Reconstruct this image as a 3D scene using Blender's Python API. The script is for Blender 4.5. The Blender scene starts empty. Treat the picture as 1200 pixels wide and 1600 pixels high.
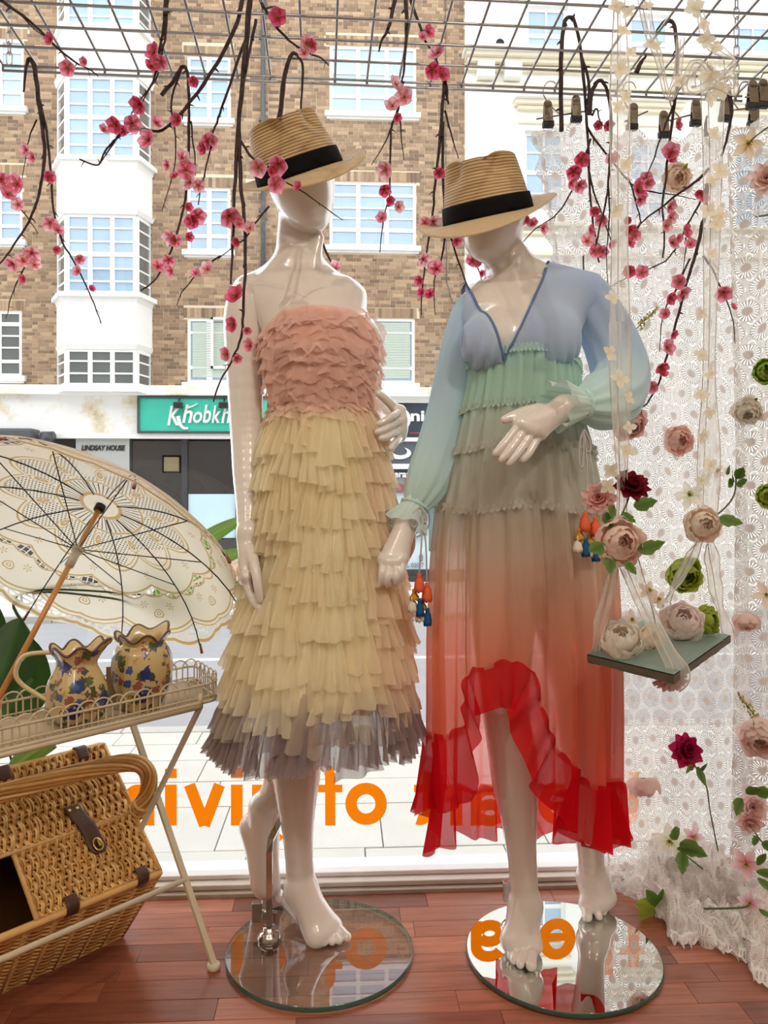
import bpy, bmesh, math, random
import numpy as np
from mathutils import Vector, Matrix, Euler, Quaternion, noise
R_ = random.Random(7)
C = bpy.context.scene.collection
SC = bpy.context.scene
pi = math.pi
# ------------------------------------------------------------------ camera
FPX, CAMZ, YAW, HOR = 1230.0, 1.02, math.radians(2.98), 770.0
cd = bpy.data.cameras.new('camera'); cam = bpy.data.objects.new('camera', cd); C.objects.link(cam)
cd.sensor_fit = 'HORIZONTAL'; cd.sensor_width = 36.0; cd.lens = FPX/1200*36
cd.shift_y = -(800-HOR)/1200; cd.clip_start = .02; cd.clip_end = 300
cam.location = (0, 0, CAMZ); cam.rotation_euler = (pi/2, 0, -YAW)
SC.camera = cam
# ------------------------------------------------------------------ world: bright overcast sky
w = bpy.data.worlds.new('sky'); SC.world = w; w.use_nodes = True
bg = w.node_tree.nodes['Background']
bg.inputs[0].default_value = (.95, .98, 1.0, 1); bg.inputs[1].default_value = 2.7
# ------------------------------------------------------------------ shop ceiling spots, plus an added bounce fill
def spot(loc, to, power, col=(1, .90, .78), size=.014, ang=80):
    l = bpy.data.lights.new('spot_lamp', 'SPOT'); l.energy = power; l.color = col; l.shadow_soft_size = size
    l.spot_size = math.radians(ang); l.spot_blend = .6
    o = bpy.data.objects.new('spot_lamp', l); C.objects.link(o); o.location = loc
    o.rotation_euler = (Vector(to)-Vector(loc)).to_track_quat('-Z', 'Y').to_euler()
for x, y, tx, e in ((-1.4, -.6, -.5, 62), (.95, -.35, -.1, 50), (1.45, -.8, .5, 50)):
    spot((x, y, 2.98), (tx, 1.75, .8), e)
up = bpy.data.lights.new('bounce_fill', 'AREA'); up.shape = 'RECTANGLE'; up.size, up.size_y = 2.6, 2.4; up.energy = 54; up.color = (1, .92, .83)  # added unseen area light, aimed at the ceiling to fill the room by bounce
uo = bpy.data.objects.new('bounce_fill', up); C.objects.link(uo); uo.location = (0, -1.6, 2.3); uo.rotation_euler = (pi, 0, 0)
SC.view_settings.view_transform = 'Standard'; SC.view_settings.look = 'None'
SC.view_settings.exposure = 0.0; SC.view_settings.gamma = 1.0; SC.view_settings.use_curve_mapping = False
SC.cycles.use_denoising = True
SC.cycles.transparent_max_bounces = 24; SC.cycles.max_bounces = 10
SC.cycles.diffuse_bounces = 5; SC.cycles.transmission_bounces = 8
SC.cycles.sample_clamp_indirect = 6
# ------------------------------------------------------------------ pixel -> world helpers
FW = Vector((math.sin(YAW), math.cos(YAW), 0)); RT = Vector((math.cos(YAW), -math.sin(YAW), 0)); EYE = Vector((0, 0, CAMZ))
def ray(px, py): return FW + RT*((px-600)/FPX) + Vector((0, 0, 1))*((HOR-py)/FPX)
def P(px, py, Y):
    d = ray(px, py); return EYE + d*(Y/d.y)
def PZ(px, py, Z):
    d = ray(px, py); return EYE + d*((Z-CAMZ)/d.z)
def ipx(p):
    v = Vector(p)-EYE; z = v.dot(FW); return 600+FPX*v.dot(RT)/z, HOR-FPX*v.z/z
def lin(c): return c/12.92 if c <= .04045 else ((c+.055)/1.055)**2.4
def S(r, g, b): return (lin(r/255), lin(g/255), lin(b/255), 1.0)
def lerp(a, b, t): return a+(b-a)*t
def interp(x, xs, ys): return float(np.interp(x, xs, ys))
def sstep(a, b, x):
    t = min(1, max(0, (x-a)/(b-a))); return t*t*(3-2*t)
# ------------------------------------------------------------------ materials
def newmat(name):
    m = bpy.data.materials.new(name); m.use_nodes = True
    nt = m.node_tree; b = nt.nodes['Principled BSDF']; return m, nt, b, nt.nodes['Material Output']
def N(nt, t, ins=None, **kw):
    n = nt.nodes.new(t)
    for k, v in kw.items(): setattr(n, k, v)
    for k, v in (ins or {}).items():
        if isinstance(v, bpy.types.NodeSocket): nt.links.new(v, n.inputs[k])
        else: n.inputs[k].default_value = v
    return n
def math_(nt, op, a, b=None, c=None):
    n = nt.nodes.new('ShaderNodeMath'); n.operation = op
    for i, v in enumerate((a, b, c)):
        if v is None: continue
        if isinstance(v, bpy.types.NodeSocket): nt.links.new(v, n.inputs[i])
        else: n.inputs[i].default_value = v
    return n.outputs[0]
def ramp(nt, fac, stops):
    n = nt.nodes.new('ShaderNodeValToRGB'); e = n.color_ramp.elements
    while len(e) < len(stops): e.new(.5)
    for el, (p, c) in zip(e, stops): el.position = p; el.color = c
    nt.links.new(fac, n.inputs[0]); return n.outputs[0]
def bump(nt, b, h, strength=.3, dist=.01):
    n = N(nt, 'ShaderNodeBump', {'Height': h, 'Strength': strength, 'Distance': dist}); nt.links.new(n.outputs[0], b.inputs['Normal'])
def mat(name, col, rough=.5, metal=0, spec=.5, var=0, scale=8, bmp=0, bscale=60, coat=0, vcol=False, trans=0, obvar=0):
    """Principled material, optional noise colour variation / bump / vertex colour tint / translucency"""
    m, nt, b, out = newmat(name)
    b.inputs['Base Color'].default_value = col; b.inputs['Roughness'].default_value = rough
    b.inputs['Metallic'].default_value = metal; b.inputs['Specular IOR Level'].default_value = spec
    b.inputs['Coat Weight'].default_value = coat; b.inputs['Coat Roughness'].default_value = .04
    csock = None
    if vcol:
        csock = N(nt, 'ShaderNodeAttribute', attribute_name='dye').outputs['Color']
    if obvar:
        oi = N(nt, 'ShaderNodeObjectInfo')
        v = math_(nt, 'MULTIPLY_ADD', oi.outputs['Random'], obvar, 1-obvar*.5)
        h = N(nt, 'ShaderNodeHueSaturation', {'Value': v, 'Color': csock or col}); csock = h.outputs[0]
    if var:
        tc = N(nt, 'ShaderNodeTexCoord')
        ns = N(nt, 'ShaderNodeTexNoise', {'Vector': tc.outputs['Object'], 'Scale': scale, 'Detail': 5.0})
        v = math_(nt, 'MULTIPLY_ADD', ns.outputs['Fac'], var*2, 1-var)
        h = N(nt, 'ShaderNodeHueSaturation', {'Value': v, 'Color': csock or col}); csock = h.outputs[0]
    if csock: nt.links.new(csock, b.inputs['Base Color'])
    if bmp:
        tc = N(nt, 'ShaderNodeTexCoord')
        ns = N(nt, 'ShaderNodeTexNoise', {'Vector': tc.outputs['Object'], 'Scale': bscale, 'Detail': 4.0})
        bump(nt, b, ns.outputs['Fac'], bmp)
    if trans:
        t = N(nt, 'ShaderNodeBsdfTranslucent', {'Color': csock or col})
        mx = N(nt, 'ShaderNodeMixShader', {0: trans, 1: b.outputs[0], 2: t.outputs[0]})
        nt.links.new(mx.outputs[0], out.inputs[0])
    return m
def cloth(name, col=None, sheer=.25, trans=.5, rough=.8, weave=0, wscale=900):
    """Sheer woven fabric: diffuse + translucent, partly see-through between its threads.  col None -> 'dye' attribute"""
    m, nt, b, out = newmat(name); nt.nodes.remove(b)
    csock = N(nt, 'ShaderNodeAttribute', attribute_name='dye').outputs['Color'] if col is None else N(nt, 'ShaderNodeRGB').outputs[0]
    if col is not None: csock.default_value = col
    d = N(nt, 'ShaderNodeBsdfDiffuse', {'Color': csock, 'Roughness': rough}); t = N(nt, 'ShaderNodeBsdfTranslucent', {'Color': csock})
    m1 = N(nt, 'ShaderNodeMixShader', {0: trans, 1: d.outputs[0], 2: t.outputs[0]})
    tr = N(nt, 'ShaderNodeBsdfTransparent', {'Color': (1, 1, 1, 1)})
    lw = N(nt, 'ShaderNodeLayerWeight', {'Blend': .35})
    f = math_(nt, 'MULTIPLY', math_(nt, 'SUBTRACT', 1.0, lw.outputs['Facing']), sheer*1.25)
    m2 = N(nt, 'ShaderNodeMixShader', {0: f, 1: m1.outputs[0], 2: tr.outputs[0]})
    nt.links.new(m2.outputs[0], out.inputs[0]); return m
def glass(name, tint=(1, 1, 1, 1), refl=1.0, rough=0.0, ior=1.45):
    m, nt, b, out = newmat(name); nt.nodes.remove(b)
    tr = N(nt, 'ShaderNodeBsdfTransparent', {'Color': tint}); g = N(nt, 'ShaderNodeBsdfGlossy', {'Color': (1, 1, 1, 1), 'Roughness': rough})
    lw = N(nt, 'ShaderNodeLayerWeight', {'Blend': .5}); f0 = ((ior-1)/(ior+1))**2
    f = math_(nt, 'MULTIPLY', math_(nt, 'MULTIPLY_ADD', math_(nt, 'POWER', lw.outputs['Facing'], 5.0), 1-f0, f0), refl)
    mx = N(nt, 'ShaderNodeMixShader', {0: f, 1: tr.outputs[0], 2: g.outputs[0]}); nt.links.new(mx.outputs[0], out.inputs[0]); return m
# ------------------------------------------------------------------ mesh builder / object helpers
OFF = {}
def tag(o, label=None, cat=None, group=None, kind=None):
    for k, v in (('label', label), ('category', cat), ('group', group), ('kind', kind)):
        if v: o[k] = v
    return o
def thing(name, loc, label, cat, group=None, kind=None):
    o = bpy.data.objects.new(name, None); C.objects.link(o); o.location = loc; o.empty_display_size = .05
    OFF[o.name] = Vector(loc); return tag(o, label, cat, group, kind)
class MB:
    def __init__(s): s.v = []; s.f = []; s.c = []; s.uv = {}; s.sm = []; s.mi = []
    def add(s, vs, fs, col=None, smooth=False, uvs=None, mi=0):
        o = len(s.v); s.v += [tuple(p) for p in vs]
        s.c += [col if col is not None else (1, 1, 1, 1)]*len(vs) if not (isinstance(col, list)) else col
        for i, f in enumerate(fs):
            if uvs: s.uv[len(s.f)] = [uvs[k] for k in f]
            s.f.append(tuple(k+o for k in f)); s.sm.append(smooth); s.mi.append(mi)
        return s
    def box(s, a, b, col=None, M=None, mi=0):
        (x0, y0, z0), (x1, y1, z1) = a, b
        vs = [Vector(p) for p in ((x0, y0, z0), (x1, y0, z0), (x1, y1, z0), (x0, y1, z0), (x0, y0, z1), (x1, y0, z1), (x1, y1, z1), (x0, y1, z1))]
        if M: vs = [M @ p for p in vs]
        return s.add(vs, [(0, 3, 2, 1), (4, 5, 6, 7), (0, 1, 5, 4), (1, 2, 6, 5), (2, 3, 7, 6), (3, 0, 4, 7)], col, mi=mi)
    def bbox(s, a, b, r, col=None, M=None, mi=0):
        """box with chamfered edges of size r"""
        (x0, y0, z0), (x1, y1, z1) = a, b
        bm = bmesh.new(); bmesh.ops.create_cube(bm, size=1)
        for v in bm.verts: v.co = Vector((lerp(x0, x1, v.co.x+.5), lerp(y0, y1, v.co.y+.5), lerp(z0, z1, v.co.z+.5)))
        bmesh.ops.bevel(bm, geom=bm.edges[:], offset=r, segments=2, affect='EDGES', profile=.5)
        bm.verts.index_update()
        vs = [v.co.copy() for v in bm.verts]; fs = [tuple(v.index for v in f.verts) for f in bm.faces]; bm.free()
        if M: vs = [M @ p for p in vs]
        return s.add(vs, fs, col, mi=mi)
    def tube(s, pts, rad, n=8, col=None, cap=True, flat=None, closed=False, smooth=True, twist0=0, mi=0):
        """tube along pts; rad number or list; flat=(a,b) elliptical scale"""
        pts = [Vector(p) for p in pts]; L = len(pts)
        if not hasattr(rad, '__len__'): rad = [rad]*L
        vs = []; fr = None
        for i, p in enumerate(pts):
            if closed: t = pts[(i+1) % L]-pts[i-1]
            else: t = pts[min(i+1, L-1)]-pts[max(i-1, 0)]
            if t.length < 1e-9: t = Vector((0, 0, 1))
            t.normalize()
            if fr is None:
                up = Vector((0, 0, 1)) if abs(t.z) < .9 else Vector((0, 1, 0))
                u = up.cross(t).normalized()
            else:
                u = fr - t*fr.dot(t)
                u = u.normalized() if u.length > 1e-6 else t.orthogonal().normalized()
            fr = u; vv = t.cross(u)
            for k in range(n):
                a = 2*pi*k/n+twist0; ca, sa = math.cos(a), math.sin(a)
                if flat: ca *= flat[0]; sa *= flat[1]
                vs.append(p+(u*ca+vv*sa)*rad[i])
        fs = []
        for i in range(L if closed else L-1):
            j = (i+1) % L
            for k in range(n):
                k2 = (k+1) % n; fs.append((i*n+k, i*n+k2, j*n+k2, j*n+k))
        if cap and not closed: fs += [tuple(range(n))[::-1], tuple((L-1)*n+k for k in range(n))]
        return s.add(vs, fs, col, smooth, mi=mi)
    def lathe(s, prof, n=32, M=None, col=None, fun=None, smooth=True, caps=False, mi=0):
        vs = []; L = len(prof)
        for i, (r, z) in enumerate(prof):
            for k in range(n):
                a = 2*pi*k/n; p = Vector((r*math.cos(a), r*math.sin(a), z))
                if fun: p = fun(p, a, i)
                vs.append(M @ p if M else p)
        fs = [(i*n+k, i*n+(k+1) % n, (i+1)*n+(k+1) % n, (i+1)*n+k) for i in range(L-1) for k in range(n)]
        if caps: fs += [tuple(range(n))[::-1], tuple((L-1)*n+k for k in range(n))]
        us = [(k/n, i/(L-1)) for i in range(L) for k in range(n)]
        return s.add(vs, fs, col, smooth, uvs=us, mi=mi)
    def grid(s, fn, nu, nv, wrap=False, colfn=None, smooth=True, uvfn=None, keep=None):
        vs = []; cs = []; us = []
        cu = nu if wrap else nu+1
        for j in range(nv+1):
            for i in range(cu):
                u, v = i/nu, j/nv
                vs.append(fn(u, v)); cs.append(colfn(u, v) if colfn else (1, 1, 1, 1)); us.append(uvfn(u, v) if uvfn else (u, v))
        fs = []
        for j in range(nv):
            for i in range(nu):
                i2 = (i+1) % cu
                if keep and not keep((i+.5)/nu, (j+.5)/nv): continue
                fs.append((j*cu+i, j*cu+i2, (j+1)*cu+i2, (j+1)*cu+i))
        return s.add(vs, fs, cs, smooth, uvs=us)
    def mesh(s, name, off=Vector((0, 0, 0))):
        me = bpy.data.meshes.new(name)
        ox, oy, oz = off
        me.from_pydata([(p[0]-ox, p[1]-oy, p[2]-oz) for p in s.v], [], s.f)
        me.polygons.foreach_set('use_smooth', s.sm)
        if any(s.mi): me.polygons.foreach_set('material_index', s.mi)
        if any(c != (1, 1, 1, 1) for c in s.c):
            at = me.attributes.new('dye', 'FLOAT_COLOR', 'POINT'); at.data.foreach_set('color', [x for c in s.c for x in c])
        if s.uv:
            ul = me.uv_layers.new(name='UVMap'); buf = []
            for i, f in enumerate(s.f): buf += [x for q in (s.uv.get(i) or [(0, 0)]*len(f)) for x in q]
            ul.data.foreach_set('uv', buf)
        me.update(); return me
    def build(s, name, m, parent=None, kind=None, local=False):
        off = OFF.get(parent.name, Vector((0, 0, 0))) if parent and not local else Vector((0, 0, 0))
        me = s.mesh(name, off)
        for q in (m if isinstance(m, (list, tuple)) else [m]): me.materials.append(q)
        o = bpy.data.objects.new(name, me); C.objects.link(o)
        if parent: o.parent = parent
        OFF[o.name] = off if parent and not local else Vector((0, 0, 0))
        if kind: o['kind'] = kind
        return o
def lone(mb, name, m, label=None, cat=None, group=None, kind=None, base=None):
    """a thing that is one mesh, origin at its base"""
    if base is None:
        a = np.array([tuple(p) for p in mb.v]); base = Vector(((a[:, 0].min()+a[:, 0].max())/2, (a[:, 1].min()+a[:, 1].max())/2, a[:, 2].min()))
    me = mb.mesh(name, base)
    for q in (m if isinstance(m, (list, tuple)) else [m]): me.materials.append(q)
    o = bpy.data.objects.new(name, me); C.objects.link(o); o.location = base; OFF[o.name] = Vector(base)
    return tag(o, label, cat, group, kind)
def inst(name, me, parent, M):
    """object sharing mesh data, world matrix M, child of an unrotated parent"""
    o = bpy.data.objects.new(name, me); C.objects.link(o)
    if parent: o.parent = parent; M = Matrix.Translation(-OFF[parent.name]) @ M; OFF[o.name] = OFF[parent.name]
    o.matrix_local = M
    return o
def spline(pts, n=6):
    """Catmull-Rom through pts (tuples of any length)"""
    a = np.array([tuple(p) for p in pts], float); out = []
    for i in range(len(a)-1):
        p0, p1, p2, p3 = a[max(i-1, 0)], a[i], a[i+1], a[min(i+2, len(a)-1)]
        for k in range(n):
            t = k/n; out.append(.5*((2*p1)+(-p0+p2)*t+(2*p0-5*p1+4*p2-p3)*t*t+(-p0+3*p1-3*p2+p3)*t**3))
    out.append(a[-1]); return out
def textmesh(txt, x0, x1, z0, z1, bold=0, mirror=False, shear=0, ext=.004, space=1.0, fit='both'):
    """lettering as (verts, faces) in XZ, fitted to the rectangle, facing -Y"""
    cu = bpy.data.curves.new('t', 'FONT'); cu.body = txt; cu.offset = bold; cu.extrude = ext; cu.shear = shear; cu.space_character = space
    cu.resolution_u = 6
    o = bpy.data.objects.new('t', cu); C.objects.link(o); bpy.context.view_layer.update()
    me = bpy.data.meshes.new_from_object(o.evaluated_get(bpy.context.evaluated_depsgraph_get()))
    vs = [v.co.copy() for v in me.vertices]; fs = [tuple(p.vertices) for p in me.polygons]
    bpy.data.objects.remove(o); bpy.data.curves.remove(cu); bpy.data.meshes.remove(me)
    a = min(v.x for v in vs); b = max(v.x for v in vs); c = min(v.y for v in vs); d = max(v.y for v in vs)
    out = []
    for v in vs:
        t = (v.x-a)/(b-a); t = 1-t if mirror else t
        out.append((lerp(x0, x1, t), -v.z, lerp(z0, z1, (v.y-c)/(d-c))))
    return out, [f[::-1] for f in fs] if mirror else fs
# ================================================================== STREET AND BUILDINGS ACROSS IT
ZS = -.88                                    # street level
YF = 16.8                                    # far facade
m_slab = mat('paving_stone', S(205, 203, 196), .85, var=.10, scale=5, bmp=.15, bscale=40, obvar=.08)
m_asph = mat('asphalt', S(160, 160, 163), .9, var=.12, scale=3, bmp=.4, bscale=150)
m_kerb = mat('kerb_granite', S(190, 188, 182), .8, var=.1, scale=6)
m_joint = mat('joint_sand', S(168, 164, 156), .95)
m_line = mat('road_paint', S(240, 240, 235), .7, var=.06)
tag(MB().box((-30, 6.5, ZS-.3), (30, 12.3, ZS-.1)).build('road', m_asph), kind='structure')
mb = MB(); mb.box((-12, 9.45, ZS-.1), (12, 9.58, ZS-.094)); tag(mb.build('road_marking', m_line), kind='structure')
pv = tag(MB().box((-14, 2.12, ZS-.3), (14, 6.32, ZS-.02)).build('pavement', m_joint), kind='structure')
# near pavement: individually laid slabs, where the photograph shows their joints
y = 2.12; r = 0
while y < 6.3:
    d = (.6, .45, .6, .45, .6, .42, .42, .36)[r % 8]
    y1 = min(y+d, 6.32); x = -4.6 + (r % 2)*.31
    while x < 4.8:
        wd = R_.choice((.62, .75, .9))
        if abs(x+wd/2) < 1.5+.55*y:
            MB().bbox((x, y, ZS-.06), (x+wd-.007, y1-.007, ZS+R_.uniform(-.002, .002)), .004).build('paving_slab', m_slab, pv)
        x += wd
    y = y1; r += 1
kb = tag(MB().box((-14, 6.33, ZS-.3), (14, 6.34, ZS-.2)).build('curb', m_joint), kind='structure')
x = -5.4
while x < 5.6:
    MB().bbox((x, 6.33, ZS-.25), (x+.9, 6.49, ZS+.002), .012).build('kerb_stone', m_kerb, kb); x += .91
fp = tag(MB().box((-30, 12.4, ZS-.3), (30, YF-.02, ZS-.012)).build('far_pavement', m_joint), kind='structure')
fk = MB(); x = -9
while x < 9.5: fk.bbox((x, 12.3, ZS-.28), (x+.9, 12.46, ZS+.012), .012); x += .91
fk.build('kerb_stone', m_kerb, fp, kind='stuff')
fs_ = MB(); y = 12.48; r = 0
while y < YF-.1:
    x = -9+(r % 2)*.4
    while x < 9.5:
        fs_.box((x, y, ZS-.05), (x+.79, y+.585, ZS+R_.uniform(-.002, .002))); x += .8
    y += .6; r += 1
fs_.build('paving_slab', m_slab, fp, kind='stuff')

# ---- brick building
m_mortar = mat('mortar', S(222, 206, 178), .95, var=.06)
m_brick = mat('brick', S(140, 105, 75), .9, vcol=True, var=.12, scale=30)
m_wht = mat('white_paint', S(238, 238, 236), .5, var=.03, scale=3)
m_stucco = mat('white_render', S(236, 235, 230), .8, var=.04, scale=2)
m_cream = mat('cream_shade_render', S(226, 218, 196), .8, var=.05, scale=2)  # cream puts the shade of the white mouldings into colour; air vent shares it
m_pane = mat('curtain_sky_glass', S(150, 180, 204), .06, spec=.6, coat=1, obvar=.16, var=.08, scale=1.5)  # pale blue base colour holds reflected sky as well as the curtains behind
m_panew = mat('net_curtain_sky_glass', S(170, 194, 212), .06, spec=.6, coat=1, obvar=.12)  # lighter variant, sky reflection again mixed into the net curtain colour
m_paned = mat('dark_glass', S(98, 106, 106), .05, spec=.8, coat=1, obvar=.25, var=.2, scale=2)
m_black = mat('black_paint', S(28, 29, 32), .4)
m_lead = mat('lead_grey', S(70, 74, 80), .5)
m_shut = mat('shutter_paint', S(205, 216, 205), .5)
def X(px, Y=YF): return P(px, 500, Y).x
def Z(py, Y=YF): return P(560, py, Y).z
bb = thing('brick_building', (X(400), YF, ZS), 'brown brick apartment block with white windows across the street', 'building')
wins = []          # openings (x0,x1,z0,z1)
def rect(a): return (X(a[0]), X(a[2]), Z(a[3]), Z(a[1]))
def window(par, R4, cols, rows, pane, Yp=YF, bar=.035, frame=.06, sill=True, skipsill=False):
    """cols/rows: cumulative fractions of the glazing bars. thick bars given as (frac, width)"""
    x0, x1, z0, z1 = R4; d = .10
    f = MB(); yb, yf = Yp+.02, Yp+.09
    f.box((x0, yb, z0), (x0+frame, yf, z1)); f.box((x1-frame, yb, z0), (x1, yf, z1))
    f.box((x0+frame, yb, z0), (x1-frame, yf, z0+frame)); f.box((x0+frame, yb, z1-frame), (x1-frame, yf, z1))
    xs = [x0+frame]; zs = [z1-frame]
    xe = []; ze = []
    for c in cols:
        c, wd = c if isinstance(c, tuple) else (c, bar); xm = lerp(x0, x1, c); f.box((xm-wd/2, yb, z0+frame), (xm+wd/2, yf, z1-frame)); xe.append(xm-wd/2); xs.append(xm+wd/2)
    for c in rows:
        c, wd = c if isinstance(c, tuple) else (c, bar); zm = lerp(z1, z0, c); f.box((x0+frame, yb+.004, zm-wd/2), (x1-frame, yf-.004, zm+wd/2)); ze.append(zm+wd/2); zs.append(zm-wd/2)
    xe.append(x1-frame); ze.append(z0+frame)
    if sill: f.bbox((x0-.1, Yp-.12, z0-.11), (x1+.1, Yp+.05, z0), .01); f.box((x0-.06, Yp-.06, z0-.15), (x1+.06, Yp+.03, z0-.11))
    o = f.build('window', m_wht, par)
    for a, b in zip(xs, xe):
        for t, u in zip(zs, ze):
            MB().box((a, Yp+.05, u), (b, Yp+.06, t)).build('pane', pane, o)
    return o
W2 = [(293, 95, 360, 193), (293, 298, 360, 396)]
W3 = [(515, 72, 650, 177), (515, 284, 650, 385)]
W0 = [(-60, 77, 37, 182), (-60, 285, 35, 385)]
for i, w_ in enumerate(W2):
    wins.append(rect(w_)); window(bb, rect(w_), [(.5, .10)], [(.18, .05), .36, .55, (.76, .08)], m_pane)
for i, w_ in enumerate(W3):
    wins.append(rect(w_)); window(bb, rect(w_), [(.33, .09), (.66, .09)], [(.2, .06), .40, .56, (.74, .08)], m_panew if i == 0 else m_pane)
for i, w_ in enumerate(W0):
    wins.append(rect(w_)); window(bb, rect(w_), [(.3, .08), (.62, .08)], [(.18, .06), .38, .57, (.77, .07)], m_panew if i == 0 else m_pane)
w_ = (-60, 492, 34, 592); wins.append(rect(w_)); window(bb, rect(w_), [(.35, .08), (.62, .08)], [(.2, .08), .38, .56, (.77, .07)], m_paned)
# shuttered windows on the lowest floor
for w_ in ((293, 500, 372, 600), (515, 497, 648, 599)):
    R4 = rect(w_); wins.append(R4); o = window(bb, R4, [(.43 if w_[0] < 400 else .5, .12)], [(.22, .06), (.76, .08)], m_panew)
    sl = MB(); n = 22
    for k in range(n):
        z = lerp(R4[2]+.1, R4[3]-.1, (k+.5)/n)
        sl.box((R4[0]+.1, YF+.02, z-.022), (R4[1]-.1, YF+.047, z+.022), M=Matrix.Translation((0, YF, z)) @ Matrix.Rotation(.5, 4, 'X') @ Matrix.Translation((0, -YF, -z)))
    sl.build('shutter_slat', m_shut, o)
cas = thing  # (open casement of the shuttered window)
q = rect((330, 499, 356, 578)); fr = MB()
for a, b in (((q[0], q[2]), (q[0]+.05, q[3])), ((q[1]-.05, q[2]), (q[1], q[3])), ((q[0], q[2]), (q[1], q[2]+.05)), ((q[0], q[3]-.05), (q[1], q[3]))):
    fr.box((a[0], YF-.06, a[1]), (b[0], YF-.02, b[1]))
fr.build('open_casement', m_wht, bb)
# projecting bay of white spandrels and steel windows
YB = YF-.55
def bx(px): return P(px, 500, YB).x
def bz(py): return P(180, py, YB).z
bxl, bxr = bx(103), bx(212)            # front face
sxl, sxr = X(85), X(239)               # where the bay meets the wall
wins.append((sxl+.05, sxr-.05, Z(607), Z(-40)))
def bayslab(z0, z1, grow, name, taper=0):
    m = MB(); g = grow; pts = [(sxl-g, YF+.1), (bxl-g, YB-g), (bxr+g, YB-g), (sxr+g, YF+.1)]
    t = taper; pt2 = [(sxl-g+t, YF+.1), (bxl-g+t, YB-g+t), (bxr+g-t, YB-g+t), (sxr+g-t, YF+.1)]
    vs = [(x, y, z1) for x, y in pts]+[(x, y, z0) for x, y in pt2]
    m.add(vs, [(0, 3, 2, 1), (4, 5, 6, 7)]+[(k, (k+1) % 4, (k+1) % 4+4, k+4) for k in range(4)])
    return m.build(name, m_wht, bb)
for (a, b, g, nm, t) in ((40, 48, .10, 'bay_ledge', 0), (48, 57, .05, 'bay_ledge', .03), (57, 112, .02, 'bay_spandrel', 0), (110, 120, .07, 'bay_ledge', .04),
                         (246, 253, .12, 'bay_ledge', 0), (253, 262, .06, 'bay_ledge', .04), (262, 328, .02, 'bay_spandrel', 0), (328, 335, .07, 'bay_ledge', .04),
                         (458, 465, .12, 'bay_ledge', 0), (465, 473, .06, 'bay_ledge', .04), (473, 537, .02, 'bay_spandrel', 0), (537, 546, .05, 'bay_ledge', .05), (602, 612, .05, 'bay_ledge', 0)):
    bayslab(bz(b), bz(a), g, nm, t)
def baywin(y0, y1, rows, panes):
    z0, z1 = bz(y1), bz(y0); mid = len(rows)
    window(bb, (bxl, bxr, z0, z1), [(.34, .09), (.66, .09)], rows, panes, Yp=YB, sill=False)
    for sx, fxx in ((sxl+.06, bxl), (sxr-.06, bxr)):      # canted sides
        f = MB(); a = Vector((sx, YF+.05, 0)); b = Vector((fxx, YB+.05, 0)); dirv = (b-a)
        def bar(t0, t1, za, zb, th=.03):
            p, q = a+dirv*t0, a+dirv*t1; nrm = Vector((dirv.y, -dirv.x, 0)).normalized()*th
            vs = [p-nrm, q-nrm, q+nrm, p+nrm]; vs = [Vector((v.x, v.y, za)) for v in vs]+[Vector((v.x, v.y, zb)) for v in vs]
            f.add(vs, [(0, 3, 2, 1), (4, 5, 6, 7), (0, 1, 5, 4), (1, 2, 6, 5), (2, 3, 7, 6), (3, 0, 4, 7)])
        bar(0, .12, z0, z1); bar(.88, 1, z0, z1); bar(.1, .9, z0, z0+.07); bar(.1, .9, z1-.07, z1)
        zr = [z1-.07]
        for c in rows:
            c = c[0] if isinstance(c, tuple) else c; zm = lerp(z1, z0, c); bar(.1, .9, zm-.017, zm+.017, .02); zr.append(zm)
        zr.append(z0+.07); o = f.build('window', m_wht, bb)
        for t, u in zip(zr, zr[1:]):
            p, q = a+dirv*.12, a+dirv*.88
            MB().add([(p.x, p.y, u), (q.x, q.y, u), (q.x, q.y, t), (p.x, p.y, t)], [(0, 1, 2, 3)]).build('pane', m_paned, o)
rows6 = [.17, .34, (.5, .09), .68, .84]
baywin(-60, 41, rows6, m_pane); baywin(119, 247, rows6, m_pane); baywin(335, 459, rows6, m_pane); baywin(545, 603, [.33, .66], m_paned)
# brickwork: Flemish bond, each brick proud of the mortar
wx0, wx1, wz0, wz1 = X(-40), X(727), Z(612), Z(-30)
MBw = MB()
# mortar wall built of strips around the openings
xs = sorted({wx0, wx1}|{min(max(v, wx0), wx1) for q in wins for v in q[:2]}); zs = sorted({wz0, wz1}|{min(max(v, wz0), wz1) for q in wins for v in q[2:]})
for i in range(len(xs)-1):
    for j in range(len(zs)-1):
        cx, cz = (xs[i]+xs[i+1])/2, (zs[j]+zs[j+1])/2
        if any(a < cx < b and c < cz < d for a, b, c, d in wins): continue
        MBw.box((xs[i], YF, zs[j]), (xs[i+1], YF+.3, zs[j+1]))
MBw.build('wall', m_mortar, bb)
MB().box((wx0, YF+.35, ZS), (wx1, YF+.5, wz1)).build('inner_wall', mat('room_dark', S(90, 92, 92), .9), bb)
tones = [S(152, 124, 98), S(166, 138, 110), S(136, 111, 88), S(176, 150, 120), S(122, 100, 82), S(158, 130, 104), S(144, 118, 94)]
br = MB(); row = 0; z = wz0+.004
def vis(a, b, c, d):
    return not any(b > q[0]-.005 and a < q[1]+.005 and d > q[2]-.09 and c < q[3]+.005 for q in wins)
heads = [(q[0]-.08, q[1]+.08, q[3]+.01, q[3]+.225) for q in wins[:9]]
heads2 = [h+(0,) for h in heads]
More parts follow.
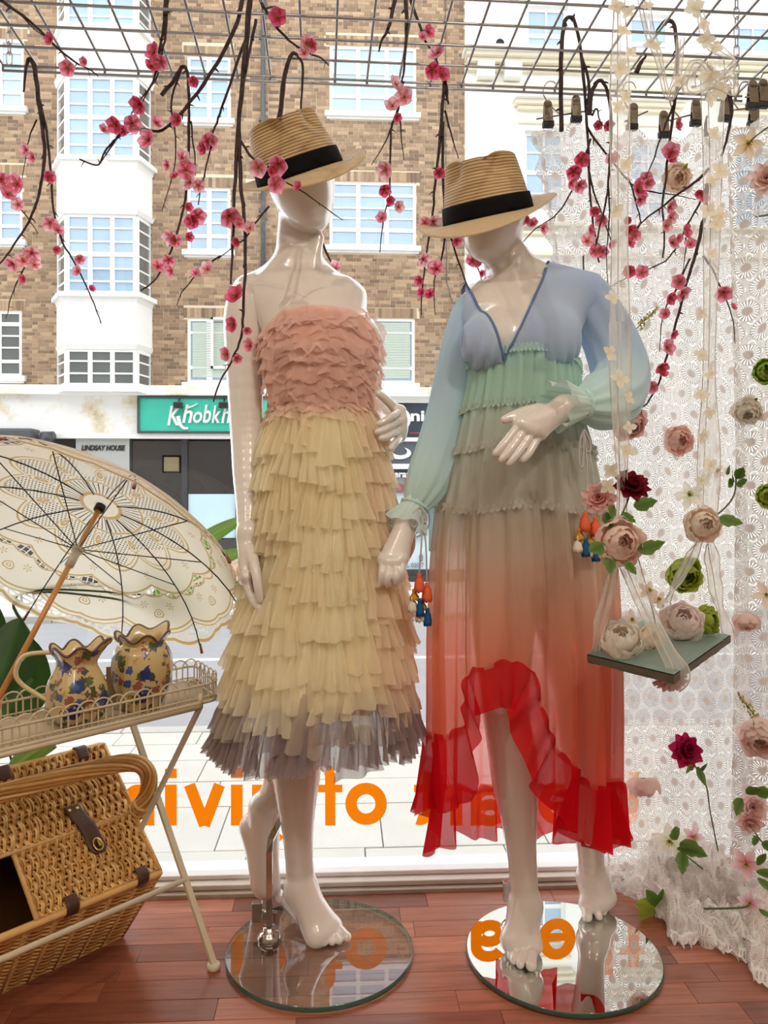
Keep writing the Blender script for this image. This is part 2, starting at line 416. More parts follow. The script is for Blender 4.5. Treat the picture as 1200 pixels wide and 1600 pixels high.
while z < wz1:
    x = wx0-R_.choice((0, .056, .112, .168)); k = row; blk = [q for q in wins+heads2 if z+.065 > q[2]-(.12 if len(q) == 4 else 0) and z < q[3]+.005]
    while x < wx1:
        L = .215 if k % 2 == 0 else .102
        a, b = max(x, wx0), min(x+L, wx1)
        for q in blk:
            if a < q[1] and b > q[0]:
                if a < q[0]: b = q[0]-.004
                elif b > q[1]: a = q[1]+.004
                else: b = a
        if b-a > .03:
            c = R_.choice(tones); t = R_.uniform(.85, 1.15); br.box((a, YF-.006-R_.random()*.003, z), (b, YF+.01, z+.065), (c[0]*t, c[1]*t, c[2]*t, 1))
        x += L+.0105; k += 1
    z += .075; row += 1
br.build('brick', m_brick, bb, kind='stuff')
so = MB()
for h in heads:
    x = h[0]
    while x < h[1]-.03:
        c = R_.choice(tones); t = R_.uniform(.9, 1.15); so.box((x, YF-.012, h[2]), (min(x+.065, h[1]), YF+.01, h[3]-.01), (c[0]*t, c[1]*t, c[2]*t, 1)); x += .075
so.build('soldier_brick', m_brick, bb, kind='stuff')
MB().tube([P(411, -20, YF-.08), P(411, 612, YF-.08)], .05, 10).build('drainpipe', m_lead, bb)
pc = MB()
for py in (60, 190, 330, 470): pc.box((P(405, py, YF).x, YF-.12, P(411, py, YF).z-.03), (P(417, py, YF).x, YF, P(411, py, YF).z+.03))
pc.build('pipe_bracket', m_lead, bb)
MB().tube([P(696, -10, YF-.03), P(697, 380, YF-.03), P(698, 440, YF-.03), P(706, 470, YF-.03), P(722, 487, YF-.03)], .008, 6).build('cable', m_lead, bb)
MB().box((X(384), YF-.02, Z(297)), (X(399), YF, Z(284))).build('air_vent', m_cream, bb)
# string cornice over the shops and the shop fronts
m_stain = (lambda: None)
def stained():
    m, nt, b, out = newmat('weathered_white_paint')
    tc = N(nt, 'ShaderNodeTexCoord'); n1 = N(nt, 'ShaderNodeTexNoise', {'Vector': tc.outputs['Object'], 'Scale': 1.3, 'Detail': 8.0, 'Roughness': .7})
    c = ramp(nt, n1.outputs['Fac'], [(.50, S(240, 240, 238)), (.60, S(226, 215, 190)), (.68, S(196, 176, 142)), (.72, S(236, 232, 224))])
    nt.links.new(c, b.inputs['Base Color']); b.inputs['Roughness'].default_value = .7; return m
m_wth = stained()
MB().bbox((X(-40), YF-.30, Z(622)), (X(727), YF+.02, Z(607)), .02).build('cornice', m_wth, bb)
MB().box((X(-40), YF-.10, Z(680)), (X(219), YF+.02, Z(622))).build('fascia', m_wth, bb)
MB().box((X(-40), YF-.16, Z(687)), (X(470), YF+.02, Z(679.5))).build('shop_beam', m_wht, bb)
MB().box((X(219), YF-.06, Z(680)), (X(470), YF+.02, Z(622))).build('fascia', m_wht, bb)
# --- turquoise restaurant sign
m_teal = mat('turquoise_board', S(52, 188, 164), .5, var=.22, scale=3)
q = rect((222, 626, 436, 676)); sg = thing('shop_sign', (q[0], YF-.2, q[2]), 'turquoise shop sign with raised white script lettering', 'sign')
MB().box((q[0], YF-.2, q[2]), (q[1], YF-.1, q[3])).build('board', m_teal, sg)
f = MB(); t = .045
for a, b in (((q[0]-t, q[2]-t), (q[1]+t, q[2])), ((q[0]-t, q[3]), (q[1]+t, q[3]+t)), ((q[0]-t, q[2]), (q[0], q[3])), ((q[1], q[2]), (q[1]+t, q[3]))):
    f.box((a[0], YF-.23, a[1]), (b[0], YF-.1, b[1]))
f.build('frame', m_lead, sg)
YT = YF-.22
tx = [(262, 636, 283, 666, 'K'), (285, 634, 301, 662, 'h'), (302, 645, 316, 662, 'o'), (317, 634, 330, 662, 'b'), (331, 635, 345, 662, 'k'), (346, 635, 360, 662, 'h')]
for (a, b, c, d, ch) in tx:
    vs, fs = textmesh(ch, X(a, YT), X(c, YT), Z(d, YT), Z(b, YT), bold=.012, shear=.25, ext=.03)
    m = MB(); m.add([(x, y*1+YT, z) for x, y, z in vs], fs)
    if ch == 'K':   # swash strokes of the script K and the flourish over the h
        sp = spline([P(278, 650, YT), P(281, 662, YT), P(287, 669, YT), P(294, 669, YT)], 5); m.tube(sp, [.05*(1-.6*i/len(sp)) for i in range(len(sp))], 6, flat=(1, .4))
    if ch == 'h' and a == 285:
        sp = spline([P(290, 638, YT), P(298, 636, YT), P(303, 634, YT), P(309, 631, YT)], 5); m.tube(sp, [.06*(1-.6*i/len(sp)) for i in range(len(sp))], 6, flat=(1, .4))
    m.build('letter', m_wht, sg)
for px in (278, 349):
    l = thing('sign_lamp', P(px, 633, YF-.3), 'black lamp box leaning over the turquoise sign, %s' % ('above its first letter' if px < 300 else 'beside the white mannequin arm'), 'lamp')
    a, b = P(px-8, 637, YF-.42), P(px+8, 629, YF-.28); MB().bbox((a.x, YF-.42, a.z), (b.x, YF-.24, b.z), .02).build('lamp_box', m_black, l)
    MB().tube([(lerp(a.x, b.x, .5), YF-.3, b.z), (lerp(a.x, b.x, .5), YF-.2, b.z+.08), (lerp(a.x, b.x, .5), YF-.05, b.z+.08)], .015, 6).build('bracket', m_black, l)
# --- shop front under it
m_sfg = mat('shop_glass', S(34, 37, 42), .04, spec=.9, coat=1)
m_sframe = mat('charcoal_frame', S(52, 55, 62), .4)
sf = thing('restaurant_frontage', (X(250), YF, ZS), 'dark glazed shop front below the turquoise sign', 'shop front')
MB().box((X(200), YF+.25, ZS), (X(470), YF+.3, Z(687))).build('back_wall', mat('shop_gloom', S(60, 56, 54), .8, var=.3, scale=1), sf)
for a, b in ((205, 284), (293, 368), (374, 460)):
    MB().box((X(a), YF+.05, Z(905)), (X(b), YF+.06, Z(690))).build('pane', m_sfg, sf)
for a, b in ((198, 205), (284, 293), (368, 374), (460, 470)): MB().box((X(a), YF-.02, ZS), (X(b), YF+.12, Z(687))).build('mullion', m_sframe, sf)
MB().box((X(200), YF-.03, Z(856)), (X(470), YF+.1, Z(842))).build('rail', m_sframe, sf)
MB().box((X(200), YF-.04, Z(912)), (X(470), YF+.1, Z(858))).build('stall_riser', mat('terracotta_tile', S(214, 178, 158), .6, var=.35, scale=5), sf)
MB().box((X(294), YF+.02, Z(840)), (X(368), YF+.045, Z(772))).build('window_film', mat('pale_blue_film', S(196, 224, 236), .5, var=.06, scale=2), sf)
f = MB(); a = rect((254, 713, 281, 738)); f.box((a[0], YF+.03, a[2]), (a[1], YF+.045, a[3])); f.build('framed_notice', mat('old_paper', S(128, 116, 88), .7), sf)
f = MB()
for k in range(4):
    for (p0, p1) in (((253, 712), (282, 714.5)), ((253, 737), (282, 739)), ((253, 712), (255.5, 739)), ((279.5, 712), (282, 739))):
        c = rect((p0[0], p0[1], p1[0], p1[1])); f.box((c[0], YF+.02, c[2]), (c[1], YF+.045, c[3]))
f.build('notice_frame', mat('dull_gilt', S(150, 138, 108), .5), sf)
# --- entrance of the flats with its name panel
en = thing('entrance', (X(100), YF, ZS), 'dark recessed entrance with grey lettered name panel beside the awning', 'entrance')
MB().box((X(-40), YF+.2, ZS), (X(200), YF+.25, Z(687))).build('recess', mat('entrance_dark', S(44, 46, 50), .6, var=.2, scale=1), en)
q = rect((120, 685, 203, 745)); MB().box((q[0], YF-.06, q[2]), (q[1], YF+.0, q[3])).build('name_panel', mat('grey_panel', S(172, 174, 172), .5), en)
vs, fs = textmesh('LINDSAY HOUSE', X(129), X(197), Z(705.5), Z(697), bold=.03, shear=.2, ext=.01)
MB().add([(x, y+YF-.07, z) for x, y, z in vs], fs).build('lettering', m_black, en)
aw = thing('awning', (X(20), YF-.5, Z(700)), 'folded dark grey awning box over the entrance', 'awning')
MB().bbox((X(-40), YF-.5, Z(698)), (X(66), YF, Z(674)), .05).build('box', m_lead, aw)
c0, c1 = P(66, 687, YF-.3), P(84, 687, YF-.3)
MB().tube([c0, c1], .17, 20).build('end_cap', m_sframe, aw)
# --- dry cleaner to the right
m_navy = mat('navy_board', S(44, 50, 62), .4)
dc = thing('laundry_frontage', (X(640), YF, ZS), 'navy shop front with white lettering and a round-door washing machine', 'shop front')
MB().box((X(470), YF+.3, ZS), (X(727), YF+.35, Z(687))).build('back_wall', mat('pale_shop_wall', S(150, 165, 165), .8), dc)
MB().box((X(470), YF-.10, Z(684)), (X(727), YF+.02, Z(629))).build('fascia_board', m_navy, dc)
for (a, b) in ((622, 630), (684, 690), (725, 733)): MB().box((X(470), YF-.14, Z(b)), (X(727), YF+.02, Z(a))).build('white_rail', m_wht, dc)
MB().box((X(470), YF-.08, Z(726)), (X(727), YF+.02, Z(690))).build('logo_board', mat('slate_board', S(86, 90, 98), .4), dc)
MB().box((X(470), YF-.06, Z(746)), (X(727), YF+.02, Z(733))).build('letter_board', m_navy, dc)
MB().box((X(470), YF-.05, Z(770)), (X(727), YF+.0, Z(746))).build('pane', mat('grey_tinted_glass', S(130, 140, 140), .1, coat=1), dc)
def sgn(txt, a, b, c, d, m, bold=.02, name='lettering', Yt=YF-.115, **k):
    vs, fs = textmesh(txt, X(a, Yt), X(c, Yt), Z(d, Yt), Z(b, Yt), bold=bold, ext=.02, **k)
    MB().add([(x, y*.5+Yt, z) for x, y, z in vs], fs).build(name, m, dc)
m_red = mat('red_letters', S(196, 48, 58), .5); m_grey = mat('grey_letters', S(120, 130, 136), .5)
sgn('Cleaning', 583, 640, 694, 663, m_wht, .03)
sgn('www.dry', 640, 674, 668, 679, m_red, .01)
sgn('Alterations', 597, 735, 664, 746, m_wht, .03, Yt=YF-.07)
sgn('or', 632, 746, 646, 754, m_red, .02, Yt=YF-.06); sgn('DRY', 620, 756, 650, 769, m_red, .01, Yt=YF-.06)
# crescent logo
m = MB(); cx, cz = P(624, 708, YF-.1).x, P(624, 708, YF-.1).z; n = 40; vs = []
for k in range(n+1):
    a = math.radians(125)+math.radians(300)*k/n; t = math.sin(pi*k/n)**.7
    ro, ri = .25, .25-.16*t
    for (rr, dx) in ((ro, 0), (ri, .03)):
        for yy in (YF-.12, YF-.09): vs.append((cx+rr*math.cos(a)*1.0+dx*t, yy, cz+rr*math.sin(a)*.52))
fs = []
for k in range(n):
    o = k*4; fs += [(o, o+4, o+6, o+2), (o+1, o+3, o+7, o+5), (o, o+1, o+5, o+4), (o+2, o+6, o+7, o+3)]
m.add(vs, fs); m.build('crescent_emblem', m_wht, dc)
# shop window below with the machine
MB().box((X(470), YF-.02, Z(900)), (X(727), YF+.05, Z(890))).build('rail', m_navy, dc)
MB().box((X(600), YF+.02, Z(890)), (X(670), YF+.2, Z(770))).build('machine_cabinet', mat('pale_machine', S(206, 222, 224), .4), dc)
cpt = P(643, 812, YF-.02)
m = MB(); m.lathe([(.26, -.02), (.36, -.05), (.40, .0), (.40, .06)], 32, Matrix.Translation(cpt) @ Matrix.Rotation(pi/2, 4, 'X')); m.build('machine_door_ring', mat('steel_ring', S(150, 156, 160), .3, metal=.7), dc)
m = MB(); m.lathe([(.001, 0), (.26, 0)], 32, Matrix.Translation(cpt+Vector((0, -.02, 0))) @ Matrix.Rotation(pi/2, 4, 'X')); m.build('machine_door_glass', mat('teal_grey_glass', S(150, 196, 196), .1, coat=1), dc)
MB().box((X(600), YF-.0, Z(892)), (X(727), YF+.03, Z(862))).build('notice_strip', mat('pale_blue_strip', S(204, 222, 230), .5), dc)
sgn('TEL 020 7', 626, 880, 662, 887, m_grey, .0, Yt=YF-.03); sgn('0', 655, 866, 661, 878, m_grey, .03, Yt=YF-.03)
MB().box((X(470), YF-.05, ZS), (X(727), YF+.05, Z(900))).build('stall_riser', m_sframe, dc)

# ---- white stucco building to the right
YW = 16.6
wb = thing('white_building', (X(950, YW), YW, ZS), 'white stucco town house with sash windows and cornices', 'building')
def Xw(px, Y=YW): return P(px, 300, Y).x
def Zw(py, Y=YW): return P(900, py, Y).z
op = []
for q in ((823, 10, 888, 95), (985, 18, 1048, 104), (820, 205, 884, 330), (985, 215, 1048, 340), (1150, 26, 1212, 112), (1150, 225, 1212, 350)):
    op.append((Xw(q[0]), Xw(q[2]), Zw(q[3]), Zw(q[1])))
xs = sorted({Xw(728), Xw(1290)}|{v for q in op for v in q[:2]}); zs = sorted({ZS, Zw(-40)}|{v for q in op for v in q[2:]})
m = MB()
for i in range(len(xs)-1):
    for j in range(len(zs)-1):
        cx, cz = (xs[i]+xs[i+1])/2, (zs[j]+zs[j+1])/2
        if not any(a < cx < b and c < cz < d for a, b, c, d in op): m.box((xs[i], YW, zs[j]), (xs[i+1], YW+.3, zs[j+1]))
m.build('wall', m_stucco, wb)
MB().box((Xw(728), YW+.3, ZS), (Xw(1290), YW+.4, Zw(-40))).build('inner_wall', mat('room_grey', S(120, 130, 140), .9), wb)
for i, q in enumerate(op):
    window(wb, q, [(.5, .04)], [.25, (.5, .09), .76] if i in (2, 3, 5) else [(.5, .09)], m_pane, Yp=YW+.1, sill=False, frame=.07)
def mould(py0, py1, px0, px1, out, m=m_cream, name='cornice'):
    MB().bbox((Xw(px0), YW-out, Zw(py1)), (Xw(px1), YW+.05, Zw(py0)), .015).build(name, m, wb)
mould(90, 96, 722, 1290, .45, m_stucco); mould(96, 102, 726, 1290, .32); mould(102, 108, 728, 1290, .22); mould(110, 118, 728, 1290, .12); mould(134, 140, 728, 1290, .08)
for px in (744, 786, 950, 1110):
    mould(108, 132, px, px+26, .26, m_stucco, 'console')
for a, b in ((800, 902), (966, 1068), (1132, 1232)):
    mould(157, 163, a, b, .30, m_stucco, 'window_hood'); mould(163, 170, a+3, b-3, .2, m_cream, 'window_hood'); mould(170, 176, a+8, b-8, .12, m_cream, 'window_hood'); mould(190, 196, a+10, b-10, .06, m_cream, 'window_hood')
mould(352, 358, 728, 1290, .2, m_cream, 'string_course'); mould(364, 369, 728, 1290, .1, m_cream, 'string_course'); mould(395, 402, 728, 1290, .12, m_cream, 'string_course')
MB().lathe([(.0, .02), (.06, .0), (.09, .06), (.09, .1)], 16, Matrix.Translation(P(780, 71, YW-.02)) @ Matrix.Rotation(pi/2, 4, 'X')).build('wall_lamp', m_lead, wb)

# ================================================================== THE SHOP AND ITS WINDOW
YG = 2.075
m_shopw = mat('shop_wall', S(226, 218, 206), .8, var=.03)
m_sill = mat('sill_paint', S(208, 200, 190), .45, var=.08, scale=7)
m_sill2 = mat('sill_paint_worn', S(176, 164, 150), .5, var=.15, scale=10)
XL, XR = -1.75, 1.75
for nm, a, b in (('wall_left', (XL-.1, -5, -.5), (XL, 2.15, 3.1)), ('wall_right', (XR, -5, -.5), (XR+.1, 2.15, 3.1)), ('wall_back', (XL, -5.1, -.5), (XR, -5, 3.1)),
                 ('wall_front', (XL, 2.0, -.5), (XR, 2.15, -.086)), ('ceiling', (XL-.1, -5.1, 3.1), (XR+.1, 2.3, 3.2))):
    tag(MB().box(a, b).build(nm, m_shopw), kind='structure')
tag(MB().box((XL, 2.0, 2.72), (XR, 2.15, 3.1)).build('wall_front_head', m_shopw), kind='structure')
tag(MB().box((XL, -5, -.6), (XR, .82, -.5)).build('floor_shop', mat('shop_floor', S(120, 84, 66), .4, var=.1)), kind='structure')
m_own = mat('own_facade', S(140, 128, 116), .9, var=.1, scale=2)
for nm, a, b in (('wall_street', (-14, 2.16, 2.72), (14, 2.4, 9.5)), ('wall_street_left', (-14, 2.16, ZS-.1), (XL, 2.4, 2.72)), ('wall_street_right', (XR, 2.16, ZS-.1), (14, 2.4, 2.72))):
    tag(MB().box(a, b).build(nm, m_own), kind='structure')
# display platform of hardwood strips
def woodmat():
    m, nt, b, out = newmat('jatoba_strip')
    tc = N(nt, 'ShaderNodeTexCoord'); oi = N(nt, 'ShaderNodeObjectInfo')
    off = N(nt, 'ShaderNodeVectorMath', {0: tc.outputs['Object'], 1: N(nt, 'ShaderNodeCombineXYZ', {0: math_(nt, 'MULTIPLY', oi.outputs['Random'], 37.0), 1: math_(nt, 'MULTIPLY', oi.outputs['Random'], 11.0)}).outputs[0]}, operation='ADD')
    mp = N(nt, 'ShaderNodeMapping', {'Vector': off.outputs[0], 'Scale': (2.5, 40, 20)})
    n1 = N(nt, 'ShaderNodeTexNoise', {'Vector': mp.outputs[0], 'Scale': 2.0, 'Detail': 7.0, 'Roughness': .65, 'Distortion': .6})
    base = ramp(nt, oi.outputs['Random'], [(0, S(122, 68, 50)), (.3, S(166, 100, 74)), (.6, S(142, 82, 61)), (.8, S(182, 114, 86)), (1, S(150, 88, 66))])
    g = ramp(nt, n1.outputs['Fac'], [(.3, (.58, .52, .5, 1)), (.5, (.95, .95, .95, 1)), (.7, (1.2, 1.16, 1.12, 1))])
    mx = N(nt, 'ShaderNodeMix', {0: 1.0, 6: base, 7: g}, data_type='RGBA', blend_type='MULTIPLY')
    nt.links.new(mx.outputs[2], b.inputs['Base Color']); b.inputs['Roughness'].default_value = .3
    b.inputs['Coat Weight'].default_value = .25; b.inputs['Coat Roughness'].default_value = .12
    bump(nt, b, n1.outputs['Fac'], .05, .002); return m
m_wood = woodmat()
fl = tag(MB().box((XL, .82, -.5), (XR, 2.0, -.012)).build('floor', mat('floor_base', S(58, 34, 26), .6)), kind='structure')
y = 2.0; r = 0
while y > .82:
    x = XL-R_.uniform(0, .4)
    while x < XR:
        L = R_.choice((.32, .40, .48)); a, b = max(x, XL), min(x+L, XR)
        if b > a+.02: MB().bbox((a+.0004, y-.0655, -.012), (b-.0004, y-.0004, R_.uniform(-.0004, .0)), .0008).build('plank', m_wood, fl)
        x += L
    y -= .066; r += 1
# window: bottom rail in two steps, side stiles, head, pane
w1 = thing('window_1', (0, YG, 0), None, None, kind='structure')
MB().bbox((XL, 2.0, -.085), (XR, 2.03, .010), .003).build('lower_rail', m_sill2, w1)
MB().bbox((XL, 2.016, .011), (XR, 2.15, .024), .003).build('bottom_rail', m_sill, w1)
MB().bbox((XL, 2.045, .024), (XR, 2.13, .036), .003).build('glazing_bead', m_wht, w1)
for a, b in ((XL, XL+.07), (XR-.07, XR)): MB().bbox((a, 2.03, .036), (b, 2.12, 2.65), .004).build('stile', m_wht, w1)
MB().bbox((XL, 2.03, 2.65), (XR, 2.12, 2.72), .004).build('head_rail', m_wht, w1)
MB().box((XL+.07, YG-.004, .036), (XR-.07, YG+.004, 2.65)).build('pane', glass('window_glass', refl=.8), w1)
# orange vinyl lettering on the pane, to be read from the street
m_vinyl = mat('orange_vinyl', S(255, 136, 8), .5, trans=.62)
lt = thing('window_lettering', (0, YG-.006, .1), 'orange vinyl words stuck on the shop window glass', 'lettering')
YV = YG-.007
BL, XH, AS, DS = 1290, 1226, 1200, 1312
def arc(cx, cy, rx, ry, a0, a1, n=14): return [(cx+rx*math.cos(math.radians(lerp(a0, a1, k/n))), cy-ry*math.sin(math.radians(lerp(a0, a1, k/n)))) for k in range(n+1)]
from mathutils.geometry import delaunay_2d_cdt
def glyph(strokes, w=18.5):
    pts = []; polys = []
    for st in strokes:
        wd = w
        if isinstance(st, tuple): wd, st = st
        L = len(st); cl = abs(st[0][0]-st[-1][0])+abs(st[0][1]-st[-1][1]) < .01; o = len(pts)
        for i, p in enumerate(st):
            a, b = (st[i-1] if i else (st[-2] if cl else st[0])), (st[i+1] if i < L-1 else (st[1] if cl else st[-1]))
            tx, ty = b[0]-a[0], b[1]-a[1]; l = math.hypot(tx, ty); nx, ny = -ty/l*wd/2, tx/l*wd/2
            pts += [Vector((p[0]+nx, p[1]+ny)), Vector((p[0]-nx, p[1]-ny))]
        for i in range(L-1):
            q = [o+2*i, o+2*i+1, o+2*i+3, o+2*i+2]; ar = sum(pts[q[k]].cross(pts[q[(k+1) % 4]]) for k in range(4)); polys.append(q if ar > 0 else q[::-1])
    vs, _, fs, _, _, _ = delaunay_2d_cdt(pts, [], polys, 1, 1e-4)      # union of the strokes
    def inq(c): return any(all((pts[q[(k+1) % 4]]-pts[q[k]]).cross(c-pts[q[k]]) >= -1e-3 for k in range(4)) for q in polys)
    fs = [f for f in fs if inq(sum((vs[k] for k in f), Vector((0, 0)))/len(f))]
    MB().add([P(v.x, v.y, YV) for v in vs], [tuple(f) for f in fs]).build('letter', m_vinyl, lt)
def gl_n(x0, x1, top=1226): glyph([[(x1-9, top), (x1-9, 1290)], [(x0+9, 1290), (x0+9, 1258)]+arc((x0+x1)/2-1, 1256, (x1-x0)/2-8, 21, 180, 10)])
def gl_i(x0): glyph([[(x0+9, 1226), (x0+9, 1290)], [(x0+9, 1201), (x0+9, 1216)]])
def gl_g(x0, x1): glyph([[(x0+9, 1226), (x0+9, 1292)]+arc((x0+x1)/2, 1294, (x1-x0)/2-9, 16, 180, 330), [*arc((x0+x1)/2+3, 1257, (x1-x0)/2-11, 23, 0, 360)]])
gl_g(128, 182); gl_n(192, 241); gl_i(258)
glyph([[(296, 1226), (320, 1290)], [(343, 1226), (319, 1290)]], 18)
gl_i(361); gl_g(394, 448)
glyph([[(516, 1290), (516, 1216)]+arc(507, 1214, 9, 12, 0, 110), (12, [(496, 1232), (535, 1232)])], 16)
glyph([arc(572, 1256, 23.5, 24, 0, 360, 32)], 18)
def gl_t(x): glyph([[(x, 1206), (x, 1264)]+arc(x-13, 1266, 13, 15, 0, -110), (12, [(x-22, 1232), (x+17, 1232)])], 17)
gl_t(669)
glyph([[(713, 1226), (713, 1290)], arc(696, 1256, 16, 21, 20, 110)])
glyph([arc(764, 1250, 20, 16, 30, 180)+[(744, 1290)], arc(765, 1270, 17, 13, 150, -170)], 17)
glyph([arc(870, 1256, 21, 24, 170, -205, 26), (13, [(852, 1259), (892, 1259)])], 17)
gl_n(908, 958, 1196); gl_t(990)
# ================================================================== MANNEQUINS (smooth-blended solids -> one skin)
import openvdb
class Body:
    def __init__(s, lo, hi, h):
        s.lo = np.array(lo, np.float32); s.h = h; s.n = [int((b-a)/h)+2 for a, b in zip(lo, hi)]
        s.d = np.full(s.n, .05, np.float32)
        s.ax = [(s.lo[i]+h*np.arange(s.n[i])).astype(np.float32) for i in range(3)]
    def blk(s, lo, hi, m):
        sl = []
        for i in range(3):
            a = int(max(0, math.floor((lo[i]-m-s.lo[i])/s.h))); b = int(min(s.n[i], math.ceil((hi[i]+m-s.lo[i])/s.h)+1)); sl.append(slice(a, max(b, a+1)))
        g = [s.ax[i][sl[i]] for i in range(3)]
        return tuple(sl), g[0][:, None, None], g[1][None, :, None], g[2][None, None, :]
    def mix(s, sl, d, k, sub=False):
        o = s.d[sl]
        if sub: d = -d; h = np.clip(.5-.5*(d-o)/k, 0, 1); s.d[sl] = o*h+d*(1-h)+k*h*(1-h) if False else np.maximum(o, d); return
        h = np.clip(.5+.5*(o-d)/k, 0, 1); s.d[sl] = o*(1-h)+d*h-k*h*(1-h)
    def cone(s, a, b, r1, r2, k=.01, fl=None):
        a = np.array(a, float); b = np.array(b, float); rm = max(r1, r2)
        sl, x, y, z = s.blk(np.minimum(a, b)-rm, np.maximum(a, b)+rm, .02+k); ba = b-a; L = float(ba @ ba)+1e-12
        t = np.clip(((x-a[0])*ba[0]+(y-a[1])*ba[1]+(z-a[2])*ba[2])/L, 0, 1)
        dx, dy, dz = x-a[0]-t*ba[0], y-a[1]-t*ba[1], z-a[2]-t*ba[2]
        s.mix(sl, (np.sqrt(dx*dx+dy*dy+dz*dz)-(r1+(r2-r1)*t)).astype(np.float32), k)
    def chain(s, pts, rs, k=.01):
        q = np.array(spline([tuple(p)+(r,) for p, r in zip(pts, rs)], 4)); keep = s.d; sub = Body.__new__(Body)
        pad = q[:, 3].max()+.03+k; sl, x, y, z = s.blk(q[:, :3].min(0), q[:, :3].max(0), pad)
        d = np.full(keep[sl].shape, .06, np.float32); sub.d = d; sub.h = s.h; sub.n = list(d.shape)
        sub.ax = [s.ax[i][sl[i]] for i in range(3)]; sub.lo = np.array([a[0] for a in sub.ax])
        for a, b in zip(q, q[1:]): sub.cone(a[:3], b[:3], a[3], b[3], .002)
        s.mix(sl, d, k)
    def ell(s, c, r, k=.01, rot=None):
        c = np.array(c, float); m = max(r); sl, x, y, z = s.blk(c-m, c+m, .02+k)
        q = [x-c[0], y-c[1], z-c[2]]
        if rot is not None:
            Rm = np.array(rot.to_matrix()).T; q = [Rm[i, 0]*q[0]+Rm[i, 1]*q[1]+Rm[i, 2]*q[2] for i in range(3)]
        l = np.sqrt((q[0]/r[0])**2+(q[1]/r[1])**2+(q[2]/r[2])**2)
        l2 = np.sqrt((q[0]/r[0]**2)**2+(q[1]/r[1]**2)**2+(q[2]/r[2]**2)**2)+1e-6
        s.mix(sl, (l*(l-1)/l2).astype(np.float32), k)
    def slices(s, rows, k=.01):
        """rows: (z, cx, cy, a, b) elliptical cross-sections stacked in z"""
        r = np.array(sorted(rows), float); zz = s.ax[2]
        m = (zz >= r[0, 0]) & (zz <= r[-1, 0]); z = zz[m]; i0 = int(np.argmax(m)); n = int(m.sum())
        rr = np.array(spline(r, 8)); f = [np.interp(z, rr[:, 0], rr[:, i]) for i in range(1, 5)]
        sl = (slice(None), slice(None), slice(i0, i0+n)); x = s.ax[0][:, None, None]; y = s.ax[1][None, :, None]
        cx, cy, a, b = [q[None, None, :] for q in f]
        l = np.sqrt(((x-cx)/a)**2+((y-cy)/b)**2); l2 = np.sqrt(((x-cx)/a**2)**2+((y-cy)/b**2)**2)+1e-6
        s.mix(sl, np.clip(l*(l-1)/l2, -.05, .05).astype(np.float32), k)
    def mesh(s, name, off, it=1):
        g = openvdb.FloatGrid(.05); g.copyFromArray(np.ascontiguousarray(np.clip(s.d, -.05, .05)), tolerance=0)
        p, q = g.convertToQuads(isovalue=0)
        me = bpy.data.meshes.new(name); p = p*s.h+s.lo-np.array(off)
        me.vertices.add(len(p)); me.vertices.foreach_set('co', p.astype(np.float32).ravel())
        q = q[:, ::-1]
        me.loops.add(q.size); me.loops.foreach_set('vertex_index', q.astype(np.int32).ravel())
        me.polygons.add(len(q)); me.polygons.foreach_set('loop_start', np.arange(0, q.size, 4, dtype=np.int32))
        me.update(calc_edges=True); me.validate(); me.polygons.foreach_set('use_smooth', np.ones(len(me.polygons), bool)); return me
def bounds(pts, pad): a = np.array([tuple(p) for p in pts]); return a.min(0)-pad, a.max(0)+pad
m_plas = mat('gloss_white_plastic', S(228, 220, 212), .22, coat=1, spec=.5)
def piece(name, body, parent):
    me = body.mesh(name, OFF[parent.name]); me.materials.append(m_plas)
    o = bpy.data.objects.new(name, me); C.objects.link(o); o.parent = parent; OFF[o.name] = OFF[parent.name]; return o
def px(r, Y): return r*Y/FPX
FT = .0125                                        # top of the glass base
# ------------------------------------------------------------------ mannequin A (strapless dress)
YA = 1.80
A = thing('mannequin', PZ(500, 1488, 0), 'white mannequin in the strapless peach and cream tulle dress', 'mannequin')
def pA(x, y, Y=YA): return P(x, y, Y)
k1 = FPX/YA
def row(x, y, a, b, Y): p = P(x, y, Y); return (p.z, p.x, p.y, px(a, Y), px(b, Y))
lo, hi = bounds([pA(340, 190), pA(610, 190), PZ(430, 1420, 0), PZ(500, 1480, 0), P(430, 1300, 2.02), P(480, 700, 1.60)], .03)
B = Body((lo[0], 1.60, -.01), (hi[0], 2.04, 1.02+580/k1+.02), .003)
B.slices([row(470, 432, 36, 26, 1.81), row(470, 441, 62, 34, 1.81), row(470, 452, 88, 46, 1.81), row(475, 470, 90, 56, 1.805), row(485, 500, 88, 64, 1.80), row(495, 530, 82, 70, 1.79), row(500, 560, 80, 72, 1.785), row(503, 600, 70, 58, 1.79), row(504, 645, 62, 48, 1.80),
          row(502, 690, 74, 56, 1.80), row(498, 740, 90, 68, 1.81), row(495, 790, 94, 70, 1.815), row(490, 830, 90, 62, 1.81)], .02)
B.ell(pA(462, 548, 1.735), (.048, .045, .05), .03); B.ell(pA(535, 548, 1.735), (.048, .045, .05), .03)
